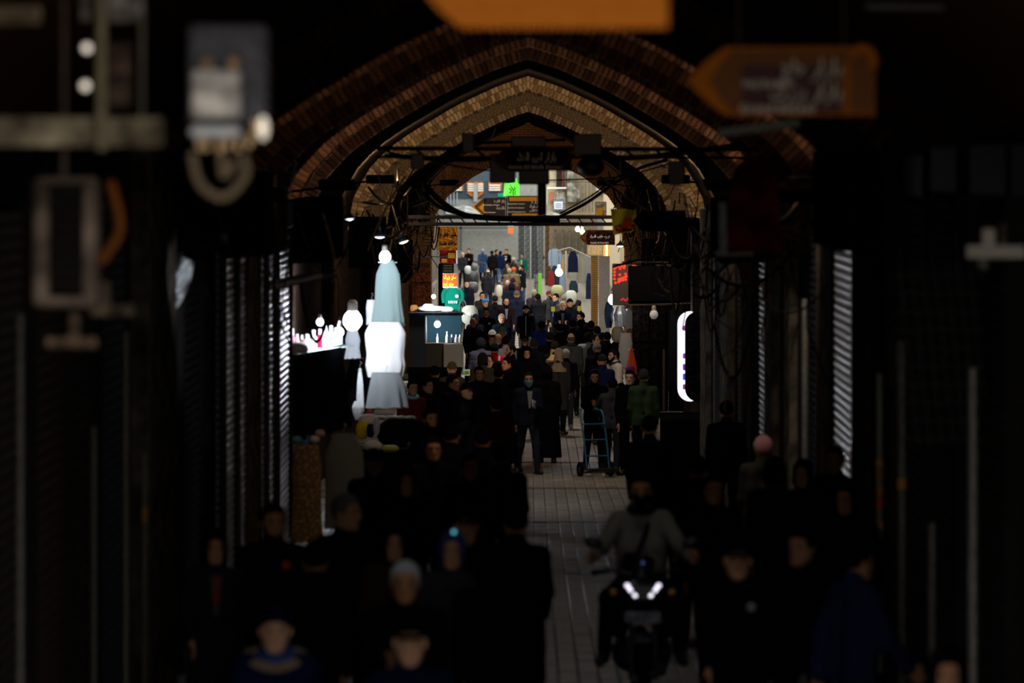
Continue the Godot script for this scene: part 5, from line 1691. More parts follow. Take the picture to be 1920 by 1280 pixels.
# ================================================================ the open court beyond the arch
func build_court() -> void:
	var back := 318.0
	var g := G.new()
	g.box(Vector3(-1.5, 2.0, -back - 0.2), Vector3(15.0, 8.0, 0.4))
	struct("wall_back", "grey rendered wall closing the street far away", g, M("#8e908d", 0.9, 0.0, "skin", 0.3))
	for e in [[-1.0, "wall_court_left", "#6d6660"], [1.0, "wall_court_right", "#c3b498"]]:
		g = G.new()
		var x: float = -5.2 if e[0] < 0 else 4.4
		g.box(Vector3(x, 1.9, -(156.0 + back) / 2), Vector3(0.4, 7.2, back - 156.0))
		struct(e[1], "tall %s court wall beyond the arch, open to the sky" % ("left" if e[0] < 0 else "pale right"), g, M(e[2], 0.9, 0.0, "skin", 0.4))
	# dark blue upper band with orange direction boards
	var s := thing("blue_hoarding", "dark blue grey hoarding high on the far wall", "hoarding", at(900, 350, 317.9))
	part_box(s, "panel", 826, 300, 968, 372, 317.9, 0.15, M("#46545f", 0.7, 0.0, "skin", 0.5))
	part_box(s, "lower_panel", 835, 372, 905, 402, 317.95, 0.12, M("#8f979c", 0.7, 0.0, "skin", 0.5))
	for k in 4: part_box(s, "baluster", 838 + k * 6, 358, 840 + k * 6, 384, 317.8, 0.05, M("#9aa4aa", 0.6, 0.0, ""), 0.0)
	var or_ := M("#d08a52", 0.7, 0.0, "stone", 0.5)
	var wh := M("#d9d4cc", 0.7, 0.0, "")
	s = thing("arrow_board", "orange downward arrow board with white rows on the far hoarding", "sign", at(891, 352, 317.75))
	g = G.new()
	g.prism(PackedVector2Array([Vector2(wide(-16, 313), wide(12, 313)), Vector2(wide(16, 313), wide(12, 313)), Vector2(wide(16, 313), wide(-10, 313)), Vector2(wide(3, 313), wide(-20, 313)), Vector2(wide(-3, 313), wide(-20, 313)), Vector2(wide(-16, 313), wide(-10, 313))]), 0.1)
	part(s, "board", g, or_)
	part_box(s, "stem", 888, 345, 895, 378, 317.66, 0.1, M("#8f9698", 0.6, 0.0, ""), 0.0)
	for k in 4:
		part_box(s, "white_row", 877, 344 + k * 4, 888, 346.4 + k * 4, 317.66, 0.06, wh, 0.0)
		part_box(s, "white_row", 896, 344 + k * 4, 906, 346.4 + k * 4, 317.66, 0.06, wh, 0.0)
	for e in [[855, "left"], [927, "right"]]:
		s = thing("row_board", "orange board with white rows on the far hoarding, %s of the arrow board" % e[1], "sign", at(e[0], 349, 317.76))
		part_box(s, "board", e[0] - 11, 340, e[0] + 14, 358, 317.76, 0.08, or_)
		for k in 3: part_box(s, "white_row", e[0] - 10, 346 + k * 4.4, e[0] + 11, 348.6 + k * 4.4, 317.68, 0.06, wh, 0.0)
	s = thing("exit_sign", "small green plate left of the bright green banner", "sign", at(938, 365, 317.76))
	part_box(s, "plate", 933, 362, 946, 369, 317.76, 0.05, M("#1f8a6c", 0.6, 0.0, ""))
	# bright green banner
	var d := 170.0
	var rows := []
	for i in 9:
		var r := []
		for j in 8:
			var u := j / 7.0
			var v := i / 8.0
			r.append(at(lerpf(946 - v * 2, 974, u), lerpf(341 + 2 * sin(u * 5), 368, v), d + 0.05 * sin(u * 7 + v * 4)))
		rows.append(r)
	var c := at(960, 355, d)
	var bn := thing("banner", "bright green cloth banner with black brush writing", "banner", c)
	g = G.new()
	for r in rows:
		for k in r.size(): r[k] -= c
	g.sheet(rows, 0.01)
	part(bn, "cloth", g, M("#6dff52", 0.6, 0.0, "skin"))
	g = G.new()
	for l in [[[-4, 10], [-1, 4], [3, -1], [2, -8], [4, -12]], [[-6, 2], [-3, 1], [-1, -3]], [[4, 5], [6, 1], [3, -2]], [[7, -3], [5, -7], [8, -10]], [[-2, -4], [-4, -7]]]:
		var pts := []
		for p in l: pts.append(Vector3(wide(p[0], d), wide(p[1], d), 0.1))
		g.tube(smooth(pts, 3), 0.011, 5)
	part(bn, "lettering", g, M("#0e180c", 0.7, 0.0, ""))
	part_box(bn, "tie", 966, 334, 969, 342, d, 0.03, M("#4fd83c", 0.6, 0.0, ""))
	g = G.new()
	g.tube([Vector3(-5.1 - c.x, wide(14, d), 0), Vector3(4.3 - c.x, wide(14, d), 0)], 0.008, 6)
	part(bn, "line", g, M("#26262a", 0.7, 0.0, ""))
	# pale canopies
	for e in [[836, 900, 386, 402, 262.0, "#9a9c98", "pale dome shaped canopy at the left below the far hoarding"], [985, 1062, 398, 412, 250.0, "#9a9b98", "grey corrugated canopy below the beige building"]]:
		rows = []
		for i in 7:
			var r := []
			for j in 17:
				var u := j / 16.0
				var v := i / 6.0
				r.append(at(lerpf(e[0], e[1], u), lerpf(e[2] + 8 * pow(2 * u - 1, 2), e[3], v), e[4] - v * 5.0))
			rows.append(r)
		g = G.new()
		g.sheet(rows, 0.04)
		solo("canopy", e[6], "canopy", g, M(e[5], 0.6, 0.0, "dirt", 0.5))
	# building at right with pipes and boxes
	var cream := M("#b8ab92", 0.85, 0.0, "skin", 0.4)
	d = 255.0
	s = thing("building_front", "cream building front with pipes seen through the arch at right", "building", at(1070, 520, d))
	part_box(s, "wall", 1016, 200, 1130, 402, d + 1.0, 1.0, cream, 0.0)
	part_box(s, "dark_bay", 1043, 240, 1057, 352, d + 0.4, 0.3, M("#3d3532", 0.8, 0.0, "dirt"), 0.0)
	part_box(s, "red_stripe", 1054, 300, 1056, 350, d + 0.2, 0.05, M("#7a3a34", 0.7, 0.0, ""), 0.0)
	for x in [1058.0, 1081.0, 1086.0, 1092.0, 1097.0, 1104.0, 1110.0]:
		part_box(s, "pipe", x, 260, x + 1.6, 398, d + 0.3, 0.08, M("#8f8674", 0.7, 0.0, "dirt"), 0.0)
	part_box(s, "lower_front", 1030, 402, 1120, 476, d + 1.0, 1.0, M("#7a705f", 0.85, 0.0, "skin", 0.4), 0.0)
	for k in 6: part_box(s, "shopfront_post", 1040 + k * 13.0, 428, 1043 + k * 13.0, 476, d + 0.3, 0.2, M("#7d7060", 0.8, 0.0, "dirt"), 0.0)
	s = thing("roof_tank", "tall pale grey box with a slanted foot on the cream building", "box", at(1075, 350, 255.2))
	g = G.new()
	g.prism(PackedVector2Array([Vector2(wide(-12, 240), wide(60, 240)), Vector2(wide(0, 240), wide(60, 240)), Vector2(wide(2, 240), wide(0, 240)), Vector2(wide(13, 240), wide(-8, 240)), Vector2(wide(13, 240), wide(-22, 240)), Vector2(wide(6, 240), wide(-30, 240)), Vector2(wide(-12, 240), wide(-30, 240))]), 0.5)
	part(s, "casing", g, M("#9e9c90", 0.6, 0.1, "dirt", 0.7))
	s = thing("air_conditioner", "white rounded air unit at the top right of the cream building", "air conditioner", at(1127, 347, 255.2))
	part_box(s, "casing", 1117, 331, 1138, 364, 255.2, 0.4, M("#d8d2c2", 0.5, 0.0, "dirt"), 0.1)
	part_box(s, "grille", 1120, 336, 1135, 358, 254.96, 0.05, M("#c4beb0", 0.5, 0.0, ""), 0.0)
	s = thing("air_conditioner", "pale grey unit with a white notice on the cream building's ledge", "air conditioner", at(1049, 384, 255.2))
	part_box(s, "casing", 1037, 371, 1061, 396, 255.2, 0.4, M("#8a8f96", 0.5, 0.1, "dirt"), 0.03)
	part_box(s, "notice", 1039, 378, 1055, 392, 254.97, 0.02, M("#d4dcec", 0.6, 0.0, ""), 0.0)
	for k in 3: part_box(s, "notice_line", 1041, 381 + k * 3.4, 1053, 382 + k * 3.4, 254.95, 0.01, M("#6a7488", 0.6, 0.0, ""), 0.0)
	s = thing("white_shelter", "white framed ledge booth left of the pale grey tank", "booth", at(1042, 362, 255.4))
	part_box(s, "panel", 1044, 355, 1060, 372, 255.4, 0.1, M("#d6cfc0", 0.7, 0.0, "dirt"))
	part_box(s, "lintel", 1024, 351, 1062, 354, 255.2, 0.2, M("#d8d8d2", 0.5, 0.0, ""))
	part_box(s, "post", 1024, 354, 1026, 384, 255.2, 0.1, M("#d8d8d2", 0.5, 0.0, ""))
	part_box(s, "red_panel", 1031, 360, 1037, 378, 255.3, 0.1, M("#b06a4a", 0.6, 0.0, ""))
	s = thing("wall_box", "white box with an orange notice above the far beam's right end", "box", at(1127, 391, 150.0))
	part_box(s, "casing", 1116, 378, 1137, 404, 149.0, 0.2, M("#cfc8b8", 0.6, 0.0, "dirt"), 0.01)
	part_box(s, "notice", 1120, 390, 1130, 404, 148.88, 0.02, M("#e0a020", 0.6, 0.0, ""), 0.0)
	# far shutters and columns right of the back wall
	s = thing("far_shutters", "tall grey shutters right of the far grey wall", "shutter", at(1000, 520, 312.0))
	for k in 4: part_box(s, "leaf", 972 + k * 12.0, 412, 983 + k * 12.0, 522, 312.0, 0.15, M(["#5c6064", "#777b7c"][k % 2], 0.6, 0.1, "dirt"), 0.0)
	part_box(s, "post", 994, 412, 996, 522, 311.8, 0.1, M("#a0a29e", 0.5, 0.2, ""), 0.0)
	g = G.new()
	box_px(g, 1022, 420, 1035, 560, 290.0, 0.4)
	solo("column", "brown wooden column right of the far shutters", "column", g, M("#6a4e3a", 0.8, 0.0, "dirt"))
	g = G.new()
	box_px(g, 862, 425, 866, 470, 317.6, 0.15)
	g.box(at(905, 427, 317.6), Vector3(3.4, 0.12, 0.15))
	solo("wall_trim", "thin vertical and top joints on the far grey wall", "trim", g, M("#6f7271", 0.9, 0.0, "stone"))
	g = G.new()
	g.bar(at(858, 484, 300.0), at(930, 498, 300.0), 0.08, 0.08)
	solo("handrail", "dark sloping handrail behind the men at the far wall", "handrail", g, M("#3f3a38", 0.5, 0.2, "metal"))
	s = thing("small_banner", "small orange and white flag hanging below the far beam", "flag", at(957, 430, 180.0))
	part_box(s, "cloth", 952, 426, 963, 438, 180.0, 0.01, M("#e8844a", 0.7, 0.0, "cloth"), 0.0)
	part_box(s, "white_strip", 952, 421, 963, 424, 180.0, 0.012, M("#e8e0d8", 0.7, 0.0, ""), 0.0)
	g = G.new()
	g.tube([Vector3(-5.1, at(957, 421, 180).y, -180.0) - s.position, Vector3(4.3, at(957, 421, 180).y, -180.0) - s.position], 0.008, 6)
	part(s, "line", g, M("#26262a", 0.7, 0.0, ""))
	# brick pillar and white column just beyond the arch
	s = thing("brick_pillar", "narrow yellow brick pillar on the right in the daylight", "pillar", at(1114, 660, 158.0))
	part_box(s, "core", 1108, 478, 1121, 668, 158.2, 0.3, M("#b8a078", 0.9, 0.0, "stone"), 0.0)
	var mm := MultiMesh.new()
	mm.transform_format = MultiMesh.TRANSFORM_3D
	var bg := G.new()
	bg.box(Vector3(), Vector3(0.092, 0.052, 0.3), Basis(), 0.004)
	mm.mesh = mesh_of([[bg, M("#a8834c", 0.9, 0.0, "stone", 4.0)]])
	mm.instance_count = 92
	for k in 92:
		var p := at(1111.3 if k % 2 else 1117.8, 480 + (k / 2) * 4.1, 158.0) - s.position
		mm.set_instance_transform(k, Transform3D(Basis(), p))
	var mi := MultiMeshInstance3D.new()
	mi.multimesh = mm
	mi.name = "brick_course"
	mi.set_meta("kind", "stuff")
	s.add_child(mi)
	g = G.new()
	box_px(g, 1123, 480, 1143, 690, 150.6, 0.3)
	solo("column", "smooth whitish column between brick pillar and red LED sign", "column", g, M("#c8c2b8", 0.8, 0.0, "skin", 0.8))
	s = thing("shop_sign_box", "plain cream sign box over the yellow brick pillar", "sign", at(1120, 468, 157.0))
	part_box(s, "panel", 1101, 458, 1130, 478, 157.0, 0.3, M("#cfc4b0", 0.7, 0.0, "stone"), 0.01)
	part_box(s, "side", 1131, 452, 1142, 500, 156.6, 0.3, M("#c89a4a", 0.7, 0.0, "stone"), 0.01)
	part_box(s, "tube_lamp", 1136, 458, 1139, 498, 156.4, 0.04, glow("#ffdca0", 1.6), 0.0)
	omni(at(1134, 470, 155.9), "#ffdca0", 1.2, 0.1)
	for e in [[1083, 430, "left"], [1092, 435, "right"]]:
		bulb(e[0], e[1], 170.0, 0.075, "#ffe2b8", 1.0, "warm bulb over the far right stalls, %s of the pair" % e[2], 6.0, 0.2)
	# clothes rack in the daylight at right
	d = 186.0
	bulb(1048, 511, 183.0, 0.12, "#f4f8ff", 2.0, "round white bulb before the clothes rack at the right far stall", 9.0)
	var rk := thing("clothes_rack", "clothes stand with a slanting rail at the right far stall", "rack", at(1063, 600, d))
	g = G.new()
	g.tube([at(1061, 470, d) - rk.position, at(1062, 610, d) - rk.position], 0.03, 8)
	part(rk, "post", g, M("#b8a48c", 0.5, 0.2, "metal"))
	g = G.new()
	g.tube([at(1046, 470, d) - rk.position, at(1068, 464, d) - rk.position, at(1106, 482, d) - rk.position], 0.02, 8)
	part(rk, "rail", g, M("#8f887c", 0.5, 0.3, "metal"))
	var cl := [[1031, 466, 1050, 502, "#8494a2", "grey blue denim jacket on the left of the clothes rack", 0.9], [1032, 498, 1050, 535, "#26343e", "dark trousers below the grey blue denim jacket", 0.0], [1027, 508, 1040, 536, "#7a2a2c", "dark red garment edge left of the dark trousers", 0.0], [1048, 484, 1058, 512, "#b8935a", "tan garment behind the round white bulb", 0.0], [1048, 512, 1060, 550, "#7888a0", "light blue jeans below the round white bulb", 0.0], [1064, 471, 1084, 510, "#171b30", "navy jacket on the right of the clothes rack", 0.0], [1066, 508, 1083, 528, "#9a9688", "grey skirt below the navy jacket", 0.0], [1066, 526, 1084, 548, "#26343f", "dark jeans below the grey skirt", 0.0], [1098, 512, 1110, 560, "#1c2438", "dark blue trousers by the yellow brick pillar", 0.0], [1082, 474, 1098, 530, "#8a8478", "pale grey coat right of the navy jacket", 0.0]]
	for e in cl:
		garment("hanging_garment", e[5], "garment", e[0], e[1], e[2], e[3], d + 0.1 - (cl.find(e) % 3) * 0.25, [0.5, 0.9, 0.9, 0.95], M(e[4], 0.85, 0.0, "cloth"), 0.06, e[6])
	heap("sack", "pale olive sack on the right far stall below the bulb", "sack", 1033, 534, 1056, 558, 172.0, "#a8a880")
	s = thing("green_board", "narrow upright bright green board among the far crowd", "board", at(1013, 532, 220.0))
	part_box(s, "panel", 1009, 512, 1016, 552, 220.0, 0.06, M("#6fae48", 0.6, 0.0, ""))
	part_box(s, "grey_side", 1001, 514, 1009, 552, 220.2, 0.1, M("#8a8a86", 0.6, 0.0, "dirt"))
	for e in [[1037, 579, 150.0, "left"], [1086, 578, 150.0, "right"]]:
		s = thing("price_card", "yellow price card on a stick over the %s far table" % e[3], "card", at(e[0], e[1], e[2]))
		part_box(s, "card", e[0] - 3.6, e[1] - 4.5, e[0] + 3.6, e[1] + 4.5, e[2], 0.012, M("#e8e24a", 0.6, 0.0, ""), 0.0)
		part_box(s, "stick", e[0] - 0.6, e[1] + 4.5, e[0] + 0.6, e[1] + 14, e[2], 0.012, M("#d8d4cc", 0.6, 0.0, ""), 0.0)
	for e in [[873, 505, 898, 540, 205.0, "#26272a", "black shiny bundle stacked on the left of the far street"], [871, 498, 884, 514, 204.0, "#c8cacc", "pale grey puffed bag on the black bundle"], [884, 494, 896, 508, 204.0, "#5a5c60", "dark grey puffed bag topping the black bundle"], [874, 528, 897, 550, 204.5, "#3a3b3e", "dark sack below the shiny black bundle"]]:
		heap("bundle", e[6], "bundle", e[0], e[1], e[2], e[3], e[4], e[5], 0.35)
	heap("bag", "white cloth bag carried low by the man in the navy hooded jacket", "bag", 930, 534, 942, 557, 188.0, "#d6d0c0")

# ================================================================ people
func nets(bones: Array, cell: float, blend: float, cut_below := -9.0, cut_above := 9.0) -> G:
	# one surface round tapered capsules joined by a smooth minimum; bones: [a, b, ra, rb] (+ depth squeeze)
	var lo := Vector3(9, 9, 9)
	var hi := -lo
	for b in bones:
		for k in 2:
			var r: float = b[2 + k]
			lo = lo.min(b[k] - Vector3.ONE * r)
			hi = hi.max(b[k] + Vector3.ONE * r)
	lo -= Vector3.ONE * cell * 2.5
	hi += Vector3.ONE * cell * 2.5
	var nx := int((hi.x - lo.x) / cell) + 2
	var ny := int((hi.y - lo.y) / cell) + 2
	var nz := int((hi.z - lo.z) / cell) + 2
	var f := PackedFloat32Array()
	f.resize(nx * ny * nz)
	f.fill(1.0)
	for b in bones:
		var a: Vector3 = b[0]
		var ba: Vector3 = b[1] - a
		var ra: float = b[2]
		var dr: float = b[3] - ra
		var sq: float = b[4] if b.size() > 4 else 1.0
		var l2 := maxf(ba.length_squared(), 1e-6)
		var m := maxf(b[2], b[3]) + blend + cell * 2
		var p0 := ((a.min(b[1]) - Vector3.ONE * m - lo) / cell).floor().max(Vector3.ZERO)
		var p1 := ((a.max(b[1]) + Vector3.ONE * m - lo) / cell).ceil().min(Vector3(nx - 1, ny - 1, nz - 1))
		for k in range(int(p0.z), int(p1.z) + 1):
			for j in range(int(p0.y), int(p1.y) + 1):
				var at_ := (k * ny + j) * nx
				for i in range(int(p0.x), int(p1.x) + 1):
					var pa := lo + Vector3(i, j, k) * cell - a
					var h := clampf(pa.dot(ba) / l2, 0.0, 1.0)
					var q := pa - ba * h
					q.z /= sq
					var d := q.length() - ra - dr * h
					var o := f[at_ + i]
					var t := blend - absf(o - d)
					f[at_ + i] = minf(o, d) - (t * t / (4.0 * blend) if t > 0.0 else 0.0)
	if cut_below > -8.0 or cut_above < 8.0:
		for k in nz:
			for j in ny:
				var y := lo.y + j * cell
				var c := maxf(cut_below - y, y - cut_above)
				if c > -cell * 2:
					for i in nx:
						var at_ := (k * ny + j) * nx + i
						f[at_] = maxf(f[at_], c)
	return surface_of(f, nx, ny, nz, lo, cell)

func surface_of(f: PackedFloat32Array, nx: int, ny: int, nz: int, lo: Vector3, cell: float) -> G:
	var g := G.new()
	var id := PackedInt32Array()
	id.resize(nx * ny * nz)
	id.fill(-1)
	var sx := 1
	var sy := nx
	var sz := nx * ny
	var near := cell * 1.9
	for k in nz - 1:
		for j in ny - 1:
			var row := k * sz + j * sy
			for i in nx - 1:
				var c := row + i
				if absf(f[c]) > near: continue
				var v0 := f[c]; var v1 := f[c + sx]; var v2 := f[c + sy]; var v3 := f[c + sx + sy]
				var v4 := f[c + sz]; var v5 := f[c + sx + sz]; var v6 := f[c + sy + sz]; var v7 := f[c + sx + sy + sz]
				var neg := int(v0 < 0) + int(v1 < 0) + int(v2 < 0) + int(v3 < 0) + int(v4 < 0) + int(v5 < 0) + int(v6 < 0) + int(v7 < 0)
				if neg == 0 or neg == 8: continue
				var s := Vector3()
				var n := 0
				if (v0 < 0) != (v1 < 0): s += Vector3(v0 / (v0 - v1), 0, 0); n += 1
				if (v2 < 0) != (v3 < 0): s += Vector3(v2 / (v2 - v3), 1, 0); n += 1
				if (v4 < 0) != (v5 < 0): s += Vector3(v4 / (v4 - v5), 0, 1); n += 1
				if (v6 < 0) != (v7 < 0): s += Vector3(v6 / (v6 - v7), 1, 1); n += 1
				if (v0 < 0) != (v2 < 0): s += Vector3(0, v0 / (v0 - v2), 0); n += 1
				if (v1 < 0) != (v3 < 0): s += Vector3(1, v1 / (v1 - v3), 0); n += 1
				if (v4 < 0) != (v6 < 0): s += Vector3(0, v4 / (v4 - v6), 1); n += 1
				if (v5 < 0) != (v7 < 0): s += Vector3(1, v5 / (v5 - v7), 1); n += 1
				if (v0 < 0) != (v4 < 0): s += Vector3(0, 0, v0 / (v0 - v4)); n += 1
				if (v1 < 0) != (v5 < 0): s += Vector3(1, 0, v1 / (v1 - v5)); n += 1
				if (v2 < 0) != (v6 < 0): s += Vector3(0, 1, v2 / (v2 - v6)); n += 1
				if (v3 < 0) != (v7 < 0): s += Vector3(1, 1, v3 / (v3 - v7)); n += 1
				id[c] = g.v.size()
				g.v.append(lo + (Vector3(i, j, k) + s / n) * cell)
				g.n.append(Vector3(v1 + v3 + v5 + v7 - v0 - v2 - v4 - v6, v2 + v3 + v6 + v7 - v0 - v1 - v4 - v5, v4 + v5 + v6 + v7 - v0 - v1 - v2 - v3).normalized())
	for k in range(1, nz - 1):
		for j in range(1, ny - 1):
			var row := k * sz + j * sy
			for i in range(1, nx - 1):
				var c := row + i
				if id[c] < 0: continue
				var inside := f[c] < 0
				if inside != (f[c + sx] < 0): face(g, id[c], id[c - sy], id[c - sy - sz], id[c - sz])
				if inside != (f[c + sy] < 0): face(g, id[c], id[c - sz], id[c - sx - sz], id[c - sx])
				if inside != (f[c + sz] < 0): face(g, id[c], id[c - sx], id[c - sx - sy], id[c - sy])
	return g

func face(g: G, a: int, b: int, c: int, d: int) -> void:
	if a < 0 or b < 0 or c < 0 or d < 0: return
	if (g.v[c] - g.v[a]).cross(g.v[d] - g.v[b]).dot(g.n[a] + g.n[b] + g.n[c] + g.n[d]) > 0:
		g.ix.append_array(PackedInt32Array([a, c, b, a, d, c]))
	else:
		g.ix.append_array(PackedInt32Array([a, b, c, a, c, d]))

# ---- the head: centre between the ears, looking along +z
var head_geo: G
var head_r := {}
var hand_geo := {}

func ell(p: Vector3, c: Vector3, r: Vector3) -> float:
	var q := (p - c) / r
	var l := q.length()
	return (l - 1.0) * minf(r.x, minf(r.y, r.z)) if l < 0.3 else l * (l - 1.0) / (q / r).length()

func cap(p: Vector3, a: Vector3, b: Vector3, r: float) -> float:
	var ba := b - a
	return (p - a - ba * clampf((p - a).dot(ba) / ba.length_squared(), 0, 1)).length() - r

func smin(a: float, b: float, k: float) -> float:
	var t := maxf(k - absf(a - b), 0.0)
	return minf(a, b) - t * t / (4.0 * k)

func skull(p: Vector3) -> float:
	var q := Vector3(absf(p.x), p.y, p.z)
	var d := ell(q, Vector3(0, 0.03, -0.012), Vector3(0.077, 0.094, 0.098))
	d = smin(d, ell(q, Vector3(0, -0.035, 0.025), Vector3(0.06, 0.082, 0.068)), 0.03)
	d = smin(d, cap(q, Vector3(0.048, -0.05, 0.0), Vector3(0.02, -0.1, 0.06), 0.02), 0.03)
	return smin(d, (q - Vector3(0, -0.098, 0.07)).length() - 0.02, 0.02)

func head_sdf(p: Vector3) -> float:
	var q := Vector3(absf(p.x), p.y, p.z)
	var d := skull(p)
	d = smin(d, cap(q, Vector3(0.012, 0.026, 0.083), Vector3(0.045, 0.028, 0.07), 0.009), 0.015)
	d = -smin(-d, (q - Vector3(0.032, 0.004, 0.103)).length() - 0.017, 0.014)
	d = smin(d, cap(q, Vector3(0, 0.012, 0.088), Vector3(0, -0.034, 0.108), 0.0095), 0.012)
	d = smin(d, cap(q, Vector3(0.004, -0.037, 0.1), Vector3(0.014, -0.038, 0.093), 0.008), 0.008)
	d = smin(d, cap(q, Vector3(0, -0.064, 0.09), Vector3(0.02, -0.066, 0.081), 0.0065), 0.006)
	d = smin(d, cap(q, Vector3(0, -0.075, 0.088), Vector3(0.016, -0.074, 0.081), 0.007), 0.005)
	d = smin(d, ell(q, Vector3(0.08, -0.004, -0.01), Vector3(0.011, 0.03, 0.019)), 0.008)
	return smin(d, cap(q, Vector3(0, -0.06, -0.02), Vector3(0, -0.17, -0.035), 0.055), 0.03)

func make_head() -> void:
	var cell := 0.0055
	var lo := Vector3(-0.102, -0.19, -0.125)
	var nx := int(0.204 / cell) + 2
	var ny := int(0.33 / cell) + 2
	var nz := int(0.25 / cell) + 2
	var f := PackedFloat32Array()
	f.resize(nx * ny * nz)
	for k in nz:
		for j in ny:
			var i := 0
			while i < nx:
				var d := head_sdf(lo + Vector3(i, j, k) * cell)
				var skip := maxi(1, int(absf(d) / cell) - 2)
				for s in mini(skip, nx - i): f[(k * ny + j) * nx + i + s] = d if s == 0 else signf(d) * maxf(absf(d) - s * cell, 2.5 * cell)
				i += skip
	head_geo = surface_of(f, nx, ny, nz, lo, cell)

func skull_radius(az: float, el: float) -> float:
	var key := Vector2i(roundi(az), roundi(el))
	if head_r.has(key): return head_r[key]
	var d := Vector3(sin(deg_to_rad(az)) * cos(deg_to_rad(el)), sin(deg_to_rad(el)), cos(deg_to_rad(az)) * cos(deg_to_rad(el)))
	var t := 0.2
	for k in 14: t -= skull(d * t) * 0.9
	head_r[key] = t
	return t

var shells := {}
func shell(kind: String) -> ArrayMesh:
	# hair, beards, hats and veils: a skin laid over the skull between two edge lines
	if shells.has(kind): return shells[kind]
	var g := G.new()
	var full := true
	var span := [-180.0, 180.0]
	if kind in ["beard", "mask", "moustache", "brows"]:
		full = false
		span = {"beard": [-88.0, 88.0], "mask": [-72.0, 72.0], "moustache": [-24.0, 24.0], "brows": [-38.0, 38.0]}[kind]
	var cols := 36 if full else 20
	var rows := 8
	var out := []
	for c in cols + 1:
		var az: float = lerpf(span[0], span[1], c / float(cols))
		var e := edge(kind, absf(az))
		var line := []
		for r in rows + 1:
			var el: float = lerpf(e[0], e[1], r / float(rows))
			var d := Vector3(sin(deg_to_rad(az)) * cos(deg_to_rad(el)), sin(deg_to_rad(el)), cos(deg_to_rad(az)) * cos(deg_to_rad(el)))
			var taper := 1.0 if r < rows else 0.4
			if e[0] < 89 and r == 0: taper = 0.4
			var rad := skull_radius(az, el)
			if kind in ["hijab", "hood", "long"] and el < -25: rad = maxf(rad, 0.105)
			line.append([d * (rad + e[2] * taper * (1.0 + 0.1 * sin(az * 0.7 + el * 0.9))), d * (rad - 0.012), d])
		out.append(line)
	for c in cols:
		for r in rows:
			var q := [out[c][r], out[c + 1][r], out[c + 1][r + 1], out[c][r + 1]]
			g.quadn(q[0][0], q[1][0], q[2][0], q[3][0], q[0][2], q[1][2], q[2][2], q[3][2])
		for r in [0, rows]:
			var nn := Vector3.DOWN if r == rows else Vector3.UP
			g.quad(out[c][r][0], out[c + 1][r][0], out[c + 1][r][1], out[c][r][1], nn)
	if kind == "cap":
		var brim := []
		for r in 4:
			var l := []
			for c in 11:
				var a := deg_to_rad(lerpf(-55, 55, c / 10.0))
				var o := r / 3.0 * 0.07 * cos(a * 1.3)
				l.append(Vector3(sin(a) * 0.088, 0.052 - o * 0.3 - absf(sin(a)) * 0.012, cos(a) * 0.098 + o))
			brim.append(l)
		g.sheet(brim, 0.006)
	if kind == "beanie":
		for k in 2:
			var pts := []
			for c in 28:
				var a := TAU * c / 28
				pts.append(Vector3(sin(a) * 0.086, 0.045 - 0.025 * cos(a) * -1 + k * 0.018 - 0.01, cos(a) * 0.1 - 0.012))
			g.tube(pts, 0.012, 6, true)
	shells[kind] = mesh_of([[g, null]])
	return shells[kind]

func edge(kind: String, a: float) -> Array:
	# upper edge, lower edge (degrees of height) and thickness at the bearing a from the face
	match kind:
		"short": return [90.0, 42.0 - a * 0.05 if a < 50 else (lerpf(40, -8, (a - 50) / 25.0) if a < 75 else (-10.0 if a < 95 else lerpf(-12, -42, (a - 95) / 85.0))), 0.014]
		"long": return [90.0, 42.0 if a < 40 else (lerpf(40, -68, (a - 40) / 30.0) if a < 70 else -74.0), 0.024]
		"bald": return [lerpf(-5, 22, clampf((a - 65) / 40.0, 0, 1)), lerpf(-6, -40, clampf((a - 70) / 100.0, 0, 1)), 0.01 if a > 66 else -0.004]
		"receding": return [90.0 if a > 60 else 88.0, 62.0 if a < 45 else (lerpf(60, -8, (a - 45) / 30.0) if a < 75 else (-10.0 if a < 95 else lerpf(-12, -42, (a - 95) / 85.0))), 0.011]
		"beanie": return [90.0, lerpf(30, -14, clampf((a - 20) / 130.0, 0, 1)), 0.02]
		"cap": return [90.0, lerpf(34, 2, clampf((a - 30) / 120.0, 0, 1)), 0.017]
		"hijab": return [90.0, 40.0 if a < 26 else (lerpf(40, -80, (a - 26) / 26.0) if a < 52 else -84.0), 0.02]
		"hood": return [90.0, 38.0 if a < 30 else (lerpf(38, -74, (a - 30) / 26.0) if a < 56 else -80.0), 0.032]
		"beard": return [-43.0 if a < 26 else lerpf(-43, -8, clampf((a - 26) / 52.0, 0, 1)), -64.0 if a < 60 else lerpf(-64, -30, (a - 60) / 28.0), 0.005]
		"moustache": return [-24.0, -31.0, 0.012]
		"mask": return [-9.0 - a * 0.12, -64.0 + a * 0.35, 0.018 if a < 40 else 0.012]
		"brows": return [19.0 - a * 0.08, 14.0 - a * 0.08 if a > 8 else 18.9, 0.006]
	return [90.0, 0.0, 0.01]

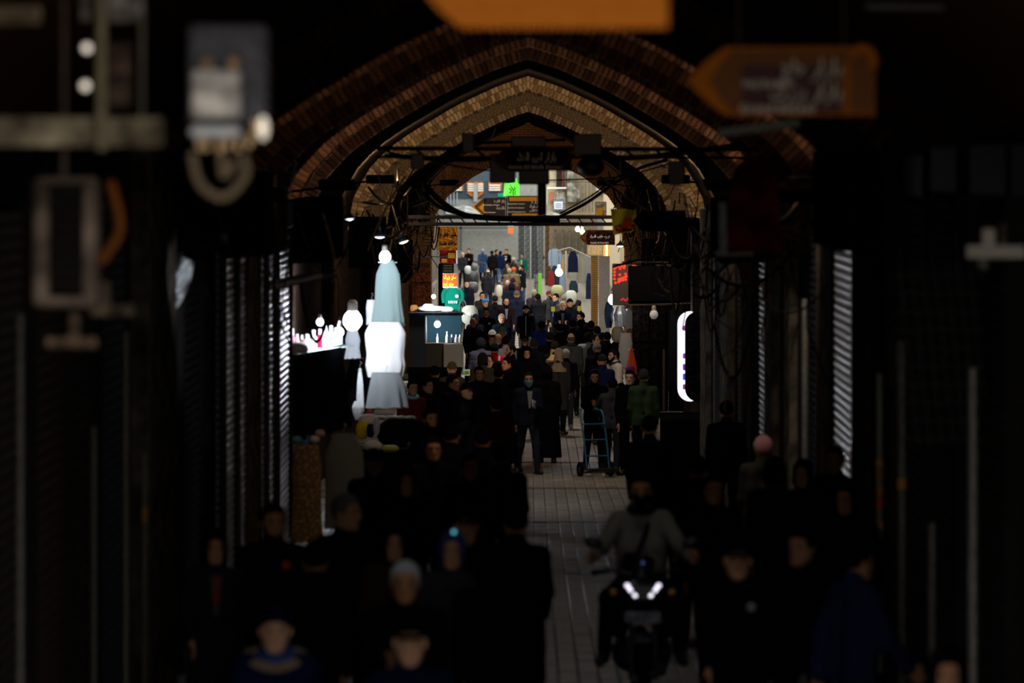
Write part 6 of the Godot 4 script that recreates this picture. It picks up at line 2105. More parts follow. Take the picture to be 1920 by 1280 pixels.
func make_hand(kind: String) -> void:
	# right hand hanging: fingers along -y, palm facing -x, thumb forward (+z)
	var b := []
	for k in 4:
		b.append([Vector3(0, -0.005, -0.03 + k * 0.02), Vector3(0.002, -0.078, -0.033 + k * 0.022), 0.014, 0.012])
	var curl := 0.5 if kind == "loose" else 1.35
	var lens := [0.062, 0.076, 0.082, 0.074]
	for k in 4:
		var p := Vector3(0.002, -0.082, -0.033 + k * 0.022)
		var a := 0.15 * curl
		for s in 3:
			var l: float = lens[k] * [0.46, 0.3, 0.24][s]
			var q := p + Vector3(-sin(a), -cos(a), (k - 1.5) * 0.03) * l
			b.append([p, q, 0.0092 - s * 0.0007, 0.0085 - s * 0.0008])
			p = q
			a += curl * (0.55 if s == 0 else 0.6)
	b.append([Vector3(-0.004, -0.02, 0.025), Vector3(-0.016, -0.052, 0.05), 0.014, 0.011])
	b.append([Vector3(-0.016, -0.052, 0.05), Vector3(-0.024 - 0.01 * curl, -0.09, 0.055 - 0.012 * curl), 0.0105, 0.0085])
	b.append([Vector3(0, 0.05, 0), Vector3(0, -0.01, 0), 0.026, 0.026, 1.1])
	hand_geo[kind] = nets(b, 0.0055, 0.007)

# ---- poses
const POSES := {
	"stand": {"ll": [2, 4], "rl": [-3, 3], "la": [4, 8, 12], "ra": [-2, 8, 14]},
	"walk_l": {"ll": [24, 8], "rl": [-16, 26], "la": [-22, 8, 12], "ra": [22, 8, 24]},
	"walk_r": {"ll": [-16, 26], "rl": [24, 8], "la": [22, 8, 24], "ra": [-22, 8, 12]},
	"hold": {"ll": [20, 8], "rl": [-14, 22], "la": [12, 6, 92], "ra": [-16, 9, 14], "lin": 30},
	"pockets": {"ll": [6, 6], "rl": [-5, 8], "la": [-18, 22, 34], "ra": [-18, 22, 34], "lin": 10, "rin": 10},
	"phone_ear": {"ll": [8, 6], "rl": [-6, 8], "la": [38, 18, 128], "ra": [0, 8, 14], "lin": 20},
	"both_front": {"ll": [10, 8], "rl": [-8, 12], "la": [16, 6, 86], "ra": [16, 6, 86], "lin": 22, "rin": 22},
	"push": {"ll": [30, 14], "rl": [-22, 14], "la": [34, 10, 22], "ra": [34, 10, 22], "lean": 14},
	"pull": {"ll": [16, 8], "rl": [-16, 14], "la": [30, 30, 34], "ra": [-6, 8, 16], "lean": 5},
	"ride": {"ll": [78, 84], "rl": [78, 84], "la": [44, 26, 36], "ra": [44, 26, 36], "lean": 8, "spread": 22, "grip": true, "lin": -12, "rin": -12},
	"lean_in": {"ll": [12, 6], "rl": [-4, 6], "la": [42, 8, 44], "ra": [36, 8, 50], "lean": 20, "lin": 10, "rin": 10},
}
var frames := {}
var garments := {}
var bodies := {}

func frame_of(pose: String) -> Dictionary:
	if frames.has(pose): return frames[pose]
	var P: Dictionary = POSES[pose]
	var j := {}
	var lean := Basis(Vector3.RIGHT, deg_to_rad(P.get("lean", 3)))
	var spread := deg_to_rad(P.get("spread", 3))
	j.pelvis = Vector3(0, 0.95, 0)
	var low := 9.0
	for s in [["l", 1.0], ["r", -1.0]]:
		var a := deg_to_rad(P[s[0] + "l"][0])
		var k := a - deg_to_rad(P[s[0] + "l"][1])
		var hip := Vector3(s[1] * 0.085, 0.93, 0)
		var dirt := Vector3(s[1] * sin(spread), -cos(a) * cos(spread), sin(a) * cos(spread)).normalized()
		var knee := hip + dirt * 0.44
		var ank := knee + Vector3(s[1] * sin(spread) * 0.2, -cos(k), sin(k)).normalized() * 0.42
		var fp := minf(0.0, k + 0.1) * 0.8
		var toe := ank + Vector3(s[1] * 0.03, -0.045 + sin(fp) * 0.16, cos(fp) * 0.17)
		j[s[0] + "hip"] = hip
		j[s[0] + "knee"] = knee
		j[s[0] + "ank"] = ank
		j[s[0] + "toe"] = toe
		j[s[0] + "heel"] = ank + Vector3(0, -0.04, -0.05).rotated(Vector3.RIGHT, -fp)
		low = minf(low, minf(j[s[0] + "heel"].y - 0.04, toe.y - 0.035))
	j.chest = j.pelvis + lean * Vector3(0, 0.33, 0.0)
	j.neck = j.pelvis + lean * Vector3(0, 0.53, -0.015)
	j.head = j.neck + Basis(Vector3.RIGHT, deg_to_rad(P.get("lean", 3) * 0.4)) * Vector3(0, 0.145, 0.03)
	for s in [["l", 1.0], ["r", -1.0]]:
		var q: Array = P[s[0] + "a"]
		var a := deg_to_rad(q[0])
		var o := deg_to_rad(q[1])
		var e := a + deg_to_rad(q[2])
		var inn := deg_to_rad(P.get(s[0] + "in", 4))
		var sh: Vector3 = j.pelvis + lean * Vector3(s[1] * 0.168, 0.452, -0.01)
		var el: Vector3 = sh + Vector3(s[1] * sin(o), -cos(a) * cos(o), sin(a) * cos(o)) * 0.29
		var fd := Vector3(-s[1] * sin(inn), -cos(e) * cos(inn), sin(e) * cos(inn)).normalized()
		j[s[0] + "sh"] = sh
		j[s[0] + "el"] = el
		j[s[0] + "wr"] = el + fd * 0.25
		var y := -fd
		var x := Vector3(s[1], 0, 0)
		if absf(y.dot(x)) > 0.9: x = Vector3(0, 0, 1)
		x = (x - y * x.dot(y)).normalized()
		j[s[0] + "hand"] = Basis(x, y, x.cross(y)) if s[1] > 0 else Basis(-x, y, (-x).cross(y))
	for k in j.keys():
		if j[k] is Vector3: j[k] -= Vector3(0, low, 0)
	j.drop = low
	frames[pose] = j
	return j

func limb_bones(j: Dictionary, fat: float) -> Array:
	var b := []
	for s in ["l", "r"]:
		b.append([j[s + "hip"], j[s + "knee"], 0.078 + fat, 0.052 + fat])
		b.append([j[s + "knee"], j[s + "ank"], 0.052 + fat, 0.036 + fat])
	return b

func torso_bones(j: Dictionary, fat: float) -> Array:
	var b := []
	var p: Vector3 = j.pelvis
	for s in [-1.0, 1.0]:
		b.append([p + Vector3(s * 0.075, 0.0, 0), j.chest + Vector3(s * 0.085, -0.06, 0), 0.092 + fat, 0.092 + fat])
		b.append([j.chest + Vector3(s * 0.085, -0.06, 0), j.chest + Vector3(s * 0.1, 0.09, -0.005), 0.094 + fat, 0.08 + fat])
	b.append([j.lsh, j.rsh, 0.052 + fat, 0.052 + fat])
	for s in ["l", "r"]: b.append([j.neck + Vector3(0, -0.035, -0.01), j[s + "sh"], 0.056 + fat * 0.5, 0.052 + fat * 0.5])
	b.append([j.neck + Vector3(0, -0.06, 0), j.neck + Vector3(0, 0.01, 0.0), 0.075 + fat * 0.6, 0.058 + fat * 0.5])
	return b

func arm_bones(j: Dictionary, fat: float) -> Array:
	var b := []
	for s in ["l", "r"]:
		b.append([j[s + "sh"], j[s + "el"], 0.054 + fat, 0.042 + fat])
		b.append([j[s + "el"], j[s + "wr"], 0.042 + fat, 0.03 + fat])
	return b

func body_of(pose: String, turn: float) -> ArrayMesh:
	var key := "%s%d" % [pose, int(turn)]
	if bodies.has(key): return bodies[key]
	var j := frame_of(pose)
	if not bodies.has(pose):
		var b := torso_bones(j, -0.012)
		b.append_array(arm_bones(j, -0.004))
		b.append_array(limb_bones(j, -0.008))
		for s in ["l", "r"]: b.append([j[s + "heel"], j[s + "toe"], 0.034, 0.028])
		bodies[pose] = nets(b, 0.024, 0.03)
	var g := G.new()
	g.add(bodies[pose])
	g.add(head_geo, head_frame(pose, turn))
	var grip: String = "grip" if POSES[pose].get("grip", false) or pose == "push" else "loose"
	g.add(hand_geo[grip], Transform3D(j.rhand, j.rwr))
	var lb: Basis = j.lhand
	g.add(hand_geo[grip], Transform3D(Basis(-lb.x, lb.y, lb.z), j.lwr))
	var eyes := G.new()
	for s in [-1.0, 1.0]: eyes.ball(Vector3(s * 0.032, 0.004, 0.079), Vector3(0.0125, 0.0085, 0.0125), 10)
	var e2 := G.new()
	e2.add(eyes, head_frame(pose, turn))
	bodies[key] = mesh_of([[g, null], [e2, M("#1d1612", 0.25, 0.0, "")]])
	return bodies[key]

func head_frame(pose: String, turn: float) -> Transform3D:
	return Transform3D(Basis(Vector3.UP, deg_to_rad(turn)), frame_of(pose).head)

func cloth_of(pose: String, kind: String) -> ArrayMesh:
	var key := pose + kind
	if garments.has(key): return garments[key]
	var j := frame_of(pose)
	var d: float = j.drop
	var g: G
	match kind:
		"trousers":
			var b := limb_bones(j, 0.018)
			b.append([j.pelvis + Vector3(-0.07, 0, 0), j.pelvis + Vector3(0.07, 0, 0), 0.1, 0.1])
			b.append([j.pelvis + Vector3(-0.06, 0.09, 0), j.pelvis + Vector3(0.06, 0.09, 0), 0.09, 0.09])
			g = nets(b, 0.022, 0.03)
		"jacket", "puffer", "coat", "cloak":
			var fat := 0.03 if kind == "puffer" else 0.017
			var b := torso_bones(j, fat)
			b.append_array(arm_bones(j, fat + 0.002))
			b.append([j.neck + Vector3(0, -0.01, 0), j.neck + Vector3(0, 0.045, 0.005), 0.07, 0.066])
			var hem := 0.84 - d
			var hips := [[0.0, 0.115], [-0.1, 0.118]]
			if kind == "coat":
				hem = 0.5 - d
				hips = [[0.0, 0.118], [-0.18, 0.125], [-0.46, 0.135]]
			if kind == "cloak":
				hem = 0.1
				hips = [[0.0, 0.13], [-0.3, 0.15], [-0.85, 0.19]]
			for k in hips.size() - 1:
				for s in [-1.0, 1.0]:
					b.append([j.pelvis + Vector3(s * 0.075, hips[k][0], 0), j.pelvis + Vector3(s * 0.08, hips[k + 1][0], 0), hips[k][1], hips[k + 1][1]])
			if kind == "coat" or kind == "cloak":
				for s in ["l", "r"]: b.append([j[s + "hip"], j[s + "knee"], 0.11, 0.1])
			if POSES[pose].has("spread"): hem = -1.0
			g = nets(b, 0.022, 0.028, hem)
			if kind == "puffer":
				for k in g.v.size(): g.v[k] += g.n[k] * 0.008 * sin(g.v[k].y * 75.0)
	garments[key] = mesh_of([[g, null]])
	return garments[key]

func shoe_of(pose: String, side: String) -> ArrayMesh:
	var key := pose + "shoe" + side
	if garments.has(key): return garments[key]
	var j := frame_of(pose)
	var g := nets([[j[side + "heel"], j[side + "toe"], 0.042, 0.036], [j[side + "ank"], j[side + "heel"], 0.045, 0.042], [j[side + "ank"], j[side + "toe"], 0.04, 0.03]], 0.014, 0.02)
	garments[key] = mesh_of([[g, null]])
	return garments[key]

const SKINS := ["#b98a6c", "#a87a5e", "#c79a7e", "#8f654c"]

# px, top of head in the frame, height, bearing (0 faces the camera), pose, head turn, upper garment, its colour, trousers, head wear or hair, its colour, skin, label, extras
func person(px: float, py: float, h: float, yaw: float, pose: String, turn: float, upper: String, uc: String, tc: String, hair: String, hc: String, skin: int, label: String, extra := {}) -> Node3D:
	var d: float = extra.get("depth", depth_of_head(py, h))
	var k := h / 1.75
	var o := Node3D.new()
	o.name = numbered("person")
	tag(o, label, "person")
	o.position = Vector3((px - VX) / F * d, ground(d) + 0.02 + float(extra.get("lift", 0.0)), -d)
	o.rotation.y = deg_to_rad(yaw)
	o.scale = Vector3.ONE * k
	add_child(o)
	var body := part_mesh(o, "body", body_of(pose, turn))
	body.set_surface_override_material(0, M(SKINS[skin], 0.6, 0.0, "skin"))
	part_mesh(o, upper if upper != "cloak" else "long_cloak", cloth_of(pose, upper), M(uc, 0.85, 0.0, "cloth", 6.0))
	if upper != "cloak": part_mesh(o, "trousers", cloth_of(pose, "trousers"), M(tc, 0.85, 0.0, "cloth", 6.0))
	for s in ["l", "r"]: part_mesh(o, "shoe", shoe_of(pose, s), M(extra.get("shoes", "#1a1817"), 0.5, 0.0, "skin"))
	var hf := head_frame(pose, turn)
	for e in [[hair, hc], ["brows", "#1c1512"]]:
		var nm: String = {"short": "hair", "long": "hair", "bald": "hair", "receding": "hair", "brows": "eyebrows"}.get(e[0], e[0])
		var m := part_mesh(o, nm, shell(e[0]), M(e[1], 0.8, 0.0, "cloth", 14.0))
		m.transform = hf
	for kind in ["beard", "moustache", "mask", "hood", "cap", "beanie", "short"]:
		if extra.has(kind):
			var m := part_mesh(o, kind if kind != "short" else "hair", shell(kind), M(extra[kind], 0.75, 0.0, "cloth", 14.0))
			m.transform = hf
	var j := frame_of(pose)
	if extra.has("collar"):
		var g := G.new()
		var pts := []
		for c in 20: pts.append(j.neck + Vector3(sin(TAU * c / 20) * 0.085, 0.01 - cos(TAU * c / 20) * 0.02, cos(TAU * c / 20) * 0.085 + 0.005))
		g.tube(pts, 0.03, 8, true)
		part(o, "scarf", g, M(extra.collar, 0.9, 0.0, "cloth", 8.0))
	if extra.has("shawl"):
		var g := G.new()
		g.lathe([Vector2(0.085, 0.1), Vector2(0.1, 0.0), Vector2(0.15, -0.06), Vector2(0.205, -0.14), Vector2(0.2, -0.2)], 24, Transform3D(Basis.from_scale(Vector3(1.05, 1, 0.72)), j.neck))
		part(o, "shawl", g, M(extra.shawl, 0.85, 0.0, "cloth", 8.0))
	var front: Vector3 = j.chest + Vector3(0, 0, 0.115)
	if extra.has("zip"):
		var g := G.new()
		g.tube([j.neck + Vector3(0, -0.02, 0.088), front + Vector3(0, 0.05, 0.008), front + Vector3(0, -0.2, 0.012), j.pelvis + Vector3(0, -0.04, 0.125)], 0.007, 6)
		part(o, "zip", g, M(extra.zip, 0.4, 0.3, ""))
	if extra.has("shirt"):
		var g := G.new()
		g.prism(PackedVector2Array([Vector2(-0.045, 0.15), Vector2(0.045, 0.15), Vector2(0.03, 0.0), Vector2(0.014, -0.14), Vector2(-0.014, -0.14), Vector2(-0.03, 0.0)]), 0.03, Transform3D(Basis(Vector3.RIGHT, 0.06), front + Vector3(0, 0, -0.004)))
		part(o, "shirt_front", g, M(extra.shirt, 0.8, 0.0, "cloth", 8.0))
	if extra.has("badge"):
		var g := G.new()
		g.ball(front + Vector3(0.08, 0.06, 0.0), Vector3(0.028, 0.028, 0.014), 10)
		part(o, "badge", g, M(extra.badge, 0.6, 0.0, ""))
	if extra.has("stripe"):
		var g := G.new()
		for s in ["l"]:
			g.tube([j[s + "el"] + (j[s + "sh"] - j[s + "el"]) * 0.25, j[s + "el"] + (j[s + "sh"] - j[s + "el"]) * 0.42], 0.069, 12)
		part(o, "arm_band", g, M(extra.stripe, 0.7, 0.0, "cloth"))
	if extra.has("print"):
		var g := G.new()
		for q in [[-0.06, 0.1], [-0.03, 0.1], [0.0, 0.1], [0.03, 0.1], [0.06, 0.1]]: g.box(front + Vector3(q[0], q[1], 0.0), Vector3(0.024, 0.03, 0.03), Basis(), 0.004)
		g.prism(PackedVector2Array([Vector2(-0.06, 0.03), Vector2(0.06, 0.03), Vector2(0.02, -0.1), Vector2(-0.02, -0.1)]), 0.04, Transform3D(Basis(), front))
		part(o, "print", g, M(extra.print, 0.7, 0.0, ""))
	if extra.has("backpack"):
		var g := G.new()
		g.box(j.chest + Vector3(0, -0.08, -0.19), Vector3(0.3, 0.42, 0.16), Basis(), 0.05)
		part(o, "backpack", g, M(extra.backpack, 0.8, 0.0, "cloth"))
		g = G.new()
		for s in ["l", "r"]:
			g.tube(smooth([j.chest + Vector3((j[s + "sh"].x) * 0.6, 0.12, -0.14), j[s + "sh"] * Vector3(0.62, 1, 1) + Vector3(0, 0.085, -0.02), j.chest + Vector3(j[s + "sh"].x * 0.62, 0.02, 0.13), j.chest + Vector3(j[s + "sh"].x * 0.7, -0.14, 0.1)], 4), 0.022, 8)
		part(o, "strap", g, M(extra.get("strap", "#c4ccd6"), 0.8, 0.0, "cloth"))
	if extra.has("crossbelt"):
		var g := G.new()
		g.tube(smooth([j.lsh * Vector3(0.5, 1, 1) + Vector3(0, 0.075, 0), front + Vector3(0.02, 0.0, 0.015), front + Vector3(-0.06, -0.18, 0.02), j.pelvis + Vector3(-0.15, 0.08, 0.09)], 5), 0.018, 8)
		g.box(front + Vector3(-0.03, -0.2, 0.04), Vector3(0.24, 0.15, 0.07), Basis(Vector3.BACK, -0.2), 0.03)
		part(o, "shoulder_bag", g, M(extra.crossbelt, 0.7, 0.0, "cloth"))
	if extra.has("tie"):
		var g := G.new()
		g.prism(PackedVector2Array([Vector2(-0.03, 0.14), Vector2(0.03, 0.14), Vector2(0.012, 0.09), Vector2(0.02, -0.05), Vector2(-0.02, -0.05), Vector2(-0.012, 0.09)]), 0.02, Transform3D(Basis(), front + Vector3(0, 0, 0.01)))
		part(o, "red_print", g, M(extra.tie, 0.7, 0.0, "cloth"))
	if extra.has("fur"):
		var g := G.new()
		var pts := []
		for c in 16:
			var a := lerpf(-2.5, 2.5, c / 15.0)
			pts.append(j.neck + Vector3(sin(a) * 0.15, -0.02 - cos(a) * 0.03, cos(a) * 0.1 - 0.02))
		g.tube(pts, 0.04, 8)
		part(o, "fur_collar", g, M(extra.fur, 0.95, 0.0, "cloth", 20.0))
	return o

func held(called: String, label: String, category: String, who: Node3D, pose: String, side: String, size: Vector3, hex: String, off := Vector3(0, -0.08, 0.03)) -> void:
	# something flat in a hand: a thing of its own, placed at the hand
	var j := frame_of(pose)
	var xf := Transform3D(who.basis, who.position)
	var g := G.new()
	g.box(Vector3(), size, Basis(), 0.004)
	var b: Basis = j[side + "hand"]
	var o := solo(called, label, category, g, M(hex, 0.6, 0.0, "cloth"), "", xf * (j[side + "wr"] + b * off))
	o.basis = who.basis * b

func build_people() -> void:
	make_head()
	make_hand("loose")
	make_hand("grip")
	var K := "#131316"
	var N := "#151826"
	# ---- standing and walking far away, below the grey wall
	person(867, 474, 1.74, 25, "stand", -10, "jacket", "#2c3034", "#1c1d20", "receding", "#a8a29a", 2, "fair haired man in dark grey jacket at the far left under the grey wall")
	person(879, 467, 1.78, -10, "both_front", 0, "jacket", "#141416", "#18181a", "short", "#1c1715", 2, "dark haired man in black jacket standing behind the fair haired man at the far left")
	person(905, 466, 1.76, 180, "walk_l", 0, "coat", "#33486e", "#1c2028", "cap", "#8494a4", 1, "man in blue jacket and pale cap seen from behind under the grey wall")
	person(923, 471, 1.72, 200, "stand", -30, "jacket", "#17171a", "#1a1a1d", "short", "#17130f", 1, "dark jacketed man just right of the blue jacketed one under the grey wall")
	person(930, 469, 1.75, 60, "stand", 0, "jacket", "#1c1c22", "#1a1a1d", "short", "#17130f", 0, "man in black between two navy jackets under the grey wall")
	person(938, 470, 1.74, 185, "walk_r", 0, "puffer", "#1b2440", "#4c6a8c", "short", "#191512", 1, "man in navy padded jacket and light jeans seen from behind under the grey wall", {"shoes": "#9a9a98"})
	person(950, 468, 1.78, -20, "stand", 0, "jacket", "#0f0f12", "#15151a", "short", "#17130f", 0, "man in black shirt with white chest print under the grey wall", {"print": "#d8d8d8"})
	person(962, 484, 1.72, 150, "pockets", 20, "jacket", "#33363a", "#22262a", "cap", "#b0a894", 1, "man in tan cap and grey jacket right of the black shirt with white print")
	person(953, 494, 1.72, -35, "both_front", 0, "jacket", "#35322e", "#22262a", "short", "#26201c", 1, "white bearded man in brown grey jacket left of the orange knit hat", {"beard": "#d2d0cc"})
	person(979, 476, 1.75, -15, "stand", 0, "jacket", "#12604a", "#15151a", "short", "#1a1512", 1, "man in open green jacket over a white shirt, far right group", {"shirt": "#c8ccc4"})
	person(972, 492, 1.7, 170, "stand", 0, "jacket", "#2a3436", "#20262a", "cap", "#5a6064", 1, "person in grey cap below the open green jacket")
	person(1010, 463, 1.72, -30, "pockets", 0, "coat", "#191a22", "#17171c", "hijab", "#1b1a20", 0, "person in long dark coat and dark head covering by the far brown column")
	person(963, 500, 1.74, 175, "walk_l", 0, "coat", "#807454", "#4c4438", "beanie", "#c8562a", 1, "person in orange knit hat and long khaki coat seen from behind")
	person(955, 504, 1.66, 190, "stand", 0, "coat", "#7c6c58", "#4a4038", "hijab", "#a8947c", 2, "person in beige coat and headscarf beside the orange knit hat")
	person(979, 498, 1.77, -55, "stand", 0, "jacket", "#1b1d22", "#3f5578", "short", "#1d1612", 2, "bearded man in black jacket and jeans looking left beside the khaki coat", {"beard": "#33261f", "badge": "#c8c8c8"})
	person(915, 505, 1.73, 180, "walk_r", 0, "puffer", "#2b2c33", "#2c3e54", "bald", "#3a3230", 2, "bald man in dark grey hooded padded jacket walking away up the street")
	person(875, 527, 1.75, 5, "stand", 0, "coat", "#1a1c26", "#17171c", "short", "#201814", 2, "man in navy coat looking up, right of the green sports shirt")
	person(904, 546, 1.74, 10, "walk_l", 0, "jacket", "#2a241f", "#1c1b1b", "short", "#19130f", 1, "man in dark brown jacket facing us, above the bright blue hat")
	person(909, 562, 1.7, 20, "stand", 0, "jacket", "#15171c", "#17171c", "beanie", "#2a64a4", 1, "man in bright blue knit hat and black jacket")
	person(928, 556, 1.73, 175, "stand", 0, "jacket", "#16181c", "#17171c", "short", "#1f1c18", 0, "man in black jacket seen from behind, right of the bright blue hat")
	person(951, 524, 1.7, 160, "walk_r", 0, "jacket", "#362f36", "#201f22", "bald", "#b49c8c", 2, "pink headed man in purple grey jacket below the khaki coat")
	person(962, 523, 1.72, 190, "stand", 0, "jacket", "#4c2a2c", "#201f22", "beanie", "#3a1c24", 1, "person in dark maroon knit hat below the khaki coat")
	person(959, 530, 1.75, 172, "walk_l", 0, "puffer", "#1a2130", "#17171c", "hood", "#171b26", 1, "person in navy hooded jacket carrying a white cloth bag")
	person(949, 557, 1.76, 5, "walk_r", 5, "jacket", "#1f1519", "#16161a", "receding", "#1d1612", 1, "bearded man in checked shirt under a dark jacket walking towards us", {"shirt": "#7f7c8c", "beard": "#2a201a"})
	person(969, 547, 1.76, 180, "stand", 0, "coat", "#1f2335", "#1a1b20", "cap", "#4e4a4a", 0, "person in grey cap and navy coat seen from behind, mid street")
	person(986, 571, 1.75, 0, "walk_l", 0, "jacket", "#1a1c24", "#8ea2a4", "beanie", "#15151a", 2, "man in black knit hat, zipped black jacket and pale trousers walking to us", {"zip": "#b8bcc0", "beard": "#33261f"})
	person(1001, 544, 1.74, 170, "stand", 0, "jacket", "#3a2f38", "#3a3838", "short", "#8c8678", 2, "grey haired man in purple brown jacket, centre of the far crowd")
	person(1012, 551, 1.76, 195, "lean_in", 0, "jacket", "#1c1d23", "#1b1b1f", "short", "#16120f", 1, "man in long black jacket leaning towards the far table")
	person(1029, 547, 1.74, 40, "stand", 20, "jacket", "#3a3c3c", "#22262a", "cap", "#5c2a2c", 1, "bearded man in dark red cap and mottled jacket at the far table", {"beard": "#2a201a"})
	person(1044, 552, 1.72, -50, "stand", 0, "jacket", "#232e44", "#1b1b1f", "short", "#16120f", 2, "man in blue jacket looking left at the far table")
	person(1057, 555, 1.7, 0, "stand", 0, "jacket", "#4a4640", "#1b1b1f", "cap", "#6e6860", 1, "man in grey brown cap behind the grey haired man in navy")
	person(1083, 546, 1.75, -40, "lean_in", 0, "jacket", "#1d1b24", "#1b1b1f", "short", "#1b1512", 1, "man bending over a chequered cloth at the right far stall")
	heap("chequered_cloth", "black and white patterned cloth bundle left of the man bending at the right far stall", "cloth", 1060, 544, 1082, 572, 172.0, "#b4bab4")
	person(1055, 567, 1.78, 0, "both_front", 0, "jacket", "#14172a", "#17171f", "short", "#a09c94", 2, "grey haired man in navy jacket facing us with one hand raised", {"shirt": "#6c6e78"})
	person(1068, 562, 1.7, 15, "stand", 0, "jacket", "#17181e", "#17171f", "beanie", "#121216", 1, "person in black knit hat right of the grey haired man in navy")
	person(1102, 585, 1.72, -60, "lean_in", 0, "jacket", "#16161b", "#17171f", "short", "#17120f", 1, "dark haired man in black leaning left before the yellow brick pillar")
	# ---- middle of the crowd
	person(912, 576, 1.75, 0, "walk_r", 0, "jacket", "#17171a", "#141417", "short", "#2c2622", 1, "man with black moustache and black buttoned jacket facing us", {"moustache": "#15100d", "badge": "#b8b8b8"})
	person(940, 587, 1.72, 10, "walk_l", 0, "jacket", "#16222c", "#141417", "short", "#98928a", 2, "grey haired man in dark blue jacket right of the moustached man")
	person(886, 598, 1.7, 20, "phone_ear", 0, "jacket", "#1e2230", "#141417", "bald", "#d8d2ca", 2, "old man with thin white hair holding a hand to his ear")
	person(891, 591, 1.7, 15, "stand", 0, "jacket", "#1a2030", "#141417", "cap", "#202a3c", 1, "person in navy cap just behind the old white haired man")
	person(942, 612, 1.74, 5, "walk_r", 0, "jacket", "#20242a", "#141417", "cap", "#2a332c", 2, "man in dark green cap and dark jacket, mid crowd")
	person(923, 621, 1.72, 0, "stand", 0, "jacket", "#1a1b1e", "#141417", "cap", "#b0aca4", 1, "man in pale grey cap left of the dark green cap")
	person(923, 630, 1.66, -5, "stand", 0, "jacket", "#15161a", "#141417", "short", "#1e1916", 1, "dark haired man in black below the pale grey cap")
	person(934, 624, 1.73, 0, "walk_l", 0, "jacket", "#201e22", "#141417", "bald", "#8a7a6c", 2, "bald man facing us left of the dark green cap")
	person(902, 637, 1.73, 190, "stand", 0, "puffer", "#5c5870", "#1b1a20", "hood", "#2c2830", 1, "person in purple grey padded coat and dark hood seen from behind")
	person(927, 643, 1.74, 178, "walk_r", 0, "puffer", "#c4181c", "#17171c", "beanie", "#111a1c", 1, "person in bright red jacket with pale backpack straps seen from behind", {"backpack": "#1a1518", "strap": "#a8b8d0"})
	person(948, 633, 1.71, 175, "stand", 0, "jacket", "#9c9296", "#2c2a2c", "short", "#15110f", 1, "dark haired person in pale grey jacket seen from behind, right of bright red jacket")
	person(961, 648, 1.74, -70, "stand", 0, "jacket", "#1b2038", "#17171f", "receding", "#241c18", 2, "balding man in profile looking left, navy jacket", {"beard": "#4a3a30"})
	person(984, 628, 1.73, 0, "walk_l", 0, "jacket", "#15151a", "#131316", "cap", "#131317", 1, "bearded man in black cap facing us, above the black hood", {"beard": "#33261f"})
	person(988, 654, 1.76, 0, "pockets", 0, "jacket", "#111114", "#111114", "hood", "#0f0f12", 1, "bearded man in black hooded top facing us in mid crowd", {"beard": "#2a1f19"})
	person(1001, 634, 1.72, 180, "walk_r", 0, "jacket", "#15161a", "#131316", "short", "#241e1a", 0, "dark haired man seen from behind beside the blue padded jacket")
	person(1016, 601, 1.74, 182, "walk_l", 0, "puffer", "#2440a4", "#1a2452", "short", "#221c18", 1, "person in bright blue hooded padded jacket seen from behind", {"collar": "#3c3e38"})
	person(1031, 625, 1.75, 180, "stand", 0, "puffer", "#18181d", "#131316", "short", "#2c241e", 1, "man in black padded jacket seen from behind, right of the blue padded jacket")
	person(1050, 606, 1.72, 182, "walk_r", 0, "jacket", "#15171c", "#131316", "short", "#14110f", 1, "man in dark jacket seen from behind under the grey haired man in navy")
	person(1074, 602, 1.76, 184, "stand", 0, "jacket", "#16181d", "#131316", "short", "#1a1714", 1, "broad man in black coat seen from behind, above the bald grey jacketed man")
	person(1094, 600, 1.74, 200, "lean_in", 0, "jacket", "#1d2438", "#131316", "short", "#14110f", 1, "man in navy jacket leaning towards the yellow price card")
	person(1071, 627, 1.76, 180, "stand", 0, "jacket", "#4a4c4c", "#1b1c1e", "bald", "#5a4c44", 2, "bald man in dark grey jacket seen from behind", {"collar": "#3a3c3e"})
	person(1040, 642, 1.68, 170, "stand", 0, "coat", "#18171a", "#131316", "short", "#241c18", 1, "dark haired person with a tan scarf seen from behind", {"shawl": "#ac8a5c"})
	person(1047, 656, 1.70, 165, "stand", 0, "coat", "#3b3834", "#151518", "hijab", "#b09a7c", 2, "woman in beige headscarf and chequered dark coat seen from behind", {"shawl": "#b09a7c"})
	person(1061, 653, 1.66, 182, "walk_r", 0, "jacket", "#1b1d2a", "#5c5c66", "short", "#97918a", 2, "grey haired man in navy jacket walking away beside the beige headscarf", {"shoes": "#d0d0ce"})
	person(1103, 622, 1.72, 180, "walk_l", 0, "puffer", "#93a29c", "#4a4c46", "long", "#1c1715", 1, "person with long dark hair in pale green padded coat seen from behind")
	person(1113, 630, 1.72, 60, "stand", 0, "jacket", "#24222a", "#131316", "receding", "#2a211c", 2, "balding man facing right beside the pale green padded coat")
	person(1120, 614, 1.72, 190, "stand", 0, "jacket", "#3a5a9c", "#131316", "short", "#14110f", 1, "person in bright blue jacket at the foot of the yellow brick pillar")
	person(1108, 604, 1.7, 180, "stand", 0, "jacket", "#1f1f26", "#131316", "short", "#1a1512", 1, "dark haired person left of the bright blue jacket by the brick pillar")
	person(1119, 646, 1.7, 175, "stand", 0, "jacket", "#17171b", "#131316", "cap", "#5c5856", 0, "person in grey cap right of the pale green padded coat")
	person(1129, 663, 1.76, 182, "walk_l", 0, "jacket", "#1c2248", "#141419", "cap", "#22272c", 1, "broad man in navy jacket and dark cap seen from behind")
	person(1154, 657, 1.76, -65, "stand", 0, "puffer", "#a89c88", "#2a2826", "short", "#15110e", 3, "bearded man in cream padded jacket looking left by the right stall", {"beard": "#14100d", "collar": "#2a2826"})
